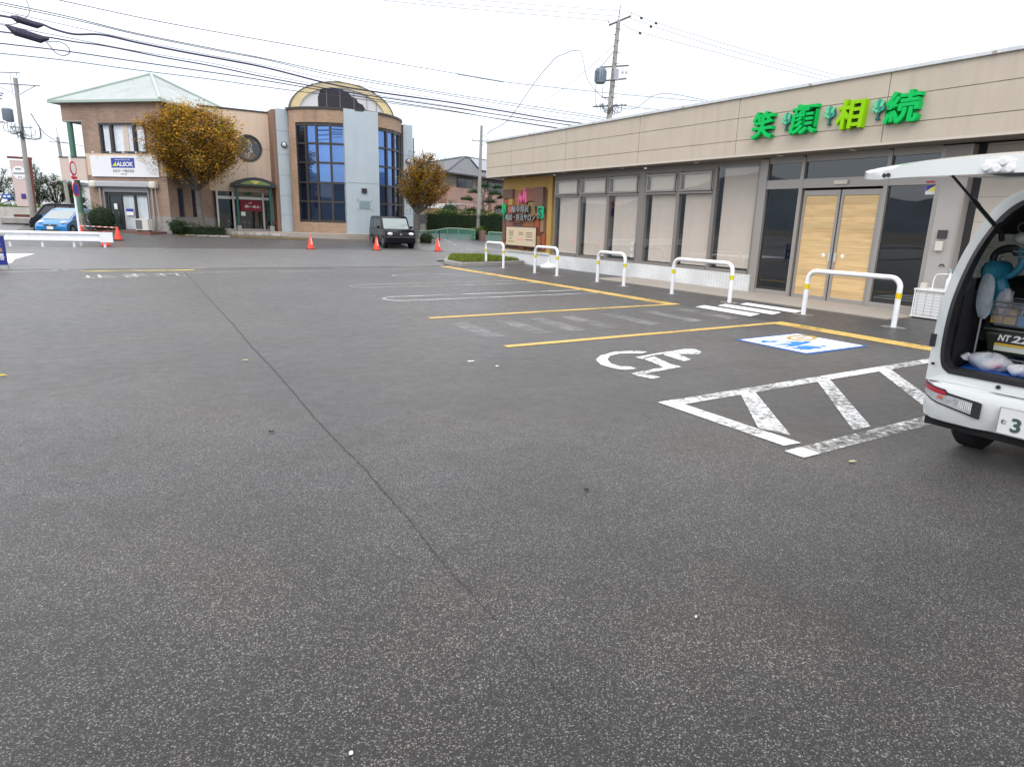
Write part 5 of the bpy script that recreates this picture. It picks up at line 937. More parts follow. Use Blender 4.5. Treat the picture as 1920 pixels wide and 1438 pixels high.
b = MB(); b.box(5.0, 8.9, 41.95, 42.25, 7.33, 7.41); b.box(5.2, 9, 42.2, 50, 7.2, 7.3); b.build('parapet_cap', m_bf, tb); b = MB(); b.box(7.52, 7.54, 41.993, 42, 2.85, 4.58); b.box(8.42, 8.87, 41.993, 42, 5.3, 5.32); b.build('panel_joint', M('cream_joint', (.30, .22, .17), .8), tb)
rw = MB(); P1, P2 = wall_hole(7.66, 5.32, .75), wall_hole(7.66, 5.32, .67)
for k in range(32): a, c, d_, e_ = P1[k], P1[(k + 1) % 32], P2[(k + 1) % 32], P2[k]; rw.prism([(a[0], 41.96, a[1]), (c[0], 41.96, c[1]), (d_[0], 41.96, d_[1]), (e_[0], 41.96, e_[1])], (0, .12, 0))
rwo = rw.build('round_window', m_bf, tb); b = MB(); b.prism([(x, 42.06, z) for x, z in wall_hole(7.66, 5.32, .69)], (0, .02, 0)); b.build('pane', m_gm, rwo)
b = MB()
for k, (dx, dz, r_) in enumerate(((.05, .35, .05), (.12, .18, .09), (.1, -.02, .08), (.16, -.18, .06), (.02, -.3, .05), (-.1, -.45, .10), (.1, -.46, .12))):
    c = [(7.66 + dx + r_ * math.cos(t), 42.055, 5.32 + dz + r_ * .8 * math.sin(t)) for t in [2 * PI * q / 9 for q in range(9)]]; b.tube(c + [c[0]], .012, 5)
b.build('window_decal', m_pl, rwo)
# ground floor shop front of the wing
m_al = M('aluminium', (.50, .49, .45), .4, .4); sf = empty('restaurant_front', (7.2, 42, .6), None, None); sf.parent = tb; sf.location = Vector((7.2, 42, .6)) - wl(tb)
b = MB()
for x in (5.75, 6.62, 8.28, 8.86): b.box(x - .05, x + .05, 41.96, 42.1, .66, 2.85)
for x0, x1 in ((5.8, 6.57), (6.67, 8.23), (8.33, 8.81)): b.box(x0, x1, 41.98, 42.08, 2.42, 2.58); b.box(x0, x1, 41.98, 42.08, .66, .74)
b.build('door_frame', m_al, sf); b = MB()
for x0, x1 in ((5.8, 6.57), (6.67, 8.23), (8.33, 8.81)): b.box(x0, x1, 42.03, 42.04, .74, 2.42); b.box(x0, x1, 42.03, 42.04, 2.58, 2.85)
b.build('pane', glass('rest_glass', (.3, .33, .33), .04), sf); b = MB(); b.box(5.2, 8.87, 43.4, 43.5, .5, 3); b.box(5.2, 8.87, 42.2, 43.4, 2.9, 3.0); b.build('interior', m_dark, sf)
nr = MB()
for k in range(24):
    x0 = 6.98 + 1.22 * k / 24; x1 = 6.98 + 1.22 * (k + 1) / 24; y0 = 41.9 + .02 * math.sin(k * .9); y1 = 41.9 + .02 * math.sin((k + 1) * .9); nr.quad((x0, y0, 1.78), (x1, y1, 1.78), (x1, y1, 2.38), (x0, y0, 2.38))
nro = tag(nr.build('entrance_curtain', M('noren_red', (.22, .02, .035), .85, var=.1)), 'dark red cloth door curtain with white brush characters', 'door curtain')
b = MB(); put_text(b, '福一めん', (7.65, 41.86, 2.03), (1, 0, 0), (0, 0, 1), .88, .17, .01, .02); put_text(b, '元祖', (7.5, 41.86, 2.24), (1, 0, 0), (0, 0, 1), .22, .08, .01, .0); b.build('lettering', m_pl, nro)
# arched canopy
cn = MB(); pf = [(6.5, 3.1), (6.5, 3.3), (6.75, 3.45), (7.2, 3.6), (7.68, 3.66), (8.15, 3.6), (8.6, 3.45), (8.85, 3.3), (8.85, 3.1)]
cn.prism([(x, 40.75, z) for x, z in pf], (0, 1.22, 0)); cno = cn.build('canopy', M('canopy_dark', (.022, .03, .03), .4), tb, bevel=.03)
b = MB(); b.prism([(x, 40.72, z) for x, z in ((6.85, 3.24), (6.95, 3.33), (7.25, 3.43), (7.68, 3.48), (8.1, 3.43), (8.4, 3.33), (8.5, 3.24))], (0, .04, 0)); b.build('canopy_panel', M('canopy_olive', (.17, .22, .07), .5), cno)
b = MB(); b.prism([(7.38, 40.71, 3.45), (7.98, 40.71, 3.45), (7.68, 40.71, 3.25)], (0, .02, 0)); b.build('canopy_triangle', M('canopy_yellow', (.55, .50, .12), .5), cno)
for x in (6.68, 8.5):
    b = MB(); b.tube([(x, 40.95, .9), (x, 40.95, 3.15)], .075, 12); o = b.build('canopy_post', M('post_green', (.02, .10, .08), .4), tb, smooth=True); b = MB(); b.box(x - .12, x + .12, 40.83, 41.07, .5, .95); b.build('post_base', m_conc, o, bevel=.02)
b = MB(); b.box(6.82, 7.05, 40.85, 40.87, 1.5, 1.72); b.build('menu_board', M('menu_mint', (.42, .52, .47), .6), tb)
b = MB(); b.box(8.62, 8.95, 41.4, 41.7, 1.0, 1.22); o = b.build('mail_box', M('mail_red', (.30, .03, .03), .5), None, bevel=.03); tag(o, 'small red mail box on a stand right of the restaurant door', 'mail box'); b = MB(); b.box(8.72, 8.85, 41.5, 41.6, .6, 1.0); b.build('stand', M('stand_brown', (.12, .04, .03), .6), o)
# tiled entrance step
b = MB(); st = [(5.0, 39.9), (8.9, 39.0), (12.0, 37.95), (14.4, 37.9), (14.6, 38.8), (9.5, 42), (5.0, 42)]; b.prism([(x, y, .25) for x, y in st], (0, 0, .40)); stp = tag(b.build('entrance_step', m_cstep, None, bevel=.02), kind='structure')
m_tt = bricks('step_tile', (.52, .49, .44), (.14, .12, .11), (.25, .23, .2), .16, .2, .01, .0)
b = MB(); b.prism([(5.0, 39.88, .50), (8.9, 38.98, .44), (8.9, 38.98, .56), (5.0, 39.88, .645)], (.02, .03, 0)); b.build('tile_edge', m_tt, stp)
# wheel stops by the hedge
for k, x in enumerate((3.9, 4.45, 5.0, 5.55)):
    b = MB(); z = zg(0, 39.2 - k * .1); b.box(x - .25, x + .25, 38.95 - k * .12, 39.1 - k * .12, z, z + .13); tag(b.build('wheel_stop', m_conc, None, bevel=.03), 'concrete wheel stop below the clipped hedge, ' + ('leftmost', 'second from left', 'third from left', 'rightmost')[k] + ' of the four', 'wheel stop', 'wheel stops under the hedge')
# ================================================================== VEGETATION
def leafquad(b, p, s, flat=.0):
    a = random.uniform(0, 2 * PI); el = random.uniform(-1, 1) * (1 - flat); d1 = Vector((math.cos(a), math.sin(a), el * .8)).normalized(); d2 = d1.cross(Vector((random.uniform(-.5, .5), random.uniform(-.5, .5), 1))).normalized()
    w_ = s * random.uniform(.35, .6); l_ = s * random.uniform(.7, 1.3); p = Vector(p)
    b.face([b.vert(p - d1 * l_ * .5), b.vert(p + d2 * w_ * .5), b.vert(p + d1 * l_ * .5), b.vert(p - d2 * w_ * .5)])
m_bark = M('bark', (.13, .115, .10), .9, var=.3, vs=8, bump=.8, bs=20)
def tree(name, label, base, fork, cen, rad, trunk_r, mats, wts, nl=9, twigs=26, leaves=16, ls=.13, bias=.35, group=None, bare=0.0, cat='tree', shape=None, fill=0):
    t = empty(name, base, label, cat, group); base = Vector(base); fork = Vector(fork); cen = Vector(cen)
    b = MB(); b.tube(cr_spline([base - Vector((0, 0, .1)), base + Vector((0, 0, .25)), base.lerp(fork, .5) + Vector((random.uniform(-.05, .05), 0, 0)), fork], 4), [trunk_r * 1.35] + [trunk_r * lerp(1.05, .8, k / 12) for k in range(12)], 12)
    lf = MB()
    sd = [random.uniform(0, 6) for _ in range(4)]
    def inside(v):
        a_ = math.atan2(v.y, v.x); w_ = 1 + .12 * math.sin(2 * a_ + sd[0] + v.z) + .12 * math.sin(5 * a_ + sd[1] + 3 * v.z) + .10 * math.sin(7 * v.z + sd[2] + 3 * a_)
        return Vector((v.x * rad[0], v.y * rad[1], v.z * rad[2])) * w_
    for k in range(nl):
        a = 2.39996 * k + random.uniform(-.3, .3); el = -.42 + 1.75 * ((k + .5) / nl) + random.uniform(-.1, .1)
        d = Vector((math.cos(a) * math.cos(el), math.sin(a) * math.cos(el), math.sin(el))); tip = cen + inside(d * random.uniform(.78, .95)); mid = fork.lerp(tip, .5) + Vector((random.uniform(-.2, .2), random.uniform(-.2, .2), .10 * rad[2] * (1 if el > .2 else -.3))); L1 = cr_spline([fork, mid, tip], 5); b.tube(L1, [lerp(trunk_r * .5, .012, q / (len(L1) - 1)) for q in range(len(L1))], 6, False)
        for j in range(twigs):
            s = .32 + .68 * random.random() ** .7; p0 = L1[min(len(L1) - 1, int(s * (len(L1) - 1)))]
            dd = Vector((random.gauss(0, 1), random.gauss(0, 1), random.gauss(.25, .8))).normalized(); out_ = (p0 - fork); out_ = out_.normalized() if out_.length > .1 else Vector((0, 0, 1)); dd = (dd * .8 + out_ * .9 + Vector((0, 0, bias))).normalized()
            l_ = random.uniform(.25, .62) * min(rad) * (1.15 - s * .4); p1 = p0 + dd * l_
            q = p1 - cen; e_ = math.sqrt((q.x / rad[0]) ** 2 + (q.y / rad[1]) ** 2 + (q.z / rad[2]) ** 2)
            if e_ > 1.08: p1 = cen + q / e_ * random.uniform(.86, 1.2)
            if shape and not shape(p1): continue
            b.tube([p0, p0.lerp(p1, .5) + Vector((0, 0, .03)), p1], [.016, .011, .005], 4, False)
            if random.random() < bare + (.25 if e_ > 1.15 and p1.z > cen.z + rad[2] * .5 else 0): continue
            m0 = random.choices(range(len(mats)), wts)[0]
            for _ in range(leaves):
                s2 = random.uniform(.15, 1.08); p = p0.lerp(p1, s2) + Vector((random.gauss(0, .11), random.gauss(0, .11), random.gauss(0, .08))) * (ls / .12)
                lf.mi = m0 if random.random() < .6 else random.choices(range(len(mats)), wts)[0]; leafquad(lf, p, ls)
    for _ in range(fill):
        d = Vector((random.gauss(0, 1), random.gauss(0, 1), random.gauss(-.15, 1))).normalized(); c = cen + inside(d * random.uniform(.35, .93) ** .6); st = ((c - fork).normalized() + Vector((0, 0, .15))) * .16; m0 = random.choices(range(len(mats)), wts)[0]
        for _ in range(16): lf.mi = m0 if random.random() < .7 else random.choices(range(len(mats)), wts)[0]; leafquad(lf, c + st * random.uniform(-1.6, 1.6) + Vector((random.gauss(0, .10), random.gauss(0, .10), random.gauss(0, .07))), ls)
    b.build('trunk', m_bark, t); lf.build('crown', mats, t, fixn=False); return t
ly, lo, lg, lb_ = leafmat('leaf_yellow', (.60, .36, .045), .35), leafmat('leaf_orange', (.50, .26, .045), .3), leafmat('leaf_olive', (.24, .20, .03), .3), leafmat('leaf_brown', (.26, .12, .03), .25)
dg, mg, og = leafmat('leaf_dark', (.025, .06, .02), .2), leafmat('leaf_mid', (.06, .115, .03), .25), leafmat('leaf_grey', (.10, .13, .06), .25)
random.seed(21)
tree('zelkova_tree', 'autumn yellow broad crowned tree in front of the brick office', (4.62, 39.75, .45), (4.5, 39.65, 2.75), (4.45, 39.3, 5.05), (2.75, 2.2, 2.05), .17, [ly, lo, lg, lb_], (5, 3, 3.2, 1), 38, 42, 15, .14, .22, fill=620)
random.seed(5)
tree('maple_tree', 'brown orange leafed tree standing behind the black boxy car', (15.7, 36.6, .2), (15.85, 36.5, 1.9), (16.15, 36.1, 3.55), (1.5, 1.35, 1.65), .18, [lo, lb_, lg, ly], (2.5, 3.5, 3, 1.2), 26, 36, 14, .12, .2, fill=160)
random.seed(9)
b = MB(); 
for k in range(26):
    x, y = 16.2 + random.uniform(-.7, .9), 36.2 + random.uniform(-.4, .4); z = 4.6; P = [(x, y, z - .6)]; dx = random.uniform(-.35, .5)
    for q in range(4): P.append((P[-1][0] + dx * .5 + random.uniform(-.08, .08), P[-1][1] + random.uniform(-.08, .08), P[-1][2] + random.uniform(.25, .42)))
    b.tube(cr_spline(P, 3), .008, 4, False)
    b.mi = 1
    for p in P[1:]:
        for _ in range(3): leafquad(b, Vector(p) + Vector((random.gauss(0, .08), 0, random.gauss(0, .08))), .08)
    b.mi = 0
tag(b.build('bare_bush', [m_bark, leafmat('twig_leaf', (.35, .25, .18), .3)]), 'sparse bare twigs rising above the brown orange tree', 'tree')
# clipped hedges: dense leaf shells over a dark core
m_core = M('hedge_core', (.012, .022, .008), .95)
def hedge(name, label, x0, x1, y0, y1, z0, z1, mats, wts, dens=260, ls=.09, T=None, rough=.06, group=None, cat='hedge', parent_loc=None):
    t = empty(name, ((x0 + x1) / 2, (y0 + y1) / 2, z0) if T is None else tuple(T @ Vector(((x0 + x1) / 2, (y0 + y1) / 2, z0))), label, cat, group)
    b = MB(); b.T = T; b.box(x0 + .08, x1 - .08, y0 + .08, y1 - .08, z0, z1 - .08); b.build('stem_core', m_core, t)
    b = MB(); b.T = T; dx, dy, dz = x1 - x0, y1 - y0, z1 - z0
    for (area, fn) in ((dx * dz, lambda: (random.uniform(x0, x1), y0, random.uniform(z0, z1))), (dx * dy, lambda: (random.uniform(x0, x1), random.uniform(y0, y1), z1)), (dy * dz, lambda: (x0, random.uniform(y0, y1), random.uniform(z0, z1))), (dy * dz, lambda: (x1, random.uniform(y0, y1), random.uniform(z0, z1)))):
        for _ in range(int(area * dens)):
            p = fn(); wv = .07 * math.sin(p[0] * 3.1 + p[2] * 2) + .05 * math.sin(p[0] * 7.3 + p[1] * 5); b.mi = random.choices(range(len(mats)), wts)[0]
            leafquad(b, (p[0] + random.gauss(0, rough), p[1] + random.gauss(0, rough) + wv * .6, p[2] + random.gauss(0, rough) + (wv if p[2] == z1 else 0)), ls)
    b.build('foliage', mats, t, fixn=False); return t
random.seed(31)
hedge('clipped_hedge', 'low clipped olive hedge under the autumn yellow tree', 3.4, 5.75, 39.35, 40.1, .40, .92, [leafmat('hedge_olive', (.10, .10, .022), .2), mg, dg], (4, 2, 2), 420, .08)
def bush(name, label, c, r, mats, wts, n=1600, ls=.1, cat='bush', group=None):
    t = empty(name, (c[0], c[1], c[2] - r[2]), label, cat, group); b = MB(); b.blob(c, r[0] * .72, r[1] * .72, r[2] * .78, 12, 8, .1); b.build('stem_core', m_core, t); b = MB()
    for _ in range(n):
        d_ = Vector((random.gauss(0, 1), random.gauss(0, 1), random.gauss(0, 1))).normalized(); q = random.uniform(.72, 1.05) * (1 + .18 * math.sin(d_.x * 5 + d_.z * 4 + c[0]) + .12 * math.sin(d_.y * 9 + d_.z * 6)); b.mi = random.choices(range(len(mats)), wts)[0]; leafquad(b, (c[0] + d_.x * r[0] * q, c[1] + d_.y * r[1] * q, c[2] + d_.z * r[2] * q), ls)
    b.build('foliage', mats, t, fixn=False); return t
bush('round_shrub', 'green shrub at the office corner left of the clipped hedge', (3.35, 39.35, .85), (.5, .4, .42), [mg, dg, og], (3, 2, 1), 900)
bush('round_shrub', 'dark green shrub between the green column and the office door', (-.05, 41.6, 1.15), (.85, .6, .75), [dg, mg, og], (4, 2, 1), 1500)
bush('round_shrub', 'small dark shrub at the foot of the brown orange tree', (16.5, 36.7, .45), (.55, .4, .4), [dg, mg, lb_], (4, 2, 1), 700)
b = MB(); b.tube([(17.0, 35.9, .1), (17.0, 35.9, .95)], .035, 8); tag(b.build('short_post', m_bk), 'short black post right of the black boxy car', 'post')
# hedge, wall and fence along the side road
fA = Vector((16.4, 39.3, 0)); fB = Vector((20.9, 38.5, 0))
hd = Vector((.86, -.51, 0)).normalized()
HT = Matrix(((hd.x, -hd.y, 0, 20.6), (hd.y, hd.x, 0, 45.8), (0, 0, 1, 0), (0, 0, 0, 1)))
random.seed(41)
hedge('tall_hedge', 'tall clipped dark green hedge behind the green mesh fence', 0, 8.5, 0, 1.0, .5, 2.06, [dg, leafmat('hedge_dark', (.04, .085, .03), .2), mg], (3, 4, 2), 330, .10, HT)
b = MB(); b.T = HT
for _ in range(900):
    b.mi = random.choice((0, 0, 1)); leafquad(b, (random.uniform(-1.6, 7.5) , random.uniform(.2, .9), 2.08 + abs(random.gauss(0, .13))), .13)
tag(b.build('hedge_shoots', [leafmat('shoot', (.22, .26, .05), .35), mg], None, fixn=False), 'pale yellow green shoots growing along the top of the tall hedge', 'shoots', kind='stuff')
b = MB(); b.T = HT; b.box(-3.8, -.05, .1, .25, .3, 1.25); cw = tag(b.build('garden_wall', m_conc), 'weathered pale block wall left of the tall hedge', 'wall')
b = MB(); b.T = HT
for x in (-2.9, -1.6, -.6): b.box(x - .12, x + .12, .0, .1, .3, 1.9)
b.build('pier', M('pier_dark', (.10, .10, .10), .9), cw); b = MB(); b.T = HT; b.box(-3.8, -.05, .12, .2, 1.25, 1.95); b.build('upper_panel', M('wall_grey', (.11, .11, .115), .8, var=.1), cw)
m_fg = M('fence_green', (.13, .30, .24), .45); m_mesh = newmat('fence_mesh'); n_ = m_mesh.node_tree.nodes; l_ = m_mesh.node_tree.links
o = n_.new('ShaderNodeOutputMaterial'); bs_ = n_.new('ShaderNodeBsdfPrincipled'); bs_.inputs['Base Color'].default_value = (.08, .24, .18, 1); tr = n_.new('ShaderNodeBsdfTransparent'); mxs = n_.new('ShaderNodeMixShader'); tcn = n_.new('ShaderNodeTexCoord'); mpn = n_.new('ShaderNodeMapping'); mpn.inputs['Rotation'].default_value = (0, 0, PI / 4)
l_.new(tcn.outputs['UV'], mpn.inputs[0]); bk_ = n_.new('ShaderNodeTexBrick'); bk_.offset = 0; bk_.inputs['Scale'].default_value = 1; bk_.inputs['Brick Width'].default_value = .06; bk_.inputs['Row Height'].default_value = .06; bk_.inputs['Mortar Size'].default_value = .011; l_.new(mpn.outputs[0], bk_.inputs['Vector'])
l_.new(bk_.outputs['Fac'], mxs.inputs[0]); l_.new(tr.outputs[0], mxs.inputs[1]); l_.new(bs_.outputs[0], mxs.inputs[2]); l_.new(mxs.outputs[0], o.inputs[0])
def fence(label, pts, hts, z):
    t = empty('mesh_fence', (pts[0][0], pts[0][1], z), label, 'fence', None)
    for (x, y), h in zip(pts, hts): b = MB(); b.tube([(x, y, z - .1), (x, y, z + h)], .032, 8); b.build('post', m_fg, t)
    b = MB(); b.tube([(x, y, z + h) for (x, y), h in zip(pts, hts)], .026, 8); b.build('top_rail', M('rail_pale', (.32, .42, .30), .5), t)
    b = MB()
    for k in range(len(pts) - 1):
        (x0, y0), (x1, y1) = pts[k], pts[k + 1]; b.quad((x0, y0, z + .05), (x1, y1, z + .05), (x1, y1, z + hts[k + 1]), (x0, y0, z + hts[k]))
    b.build('mesh', m_mesh, t, fixn=False)
fence('green mesh fence with rising top rail in front of the tall hedge', [(15.6, 39.9), (16.6, 39.6), (17.6, 39.3), (18.3, 39.1), (19.0, 38.9), (19.7, 38.7), (20.75, 38.4)], [.5, .5, .5, .58, .72, .72, .66], .36)
fence('short green mesh fence right of the stone post, behind the nearest white hoop', [(21.5, 37.9), (22.3, 37.3), (23.5, 36.4)], [.62, .60, .6], .28)
bush('round_shrub', 'light green rounded shrub between the two mesh fences', (21.2, 38.8, .75), (.55, .5, .5), [mg, og, leafmat('lime_leaf', (.17, .24, .05), .3)], (2, 1, 3), 900)
b = MB(); b.box(21.0, 21.35, 38.0, 38.35, .2, .95); tag(b.build('stone_post', M('stone_brown', (.17, .11, .085), .9, var=.3, vs=5, bump=.6), bevel=.04), 'rough brown stone gate post beside the light green shrub', 'gate post')
# niwaki pine
pn = empty('garden_pine', (25.2, 45.2, .6), 'cloud pruned garden pine with dark flat pads behind the hedge', 'tree'); random.seed(51)
rtv = Vector((.848, -.53, 0)); fhv = Vector((.53, .848, 0)); pb0 = Vector((25.3, 45.3, .6))
b = MB(); b.tube(cr_spline([pb0, pb0 + Vector((.1, 0, 1.2)), pb0 + rtv * -.15 + Vector((0, 0, 2.4)), pb0 + rtv * .1 + Vector((0, 0, 3.6))], 4), [.12] * 4 + [.09] * 5 + [.05] * 4, 8); pl = MB()
for du, dz, r_ in ((-1.35, 2.55, .55), (-.75, 3.1, .62), (-1.0, 1.75, .6), (-.1, 3.55, .6), (.75, 3.0, .6), (.95, 3.5, .42), (.35, 2.4, .6), (1.2, 2.0, .5), (-.3, 1.6, .65), (.8, 1.35, .5), (-1.45, 1.5, .5), (1.35, 2.75, .4)):
    c = pb0 + rtv * du + Vector((0, 0, dz)) + fhv * random.uniform(-.3, .3); b.tube([pb0 + Vector((0, 0, dz - .35)), c], [.04, .02], 5)
    for _ in range(620):
        d_ = Vector((random.gauss(0, 1), random.gauss(0, 1), abs(random.gauss(0, .8)) - .15)).normalized(); q = random.uniform(.35, 1.02); pl.mi = random.choice((0, 0, 1)); leafquad(pl, (c.x + d_.x * r_ * q, c.y + d_.y * r_ * q, c.z + d_.z * r_ * .55 * q), .12)
b.build('trunk', m_bark, pn); pl.build('crown', [dg, leafmat('pine_green', (.05, .10, .035), .2)], pn, fixn=False)
bush('round_shrub', 'big rounded green shrub behind the tall hedge, left of the pine', (22.9, 46.6, 1.9), (1.0, .9, 1.1), [mg, dg, leafmat('bush_green', (.09, .15, .04), .25)], (3, 2, 2), 2200, .11)
# far house with tiled hip roof and solar panels
HA = Vector((27.4, 56.3, 0)); he = Vector((.883, .469, 0)); hf = Vector((-.469, .883, 0))
def hq(u, v, z): return HA + he * u + hf * v + Vector((0, 0, z))
def hb(b, u0, u1, v0, v1, z0, z1):
    i = [b.vert(hq(*p)) for p in ((u0, v0, z0), (u1, v0, z0), (u1, v1, z0), (u0, v1, z0), (u0, v0, z1), (u1, v0, z1), (u1, v1, z1), (u0, v1, z1))]
    for q in ((0, 3, 2, 1), (4, 5, 6, 7), (0, 1, 5, 4), (1, 2, 6, 5), (2, 3, 7, 6), (3, 0, 4, 7)): b.face([i[k] for k in q])
hs = empty('tiled_house', hq(4, 3, .6), 'two storey pinkish house with dark tiled hip roof and solar panels', 'building')
b = MB(); hb(b, 0, 21, .8, 8, .5, 5.9); b.build('wall', M('house_cream', (.44, .37, .33), .8, var=.06), hs); b = MB(); hb(b, .0, 7.2, 0, .8, .5, 4.6); hb(b, 7.9, 21, -.02, .8, .5, 4.3); hb(b, -.8, 0, .6, 5, .5, 4.6); b.build('balcony_wall', bricks('pink_tile', (.40, .25, .20), (.36, .22, .18), (.25, .17, .14), .3, .1, .01), hs)
m_rt = bricks('roof_tile', (.075, .08, .095), (.055, .06, .072), (.02, .02, .025), .28, .26, .04, .5, .5, .9); b = MB(); z0, z1 = 5.82, 8.05
e_ = [hq(-1.0, -.6, z0), hq(21.5, -.6, z0), hq(21.5, 8.6, z0), hq(-1.0, 8.6, z0)]; r0, r1 = hq(8.6, 4, z1), hq(15, 4, z1)
b.poly([e_[0], e_[1], r1, r0]); b.poly([e_[2], e_[3], r0, r1]); b.poly([e_[3], e_[0], r0]); b.poly([e_[1], e_[2], r1]); ro = b.build('roof', m_rt, hs)
b = MB(); b.tube([e_[0], r0, r1], .14, 8); b.tube([e_[3], r0], .14, 8); b.tube([e_[1], r1], .14, 8); b.build('ridge_cap', M('ridge', (.05, .055, .065), .5), ro)
b = MB(); hb(b, -1.0, 21.5, -.62, 8.6, 5.69, 5.81); b.build('eave', m_bf, ro)
nrm = (e_[1] - e_[0]).cross(r0 - e_[0]).normalized(); b = MB()
def rp(u, t): return hq(u, -.6 + t * 4.6, z0 + t * (z1 - z0)) + nrm * .10
b.prism([rp(6.6, .28), rp(17, .28), rp(15, .93), rp(9.2, .93)], nrm * .04); b.build('solar_panel', M('solar', (.03, .045, .09), .12, spec=.9, var=.1, vs=.5), ro)
for u0, u1, z0_, z1_, v in ((2.7, 5.4, 4.62, 5.6, .78), (8.2, 11.0, 4.3, 5.55, .78), (8.4, 10.4, 1.6, 3.0, -.04)):
    b = MB(); hb(b, u0, u1, v - .03, v, z0_, z1_); o = b.build('window', m_bf, hs); b = MB(); hb(b, u0 + .08, (u0 + u1) / 2 - .04, v - .045, v - .03, z0_ + .08, z1_ - .08); hb(b, (u0 + u1) / 2 + .04, u1 - .08, v - .045, v - .03, z0_ + .08, z1_ - .08); b.build('pane', m_gm, o)
b = MB()
for u in (.0, .4, .8, 1.2): b.tube([hq(u, .05, 4.6), hq(u, .05, 4.95)], .02, 5)
b.tube([hq(0, .05, 4.95), hq(1.9, .05, 4.95)], .025, 5); b.tube([hq(7.55, .3, 1), hq(7.55, .3, 5.7)], .05, 6); b.build('railing', m_bf, hs)
lw = MB(); lw.prism([hq(-3.6, 1, 3.0), hq(.0, 1, 3.0), hq(.0, 1, 4.2), hq(-1.0, 1, 4.3)], hf * 3); b = lw.build('porch_roof', m_rt, hs); b = MB(); hb(b, -3.2, 0, 1.4, 4, .5, 3.0); b.build('annex_wall', M('annex', (.40, .32, .27), .8), hs)
cp = empty('carport', hq(-2.5, -3, .6), 'curved white roofed carport left of the tiled house', 'carport'); b = MB(); P = [(-4.2, 2.55), (-3.4, 2.85), (-2.2, 2.95), (-.2, 2.9)]
for a, c in zip(P, P[1:]): b.prism([hq(a[0], -3.2, a[1]), hq(c[0], -3.2, c[1]), hq(c[0], -3.2, c[1] + .05), hq(a[0], -3.2, a[1] + .05)], hf * 3)
b.build('roof', M('carport_sheet', (.52, .54, .54), .3), cp); b = MB(); hb(b, -4.2, -.2, -3.25, -3.15, 2.4, 2.5)
for u in (-4.0, -2.9, -1.6, -.3): b.tube([hq(u, -3.22, 2.45), hq(u, -3.22, 2.95)], .03, 6)
for u in (-4.0, -.3): b.tube([hq(u, -3.2, .6), hq(u, -3.2, 2.5)], .05, 6)
b.build('carport_frame', m_bf, cp)

# ================================================================== UTILITY POLES AND WIRES
m_pole = M('pole_concrete', (.30, .29, .27), .85, var=.15, vs=2, streak=.2); m_stl = M('pole_steel', (.14, .12, .12), .5, .3); m_ins = M('insulator', (.62, .64, .66), .3); m_tr = M('transformer', (.15, .19, .23), .45, var=.05); m_wire = M('wire_black', (.03, .03, .035), .5); m_wire2 = M('wire_purple_black', (.035, .03, .07), .5)
up_ = empty('utility_pole', (26.75, 32.7, 0), 'tall concrete utility pole with transformer rising behind the shop roof', 'utility pole', 'utility poles')
b = MB(); b.tube([(26.7, 32.7, 0), (26.8, 32.7, 7.8), (27.05, 32.7, 12.9), (27.07, 32.7, 13.25)], [.2, .165, .12, .12], 14); b.build('pole_shaft', m_pole, up_, smooth=True)
b = MB(); ca = Vector((.93, -.37, 0))
def arm(c, l0, l1, z, th=.045, tilt=0.0, dirv=ca): c = Vector(c); b.tube([c + dirv * l0 + Vector((0, 0, z - tilt * abs(l0))), c + dirv * l1 + Vector((0, 0, z + tilt * abs(l1)))], th, 6)
arm((27.05, 32.7, 0), -.55, .75, 13.2, .06, .45); arm((26.95, 32.7, 0), -.9, .9, 10.75, .045, .12); arm((26.9, 32.7, 0), -.9, .85, 10.0, .045, .15); arm((26.85, 32.7, 0), -1.1, 1.0, 8.55, .04, .1); arm((26.85, 32.7, 0), -.6, 0, 9.0, .03); b.tube([(27.07, 32.7, 13.2), (27.13, 32.7, 14.0)], .03, 6); b.tube([(26.9, 32.7, 11.6), (26.2, 33.0, 10.7)], .02, 5); b.build('cross_arm', m_stl, up_)
for p in ((26.5, 32.9, 13.05), (27.75, 32.42, 13.62), (27.13, 32.7, 13.98), (27.1, 32.72, 13.45)): b = MB(); b.lathe(p, [(.04, 0), (.06, .05), (.035, .08), (.055, .12), (.02, .16)], 8); b.build('insulator', m_ins, up_)
for x in (26.0, 26.2, 26.4, 27.2, 27.5, 27.8): b = MB(); b.lathe((x, 32.7 - (x - 26.85) * .4, 8.6 + (x - 26.85) * .1), [(.05, 0), (.05, .09), (.02, .12)], 7); b.build('insulator', m_ins, up_)
for p in ((27.5, 32.55, 10.6), (27.75, 32.5, 10.62)): b = MB(); b.lathe(p, [(.03, -.2), (.09, -.16), (.09, -.04), (.03, .12)], 8); b.build('insulator', m_ins, up_)
b = MB(); b.lathe((26.15, 32.95, 9.75), [(.26, 0), (.30, .04), (.31, .2), (.31, .75), (.27, .82), (.1, .86)], 16)
for k in range(12): a = 2 * PI * k / 12; b.box(26.15 + .3 * math.cos(a) - .015, 26.15 + .3 * math.cos(a) + .06 * math.cos(a) + .015, 32.95 + .3 * math.sin(a) - .015, 32.95 + .36 * math.sin(a) + .015, 9.85, 10.45)
b.build('transformer', m_tr, up_, smooth=True)
b = MB(); b.box(26.78, 27.1, 32.4, 32.56, 9.95, 10.6); b.build('switch_box', M('switch_grey', (.36, .37, .42), .4), up_, bevel=.03)
b = MB(); random.seed(61)
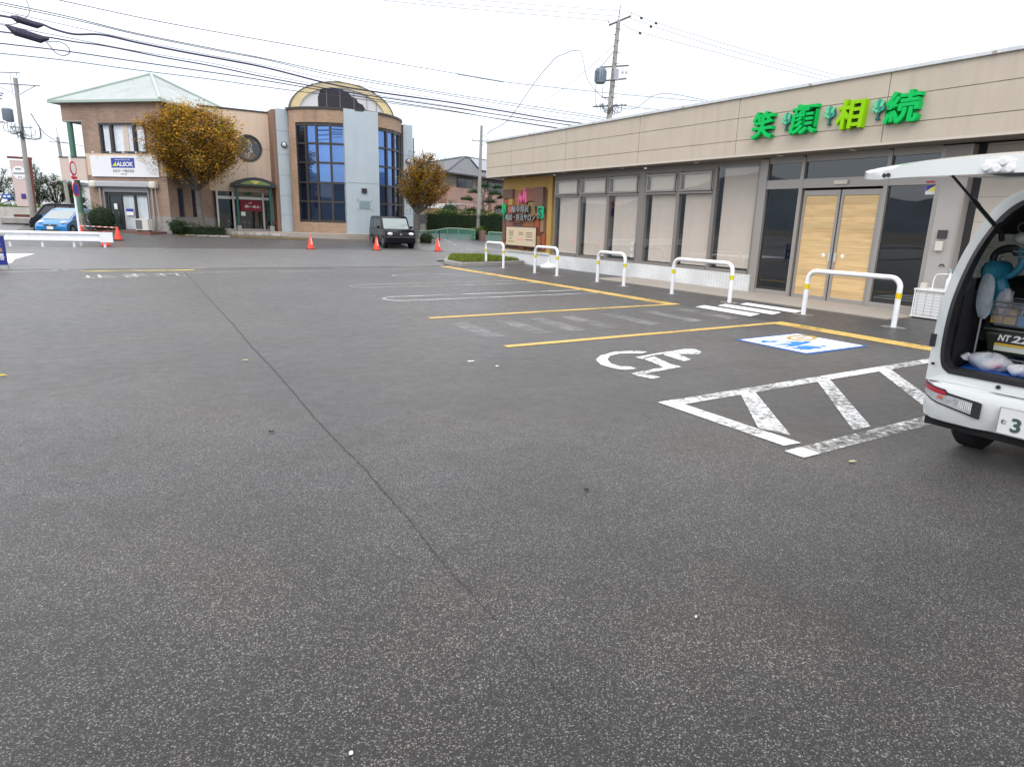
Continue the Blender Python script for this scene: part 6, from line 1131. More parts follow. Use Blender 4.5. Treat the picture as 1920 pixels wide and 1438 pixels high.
for k in range(16):
    x0 = 26.85 + random.uniform(-1.0, -.1) if k < 9 else 26.85 + random.uniform(.1, .9); P = [(x0, 32.6, 8.6), (x0 + random.uniform(-.2, .2), 32.6, 8.6 - random.uniform(.15, .45)), (26.85 + (x0 - 26.85) * .4, 32.55, 8.15 + random.uniform(-.2, .2)), (26.84, 32.55, 8.3 + random.uniform(0, .3))]; b.tube(cr_spline(P, 4), .012, 4, False)
for P in ([(25.95, 32.9, 10.5), (25.75, 32.8, 10.1), (25.72, 32.8, 9.3), (25.66, 32.7, 8.8), (25.85, 32.7, 8.3)], [(26.2, 32.7, 9.75), (26.15, 32.7, 9.3), (26.1, 32.6, 8.9)]): b.tube(cr_spline(P, 4), .014, 4, False)
b.build('service_lead', m_wire, up_)
b = MB()
for k in range(14): z = 8.7 + k * .31; b.box(26.7, 27.15, 32.5, 32.54, z, z + .02) if k % 2 else b.disc((26.9 - .08, 32.6, z), (-1, 0, 0), .03, .1, 6)
b.build('step_bolt', m_stl, up_)
# pole behind the hedge
up2 = empty('utility_pole', (24.0, 43.95, .5), 'slender concrete pole standing in front of the tiled house', 'utility pole', 'utility poles'); b = MB(); b.tube([(24.0, 43.95, .4), (24.14, 43.87, 8.3)], [.155, .10], 12); b.build('pole_shaft', m_pole, up2, smooth=True)
b = MB(); arm((24.13, 43.87, 0), -.65, .5, 7.25, .035, 0, rtv); b.tube([(24.1, 43.87, 6.9), (24.6, 43.6, 7.25)], .02, 5); b.build('cross_arm', m_steel, up2)
for p in ((23.6, 44.2, 7.3), (24.5, 43.65, 7.3), (24.3, 43.7, 7.6), (24.45, 43.7, 7.5)): b = MB(); b.lathe(p, [(.04, 0), (.06, .06), (.03, .14)], 7); b.build('insulator', m_ins, up2)
# left poles
up3 = empty('utility_pole', (-4.05, 55.5, .6), 'concrete utility pole with blue grey transformer at the left edge', 'utility pole', 'utility poles'); b = MB(); b.tube([(-4.02, 55.5, .0), (-3.88, 55.5, 9.7)], [.17, .11], 12); b.build('pole_shaft', m_pole, up3, smooth=True); b = MB(); c3 = (-3.9, 55.4, 0)
arm(c3, -1.4, 1.6, 9.3, .04, -.03, rtv); arm(c3, -1.4, .4, 10.0, .035, 0, rtv); b.tube([(-3.9, 55.4, 8.6), (-2.8, 54.75, 9.25)], .025, 5); b.tube([(-3.9, 55.4, 8.6), (-5.1, 56.1, 9.3)], .025, 5); b.tube([(-4.1, 55.4, 8.8), (-4.1, 55.4, 10)], .02, 5); b.tube([(-3.75, 55.4, 8.8), (-3.75, 55.4, 10)], .02, 5); arm(c3, -.8, .7, 6.7, .035, 0, rtv); b.build('cross_arm', m_steel, up3)
b = MB(); b.lathe((-4.55, 55.6, 7.0), [(.28, 0), (.31, .05), (.31, .75), (.24, .82)], 14); b.build('transformer', m_tr, up3, smooth=True); b = MB(); random.seed(71)
for k in range(18): x0 = -3.9 + random.uniform(-.9, 1.0); b.tube(cr_spline([(x0, 55.3, 6.8 + random.uniform(-.2, .3)), (x0 + random.uniform(-.2, .2), 55.3, 6.3 + random.uniform(-.3, .2)), (-3.95, 55.3, 6.1 + random.uniform(-.2, .4))], 4), .02, 4, False)
b.build('service_lead', m_wire, up3)
up4 = empty('utility_pole', (-3.0, 84.4, .6), 'distant thin leaning pole left of the brick office', 'utility pole', 'utility poles'); b = MB(); b.tube([(-2.85, 84.4, .5), (-3.05, 84.4, 8.7)], [.2, .14], 10); b.build('pole_shaft', m_pole, up4, smooth=True); b = MB(); arm((-3.05, 84.3, 0), -1.0, 1.0, 8.2, .04, 0, rtv); b.tube([(-3.05, 84.4, 8.7), (-3.05, 84.4, 9.6)], .03, 5); b.build('cross_arm', m_steel, up4)
b = MB(); b.tube(cr_spline([(-4.9, 49.88, 6.38), (-4.6, 49.8, 6.42), (-4.35, 49.7, 6.42), (-4.15, 49.6, 6.35)], 3), [.05] * 4 + [.09] * 3 + [.06] * 3, 8); tag(b.build('street_lamp', M('lamp_grey', (.6, .6, .62), .3)), 'pale street lamp head poking in at the left edge', 'street lamp')
b = MB()
for dz, dx in ((0, 0), (.08, .18), (-.12, -.1)): b.tube([(-4.2 + dx, 36.0, 6.35 + dz), (-2.95 + dx * .3, 34.8, 5.95 + dz)], .03, 6)
b.blob((-3.35, 35.1, 5.98), .22, .3, .12, 10, 6, .1); tag(b.build('pole_hardware', M('hardware_grey', (.18, .18, .2), .5)), 'grey pole hardware and bars poking in at the upper left edge', 'pole hardware')
# wires
def wire(pts, r, lab, mat=m_wire, name='overhead_wire'):
    b = MB(); b.tube(cr_spline(pts, 5), max(r * 1.15, .015), 5); tag(b.build(name, mat), lab, 'wire', 'overhead wires')
wire(W_a, .012, 'topmost overhead wire of the street bundle, running past the tall pole'); wire(W_a_sleeve, .035, 'thick grey sleeve on the topmost wire of the bundle', m_steel, 'wire_sleeve')
wire(W_b, .014, 'upper of the twisted thin wire pair across the sky'); wire(W_c, .011, 'lower of the twisted thin wire pair across the sky')
wire(W_d, .032, 'thickest dark cable with a kink near the upper left splice box', m_wire2); wire(W_e, .007, 'thin messenger wire just above the thickest cable', m_steel); wire(W_f, .022, 'medium dark cable coming from the lower splice box', m_wire2)
wire(W_g, .007, 'thin wire between the thickest and the medium cable', m_steel); wire(W_h, .018, 'dark wire second from the bottom of the bundle', m_wire2); wire(W_i, .010, 'lowest thin wire of the bundle over the pale green roof')
wire(W_hv1, .015, 'lowest of three high wires entering the pole top from the left', m_steel); wire(W_hv2, .015, 'middle of three high wires entering the pole top from the left', m_steel); wire(W_hv3, .015, 'highest of three high wires entering the pole top from the left', m_steel)
wire(W_hr1, .016, 'highest wire leaving the pole top to the right', m_steel); wire(W_hr2, .016, 'middle wire leaving the pole top to the right', m_steel); wire(W_hr3, .016, 'lowest wire leaving the pole top to the right', m_steel)
wire(W_loop, .022, 'slack cable looping up from the slender pole to the tall pole', m_steel); wire(W_stay, .006, 'thin stay wire from the tall pole down to the left', m_steel); wire(W_r1, .014, 'wire with a bump right of the tall pole above the roof'); wire(W_r2, .012, 'short low wire right of the tall pole')
wire(LOOP2, .012, 'small wire loop hanging from the lower splice box'); wire([(-3.3, 55.3, 7.6), (-3.2, 65, 7.3), (-3.05, 84.3, 8.2)], .025, 'wire from the left transformer pole to the distant pole'); wire([(-3.05, 84.3, 8.2), (2, 75, 7.0)], .02, 'wire from the distant pole to the brick office')
wire([(-1.6, 30.1, 8.75), (-1.45, 30.1, 8.5), (-1.42, 30.1, 8.2), (-1.6, 30.1, 7.95), (-1.95, 30.1, 7.72), (-2.4, 30.1, 7.68)], .016, 'grey cable arc around the upper splice box', m_steel)
m_bx = M('splice_box', (.022, .022, .05), .5)
for pts, r_, lab in (([(-1.97, 30.06, 7.95), (-1.8, 30.06, 7.90), (-1.25, 30.12, 7.80), (-1.08, 30.13, 7.84)], [.04, .12, .11, .04], 'upper dark cable splice box near the left corner of the sky'), ([(-2.15, 30.04, 7.66), (-1.9, 30.06, 7.50), (-1.2, 30.12, 7.37), (-.95, 30.13, 7.43)], [.03, .15, .14, .04], 'lower dark cable splice box near the left corner of the sky')):
    b = MB(); b.tube(pts, r_, 10); tag(b.build('splice_box', m_bx), lab, 'splice box', 'cable splice boxes')
for p, lab in (((28.96, 32.89, 12.96), 'small dark damper on the lowest wire right of the pole top'), ((30.31, 33.02, 13.76), 'small dark damper on the highest wire, farther from the pole top'), ((29.9, 33.0, 13.5), 'small dark damper on the middle wire right of the pole top'), ((29.0, 32.9, 13.8), 'small dark damper on the highest wire, nearer the pole top')):
    b = MB(); b.box(p[0] - .08, p[0] + .08, p[1] - .04, p[1] + .04, p[2] - .12, p[2]); tag(b.build('wire_damper', m_bk), lab, 'wire damper', 'dampers on the high wires')

# ================================================================== FAR LEFT BACKGROUND
bs = empty('banner_stand', (-4.7, 61.8, .6), 'rusty brown post frame holding a tall pale pink banner', 'banner'); m_rs = M('rust_brown', (.13, .035, .025), .7, var=.2)
b = MB(); b.tube([(-4.3, 61.6, .6), (-4.12, 61.5, 5.2)], .16, 4); b.tube([(-5.5, 62.3, 5.17), (-4.0, 61.45, 5.12)], .1, 4); b.box(-5.6, -4.2, 61.7, 61.9, .85, 1.1); b.build('stand_frame', m_rs, bs)
b = MB(); b.prism([(-5.36, 62.22, 1.7), (-4.42, 61.65, 1.68), (-4.38, 61.65, 4.95), (-5.42, 62.22, 4.98)], (.01, .02, 0)); bn = b.build('banner_cloth', M('banner_pink', (.55, .44, .42), .8, var=.04), bs)
def bnq(u, z, o=.02): return Vector((-5.39, 62.22, 0)).lerp(Vector((-4.40, 61.65, 0)), u) + Vector((-.5, -.86, 0)) * o + Vector((0, 0, z))
b = MB(); b.prism([bnq(.5 + .44 * math.cos(t), 4.1 + .48 * math.sin(t)) for t in [2 * PI * k / 24 for k in range(24)]], (0, -.01, 0)); b.build('white_circle', m_pl, bn)
b = MB()
for u0, u1, z in ((.3, .65, 4.33), (.12, .92, 4.02), (.42, .5, 3.75), (.58, .64, 3.75)): b.prism([bnq(u0, z, .05), bnq(u1, z, .05), bnq(u1, z + .07, .05), bnq(u0, z + .07, .05)], (0, -.01, 0))
b.build('banner_print', M('banner_grey', (.16, .16, .18), .6), bn); b = MB(); b.prism([bnq(.42, 2.25, .04), bnq(.72, 2.25, .04), bnq(.72, 2.6, .04), bnq(.42, 2.6, .04)], (0, -.01, 0)); b.build('blue_mark', M('banner_blue', (.05, .03, .2), .6), bn)
b = MB(); b.box(-7.2, -3.1, 66.8, 67.1, .4, 1.62); tag(b.build('boundary_wall', M('wall_white', (.50, .48, .44), .8, var=.15, vs=1, streak=.4)), 'stained white boundary wall behind the banner stand', 'wall')
b = MB(); b.prism([(-6.0, 57.5, .5), (-3.6, 57.0, .5), (-3.0, 59.5, .5), (-6.0, 60.5, .5)], (0, 0, .42)); tag(b.build('stone_planter', m_conc, bevel=.05), 'low stone planter under the banner stand', 'planter')
b = MB(); b.prism([(-7.45, 75.38, 2.3), (-6.73, 74.93, 2.28), (-6.73, 74.93, 2.72), (-7.45, 75.38, 2.74)], (.02, .04, 0)); o = tag(b.build('direction_sign', M('sign_panel_blue', (.01, .10, .42), .4)), 'small blue road direction sign at the far left', 'direction sign'); b = MB(); b.tube([(-7.1, 75.2, .6), (-7.1, 75.2, 2.3)], .05, 6); b.build('sign_post', m_steel, o)
b = MB(); b.prism([(-7.35, 75.25, 2.45), (-7.15, 75.13, 2.45), (-7.15, 75.13, 2.6), (-7.35, 75.25, 2.6)], (-.02, -.04, 0)); b.prism([(-7.05, 75.06, 2.45), (-6.82, 74.92, 2.45), (-6.82, 74.92, 2.6), (-7.05, 75.06, 2.6)], (-.02, -.04, 0)); b.build('sign_print', m_pl, o)
random.seed(81)
for k, (x, y, cz, rx, rz_, lab) in enumerate(((-9.2, 88, 3.7, 1.7, 2.3, 'dark green tree at the far left edge behind the banner'), (-5.9, 90, 3.6, 1.6, 2.6, 'dark green tree just right of the pink banner'), (-4.2, 89, 3.3, 1.5, 1.9, 'broad dark green tree between the banner and the distant pole'), (-2.6, 88, 3.0, 1.3, 1.8, 'dark green tree right of the distant pole'), (-7.4, 92, 3.2, 1.5, 1.9, 'dark green tree behind the pink banner'))):
    tree('evergreen_tree', lab, (x, y, .6), (x + .1, y, 1.8), (x, y, cz), (rx, 1.3, rz_), .14, [dg, leafmat('far_green', (.05, .085, .035), .2), lg], (4, 3, .4), 12, 22, 9, .22, .2, 'trees beyond the far left wall')
def bank(): x = random.uniform(-10, -1.5); return (x, random.uniform(70, 84), .6 + random.uniform(0, .9))
tag(grassy('tall_weeds', bank, 7000, .55, None, (g3, g1, mg), .05), 'overgrown green weeds and grass behind the white wall', 'weeds', kind='stuff')
b = MB(); b.box(-4.0, 2.5, 98, 104, .5, 4.4); wb = tag(b.build('white_building', M('far_white', (.55, .55, .55), .7, var=.05)), 'low white building seen between the far left trees', 'building'); b = MB(); b.box(-4.2, 2.7, 97.8, 104, 4.4, 4.75); b.build('roof', M('far_roof', (.22, .23, .25), .6), wb)
# yellow fallen leaves gathered along the kerb
b = MB(); random.seed(91); E_ = [(3.2, 38.9), (5.2, 39.0), (8.2, 38.3), (9.6, 37.9)]
for k in range(5200):
    s = random.random() ** .8 * 3; i_ = min(2, int(s)); f = s - i_; x = lerp(E_[i_][0], E_[i_ + 1][0], f); y = lerp(E_[i_][1], E_[i_ + 1][1], f) - abs(random.gauss(0, .10 if i_ else .05)); 
    if i_ == 0 and random.random() < .6: continue
    b.mi = random.choice((0, 0, 1)); leafquad(b, (x, y, zg(x, y) + .02 + random.uniform(0, .015)), .08, .8)
tag(b.build('leaf_litter', [leafmat('litter_yellow', (.58, .40, .06), .1), leafmat('litter_tan', (.42, .30, .10), .1)], fixn=False), 'strip of yellow fallen leaves along the restaurant step', 'fallen leaves', kind='stuff')
b = MB()
for k in range(240): x = random.uniform(2.0, 12.5); y = random.uniform(35.0, 38.6); b.mi = random.choice((0, 1)); leafquad(b, (x, y, zg(x, y) + .02), .07, .85)
tag(b.build('leaf_litter', [leafmat('litter_a', (.45, .35, .12), .1), leafmat('litter_b', (.35, .3, .2), .1)], fixn=False), 'scattered dry leaves over the rising asphalt apron', 'fallen leaves', kind='stuff')

# ================================================================== VAN with open tailgate
van = empty('white_van', (6.3, 1.57, 0), 'white kei van at the right edge with its tailgate raised', 'van')
m_vw = M('van_white', (.70, .72, .70), .22, coat=.8, var=.015); m_rub = M('rubber', (.018, .016, .018), .55); m_int = M('van_interior', (.022, .022, .025), .7, var=.2); m_trim = M('van_trim_grey', (.13, .135, .14), .6); m_flo = M('blue_sheet', (.005, .12, .55), .4, var=.2, vs=9, bump=.9, bs=14)
YC = 1.565; XR = 4.98
def xr(z): return XR + (.0 if z < .95 else .30 * ((z - .95) / .97) ** 1.7)
def yo(z):  # outer half width at height z
    if z < .55: return .735
    if z < 1.15: return .735 - .004 * (z - .55)
    return .733 - .15 * ((z - 1.15) / .77) ** 1.6
# outer rear frame profile (half), opening profile (half)
def prof_out():
    P = [(.735, .58), (.735, .8), (.733, 1.0), (.728, 1.2), (.70, 1.45), (.655, 1.65), (.60, 1.80), (.52, 1.885), (.40, 1.925), (.2, 1.945), (0, 1.95)]; return P
def prof_in():
    P = [(.60, .648), (.65, .69), (.675, .80), (.678, 1.0), (.672, 1.2), (.643, 1.45), (.598, 1.63), (.54, 1.76), (.455, 1.84), (.3, 1.88), (.0, 1.895)]; return P
def smo(P): return [(q.x, q.y) for q in cr_spline([(a, c, 0) for a, c in P], 5)]
PO, PI_ = smo(prof_out()), smo(prof_in()); NP = len(PO) - 1
b = MB()
for s_ in (-1, 1):
    # rear frame face between outline and opening
    O = [Vector((xr(z), YC + s_ * y, z)) for y, z in PO]; I = [Vector((xr(z) + .015, YC + s_ * y, z)) for y, z in PI_]
    for k in range(NP): b.quad(O[k], O[k + 1], I[k + 1], I[k])
    # returns: outer skin to the front of the van, rounded over the corner
    R1 = [p + Vector((.03, s_ * .012 if p.z < 1.85 else 0, .006 if p.z > 1.8 else 0)) for p in O]
    R2 = [Vector((8.05 if p.z < 1.05 else 8.05 - (p.z - 1.05) * .75, p.y, p.z)) for p in R1]
    for k in range(NP):
        b.quad(O[k], O[k + 1], R1[k + 1], R1[k])
        for q_ in range(3):
            if q_ == 1 and 1.25 < O[k].z < 1.58: continue
            f0, f1 = ((0, .11), (.11, .8), (.8, 1))[q_]; b.quad(R1[k].lerp(R2[k], f0), R1[k + 1].lerp(R2[k + 1], f0), R1[k + 1].lerp(R2[k + 1], f1), R1[k].lerp(R2[k], f1))
    b.quad((5.1, YC + s_ * .738, .33), (5.1, YC + s_ * .738, .60), (8.2, YC + s_ * .738, .60), (8.2, YC + s_ * .738, .33))
# sill below the opening
b.quad((XR, YC - .735, .58), (XR, YC + .735, .58), (XR + .015, YC + .59, .655), (XR + .015, YC - .59, .655))
b.box(8.0, 8.25, YC - .72, YC + .72, .35, 1.05)
b.build('body', m_vw, van, smooth=True)
b = MB()
for s_ in (-1, 1):
    I = [Vector((xr(z) + .008, YC + s_ * y, z)) for y, z in PI_]; J = [Vector((xr(z) + .0, YC + s_ * (y - .028), z - (.0 if z < 1.7 else .024) + (.022 if z < .72 else 0))) for y, z in PI_]; K_ = [p + Vector((.09, 0, 0)) for p in J]
    for k in range(NP): b.quad(I[k], I[k + 1], J[k + 1], J[k]); b.quad(J[k], J[k + 1], K_[k + 1], K_[k])
b.box(XR + .0, XR + .14, YC - .60, YC + .60, .648, .682)
b.build('door_seal', m_rub, van)
# bumper
b = MB(); BP = [(.30, 0), (.31, -.03), (.40, -.065), (.52, -.07), (.565, -.05), (.575, -.015), (.60, -.012), (.612, .01)]
secs = []
for t in [k / 16 for k in range(17)]:
    y = lerp(-.74, .74, t); ed = abs(y) / .74; xo = .10 * max(0, (ed - .78) / .22) ** 2 + (.035 if abs(y) < .29 else 0) * 1; secs.append([(XR + dx + xo * 1.0, YC + y, z) for z, dx in BP] + [(XR + .16, YC + y, .612), (XR + .16, YC + y, .30)])
b.loft(secs); b.build('bumper', m_vw, van, smooth=True, bevel=.004)
for s_ in (-1, 1):
    L0 = lambda y, z, o=.0: (XR - .072 - o + .10 * max(0, (abs(y) / .74 - .78) / .22) ** 2, YC + s_ * y, z)
    def pl(P, y):
        for (ya, za), (yb, zb_) in zip(P, P[1:]):
            if ya >= y >= yb: return za + (zb_ - za) * (ya - y) / (ya - yb)
        return P[-1][1]
    def lens(top, bot, y0, y1, o, th=.012, n=26):
        q = MB(); secs = []
        for k in range(n + 1):
            y = lerp(y0, y1, k / n); a, c_ = pl(top, y), pl(bot, y); secs.append([L0(y, a, o), L0(y, c_, o), (L0(y, c_, o)[0] + th, L0(y, c_, o)[1], c_), (L0(y, a, o)[0] + th, L0(y, a, o)[1], a)])
        q.loft(secs); return q
    top = [(.738, .562), (.56, .545), (.545, .527), (.36, .508), (.325, .50)]; bot = [(.738, .478), (.60, .440), (.45, .413), (.325, .390)]
    th = lens(top, bot, .737, .325, .004).build('tail_light', m_bk, van)
    lens([(.73, .524), (.56, .506), (.545, .512), (.375, .494)], [(.73, .488), (.60, .452), (.45, .426), (.375, .414)], .727, .378, .009).build('clear_lens', M('lens_clear', (.50, .50, .52), .12, .25, var=.35, vs=34, coat=1), th)
    lens([(.735, .556), (.57, .538), (.545, .520)], [(.735, .526), (.57, .508), (.545, .508)], .732, .548, .012).build('red_lens', M('lens_red', (.42, .01, .03), .12, coat=1), th)
    lens([(.60, .500), (.56, .497)], [(.60, .482), (.56, .476)], .60, .565, .013, n=3).build('amber_bulb', M('bulb_red', (.6, .12, .06), .3), th)
    for k in range(7): q = MB(); y = .38 + k * .012; q.prism([L0(y, .49, .010), L0(y + .004, .49, .010), L0(y + .004, .44, .010), L0(y, .44, .010)], (.004, 0, 0)); q.build('lens_rib', m_pl, th)
b = MB(); b.box(XR - .055, XR - .045, YC - .175 + .05, YC + .175 + .05, .325, .51); npo = b.build('number_plate', M('plate_frame', (.5, .5, .5), .3, .5), van, bevel=.003); b = MB(); b.box(XR - .06, XR - .055, YC - .165 + .05, YC + .165 + .05, .335, .50); b.build('plate_face', m_pl, npo)
b = MB(); put_text(b, '3', (XR - .0625, YC + .115, .405), (0, -1, 0), (0, 0, 1), .055, .095, .003, .03); put_text(b, 'む', (XR - .0625, YC + .185, .415), (0, -1, 0), (0, 0, 1), .03, .03, .003, .01); b.build('plate_lettering', M('plate_green', (.05, .09, .08), .5), npo)
b = MB(); b.box(XR + .02, XR + .5, YC - .70, YC + .70, .255, .31); b.box(XR + .3, 8.0, YC - .66, YC + .66, .26, .34); b.build('underbody', m_und, van)
for x, s_ in ((5.62, 1), (5.62, -1), (7.75, 1), (7.75, -1)):
    yy = YC + s_ * .60; b = MB(); b.tube([(x, yy - s_ * .09, .275), (x, yy - s_ * .07, .275), (x, yy + s_ * .06, .275), (x, yy + s_ * .085, .275)], [.25, .275, .275, .25], 30); o = b.build('wheel', m_tyre, van, smooth=True); b = MB(); b.disc((x, yy + s_ * .08, .275), (0, s_, 0), .17, .012, 20); b.build('rim', m_rim, o)
# interior
b = MB()
for s_ in (-1, 1):
    for (x0, x1) in ((5.15, 7.9),):
        b.quad((x0, YC + s_ * .665, .62), (x1, YC + s_ * .665, .62), (x1, YC + s_ * .66, 1.22), (x0, YC + s_ * .66, 1.22)); b.quad((5.30, YC + s_ * .625, 1.62), (x1, YC + s_ * .625, 1.62), (x1, YC + s_ * .49, 1.85), (5.40, YC + s_ * .49, 1.85))
b.quad((5.40, YC - .5, 1.85), (7.9, YC - .5, 1.85), (7.9, YC + .5, 1.85), (5.40, YC + .5, 1.85)); b.box(7.9, 7.95, YC - .66, YC + .66, .6, 1.86); b.build('interior_lining', m_int, van, fixn=False)
m_vg = glass('van_glass', (.13, .15, .145), .04)
for s_ in (-1, 1): b = MB(); b.quad((5.16, YC + s_ * .66, 1.22), (7.6, YC + s_ * .66, 1.22), (7.6, YC + s_ * .625, 1.62), (5.26, YC + s_ * .625, 1.62)); b.build('side_window', m_vg, van, fixn=False)
b = MB(); b.box(XR + .08, 7.9, YC - .66, YC + .66, .60, .655); b.build('cargo_floor', m_int, van)
b = MB(); n_ = 26
P = {}
for i in range(n_ + 1):
    for j in range(n_ + 1):
        x = lerp(XR + .13, 6.2, i / n_); y = lerp(YC - .62, YC + .62, j / n_); P[i, j] = b.vert((x, y, .664 + .010 * math.sin(x * 31 + y * 9) * math.sin(y * 23 + x * 5) + .012))
for i in range(n_):
    for j in range(n_): b.face([P[i, j], P[i + 1, j], P[i + 1, j + 1], P[i, j + 1]])
tag(b.build('blue_sheet', m_flo, smooth=True), 'crumpled bright blue sheet covering the van cargo floor', 'sheet')
b = MB()
for p in ((4.972, YC + .70, .70),): b.disc(p, (-1, 0, 0), .011, .006, 12)
b.box(XR - .008, XR + .01, YC + .715, YC + .75, .82, .91); b.disc((XR + .002, YC + .28, .62), (-1, 0, 0), .014, .006, 12); b.build('body_plug', m_bk, van)
# tailgate, raised
tg = empty('tailgate', (5.22, YC, 1.93), None, None); tg.parent = van; tg.location = Vector((5.22, YC, 1.93)) - wl(van)
HX, HZ, TXp = 5.22, 1.975, 3.52
def gate_pt(u, v, side):   # u 0 hinge..1 tip ; v -1..1 across ; side 0 outer skin 1 inner
    hw = .60 + .08 * math.sin(min(1, u * 1.4) * PI / 2) - .0 * u; tipround = max(0, (u - .86) / .14); hw -= .16 * tipround ** 2.2
    x = HX - (HX - TXp) * u + .10 * abs(v) ** 4 * tipround; y = YC + hw * v
    base = HZ + .01 - .095 * u ** 1.6; crown = .045 * (1 - abs(v) ** 2.5) + .04 * math.sin(PI * min(1, u * 1.05)) * .8
    z = base + crown + .022
    if side: z = base - .012 + .03 * (1 - abs(v) ** 6) * (1 - abs(2 * u - 1) ** 8)
    return (x, y, z)
b = MB(); NU, NV = 22, 18; G0, G1 = {}, {}
for i in range(NU + 1):
    for j in range(NV + 1): G0[i, j] = b.vert(gate_pt(i / NU, -1 + 2 * j / NV, 0)); G1[i, j] = b.vert(gate_pt(i / NU, -1 + 2 * j / NV, 1))
for i in range(NU):
    for j in range(NV): b.mi = 0; b.face([G0[i, j], G0[i + 1, j], G0[i + 1, j + 1], G0[i, j + 1]]); b.mi = 1 if (1 < i < NU - 1 and 0 < j < NV - 1) else 0; b.face([G1[i, j], G1[i, j + 1], G1[i + 1, j + 1], G1[i + 1, j]])
    b.mi = 0; b.face([G0[i, 0], G1[i, 0], G1[i + 1, 0], G0[i + 1, 0]]); b.face([G0[i, NV], G0[i + 1, NV], G1[i + 1, NV], G1[i, NV]])
for j in range(NV): b.face([G0[0, j], G0[0, j + 1], G1[0, j + 1], G1[0, j]]); b.face([G0[NU, j], G1[NU, j], G1[NU, j + 1], G0[NU, j + 1]])
b.build('gate_skin', [m_vw, M('gate_inner', (.44, .47, .48), .35, var=.05)], tg, smooth=True)
for v_ in (.93, .87): b = MB(); g_ = gate_pt(1, v_, 1); b.disc((g_[0] - .004, g_[1], g_[2] + .018), (-1, .2, 0), .011, .004, 12); b.build('latch_hole', m_bk, tg)
b = MB()
g_ = gate_pt(1, -.15, 1)
for dy, dz in ((.0, .02), (.045, .028), (-.05, .018), (-.02, .05)): b.disc((g_[0] + .004, g_[1] + dy, g_[2] + dz), (-1, 0, 0), .019, .022, 14)
b.box(g_[0] - .006, g_[0] + .01, g_[1] - .07, g_[1] + .06, g_[2] + .002, g_[2] + .06); b.build('hinge_fitting', M('fitting_white', (.75, .75, .75), .4), tg, bevel=.006)
b = MB(); b.box(3.95, 4.8, YC - .45, YC + .4, gate_pt(.5, 0, 1)[2] - .018, gate_pt(.5, 0, 1)[2] - .008); b.build('inner_trim', m_trim, tg, bevel=.01)
for s_ in (-1, 1):
    b = MB(); A_ = Vector((4.55, YC + s_ * .60, 1.955)); B_ = Vector((5.30, YC + s_ * .575, 1.62)); b.tube([A_, A_.lerp(B_, .45)], .008, 8); b.tube([A_.lerp(B_, .38), A_.lerp(B_, .50)], .017, 10); b.tube([A_.lerp(B_, .5), B_], .014, 10); b.tube([B_, B_ + Vector((.03, 0, -.05))], .018, 8); b.build('gas_strut', m_bk, van, smooth=True)

# cargo, each thing on its own
def crate(label, x0, x1, y0, y1, z0, z1, mat, pr, letter='NT22'):
    t = empty('storage_box', ((x0 + x1) / 2, (y0 + y1) / 2, z0), label, 'storage box', 'storage boxes in the van')
    b = MB(); h = z1 - z0; secs = []
    for k, (s, z) in enumerate(((.90, 0), (.93, .05), (1.0, h * .86))):
        cx_, cy_ = (x0 + x1) / 2, (y0 + y1) / 2; hx, hy = (x1 - x0) / 2 * s, (y1 - y0) / 2 * s; secs.append([(cx_ - hx, cy_ - hy, z0 + z), (cx_ + hx, cy_ - hy, z0 + z), (cx_ + hx, cy_ + hy, z0 + z), (cx_ - hx, cy_ + hy, z0 + z)])
    b.loft(secs); b.build('box_body', mat, t, bevel=.02)
    b = MB(); b.box(x0 - .01, x1 + .01, y0 - .01, y1 + .01, z1 - h * .13, z1); b.build('lid', mat, t, bevel=.012)
    return t
m_clear = film('clear_plastic', (.34, .37, .42), .45, .12); m_dkg = M('dark_green_plastic', (.020, .032, .018), .3, coat=.3)
rk = empty('wire_shelf', (5.55, 1.75, .66), 'chrome wire shelf unit carrying boxes in the van cargo space', 'shelf'); m_chr = M('chrome_wire', (.35, .36, .37), .3, .8)
for x in (5.32, 5.75):
    for y in (1.15, 2.165): b = MB(); b.tube([(x, y, .67), (x, y, 1.2 if y > 2 else 1.62)], .009, 8); b.build('post', m_chr, rk)
for z in (.76, 1.15, 1.50):
    b = MB()
    for x in (5.32, 5.75):
        b.tube([(x, 1.15, z), (x, 2.165 if z < 1.4 else 2.05, z)], .005, 6); b.tube([(x, 1.15, z - .035), (x, 2.165 if z < 1.4 else 2.05, z - .035)], .005, 6); P = [(x, 1.15 + (1.015 if z < 1.4 else .9) * k / 14, z - (.035 if k % 2 else 0)) for k in range(15)]; b.tube(P, .003, 5)
    for y in (1.15, 2.165 if z < 1.4 else 2.05): b.tube([(5.32, y, z), (5.75, y, z)], .005, 6)
    for k in range(22): b.tube([(5.32, 1.17 + .88 * k / 21, z + .004), (5.75, 1.17 + .88 * k / 21, z + .004)], .0025, 5)
    b.build('shelf', m_chr, rk)
cA = crate('dark green storage box with black label, lower on the van shelf', 5.34, 5.72, 1.45, 2.14, .775, .965, m_dkg, 0)
cB = crate('clear storage box holding yellow and blue packets, above the dark green box', 5.34, 5.72, 1.47, 2.14, .975, 1.14, m_clear, 0)
b = MB(); b.box(5.318, 5.33, 1.80, 2.04, .865, .945); o = b.build('label_panel', m_bk, cA); b = MB(); put_text(b, 'NT', (5.315, 1.995, .905), (0, -1, 0), (0, 0, 1), .07, .045, .003, .03, .2); put_text(b, '22', (5.315, 1.895, .905), (0, -1, 0), (0, 0, 1), .10, .05, .003, .03, .2); b.build('lettering', m_pl, o)
b = MB(); b.box(5.317, 5.33, 1.79, 2.05, .850, .865); b.build('yellow_strip', M('strip_yellow', (.65, .42, .02), .5), cA); b = MB(); b.box(5.317, 5.33, 1.79, 2.05, .812, .848); b.build('white_strip', M('strip_pale', (.55, .57, .50), .5), cA)
b = MB()
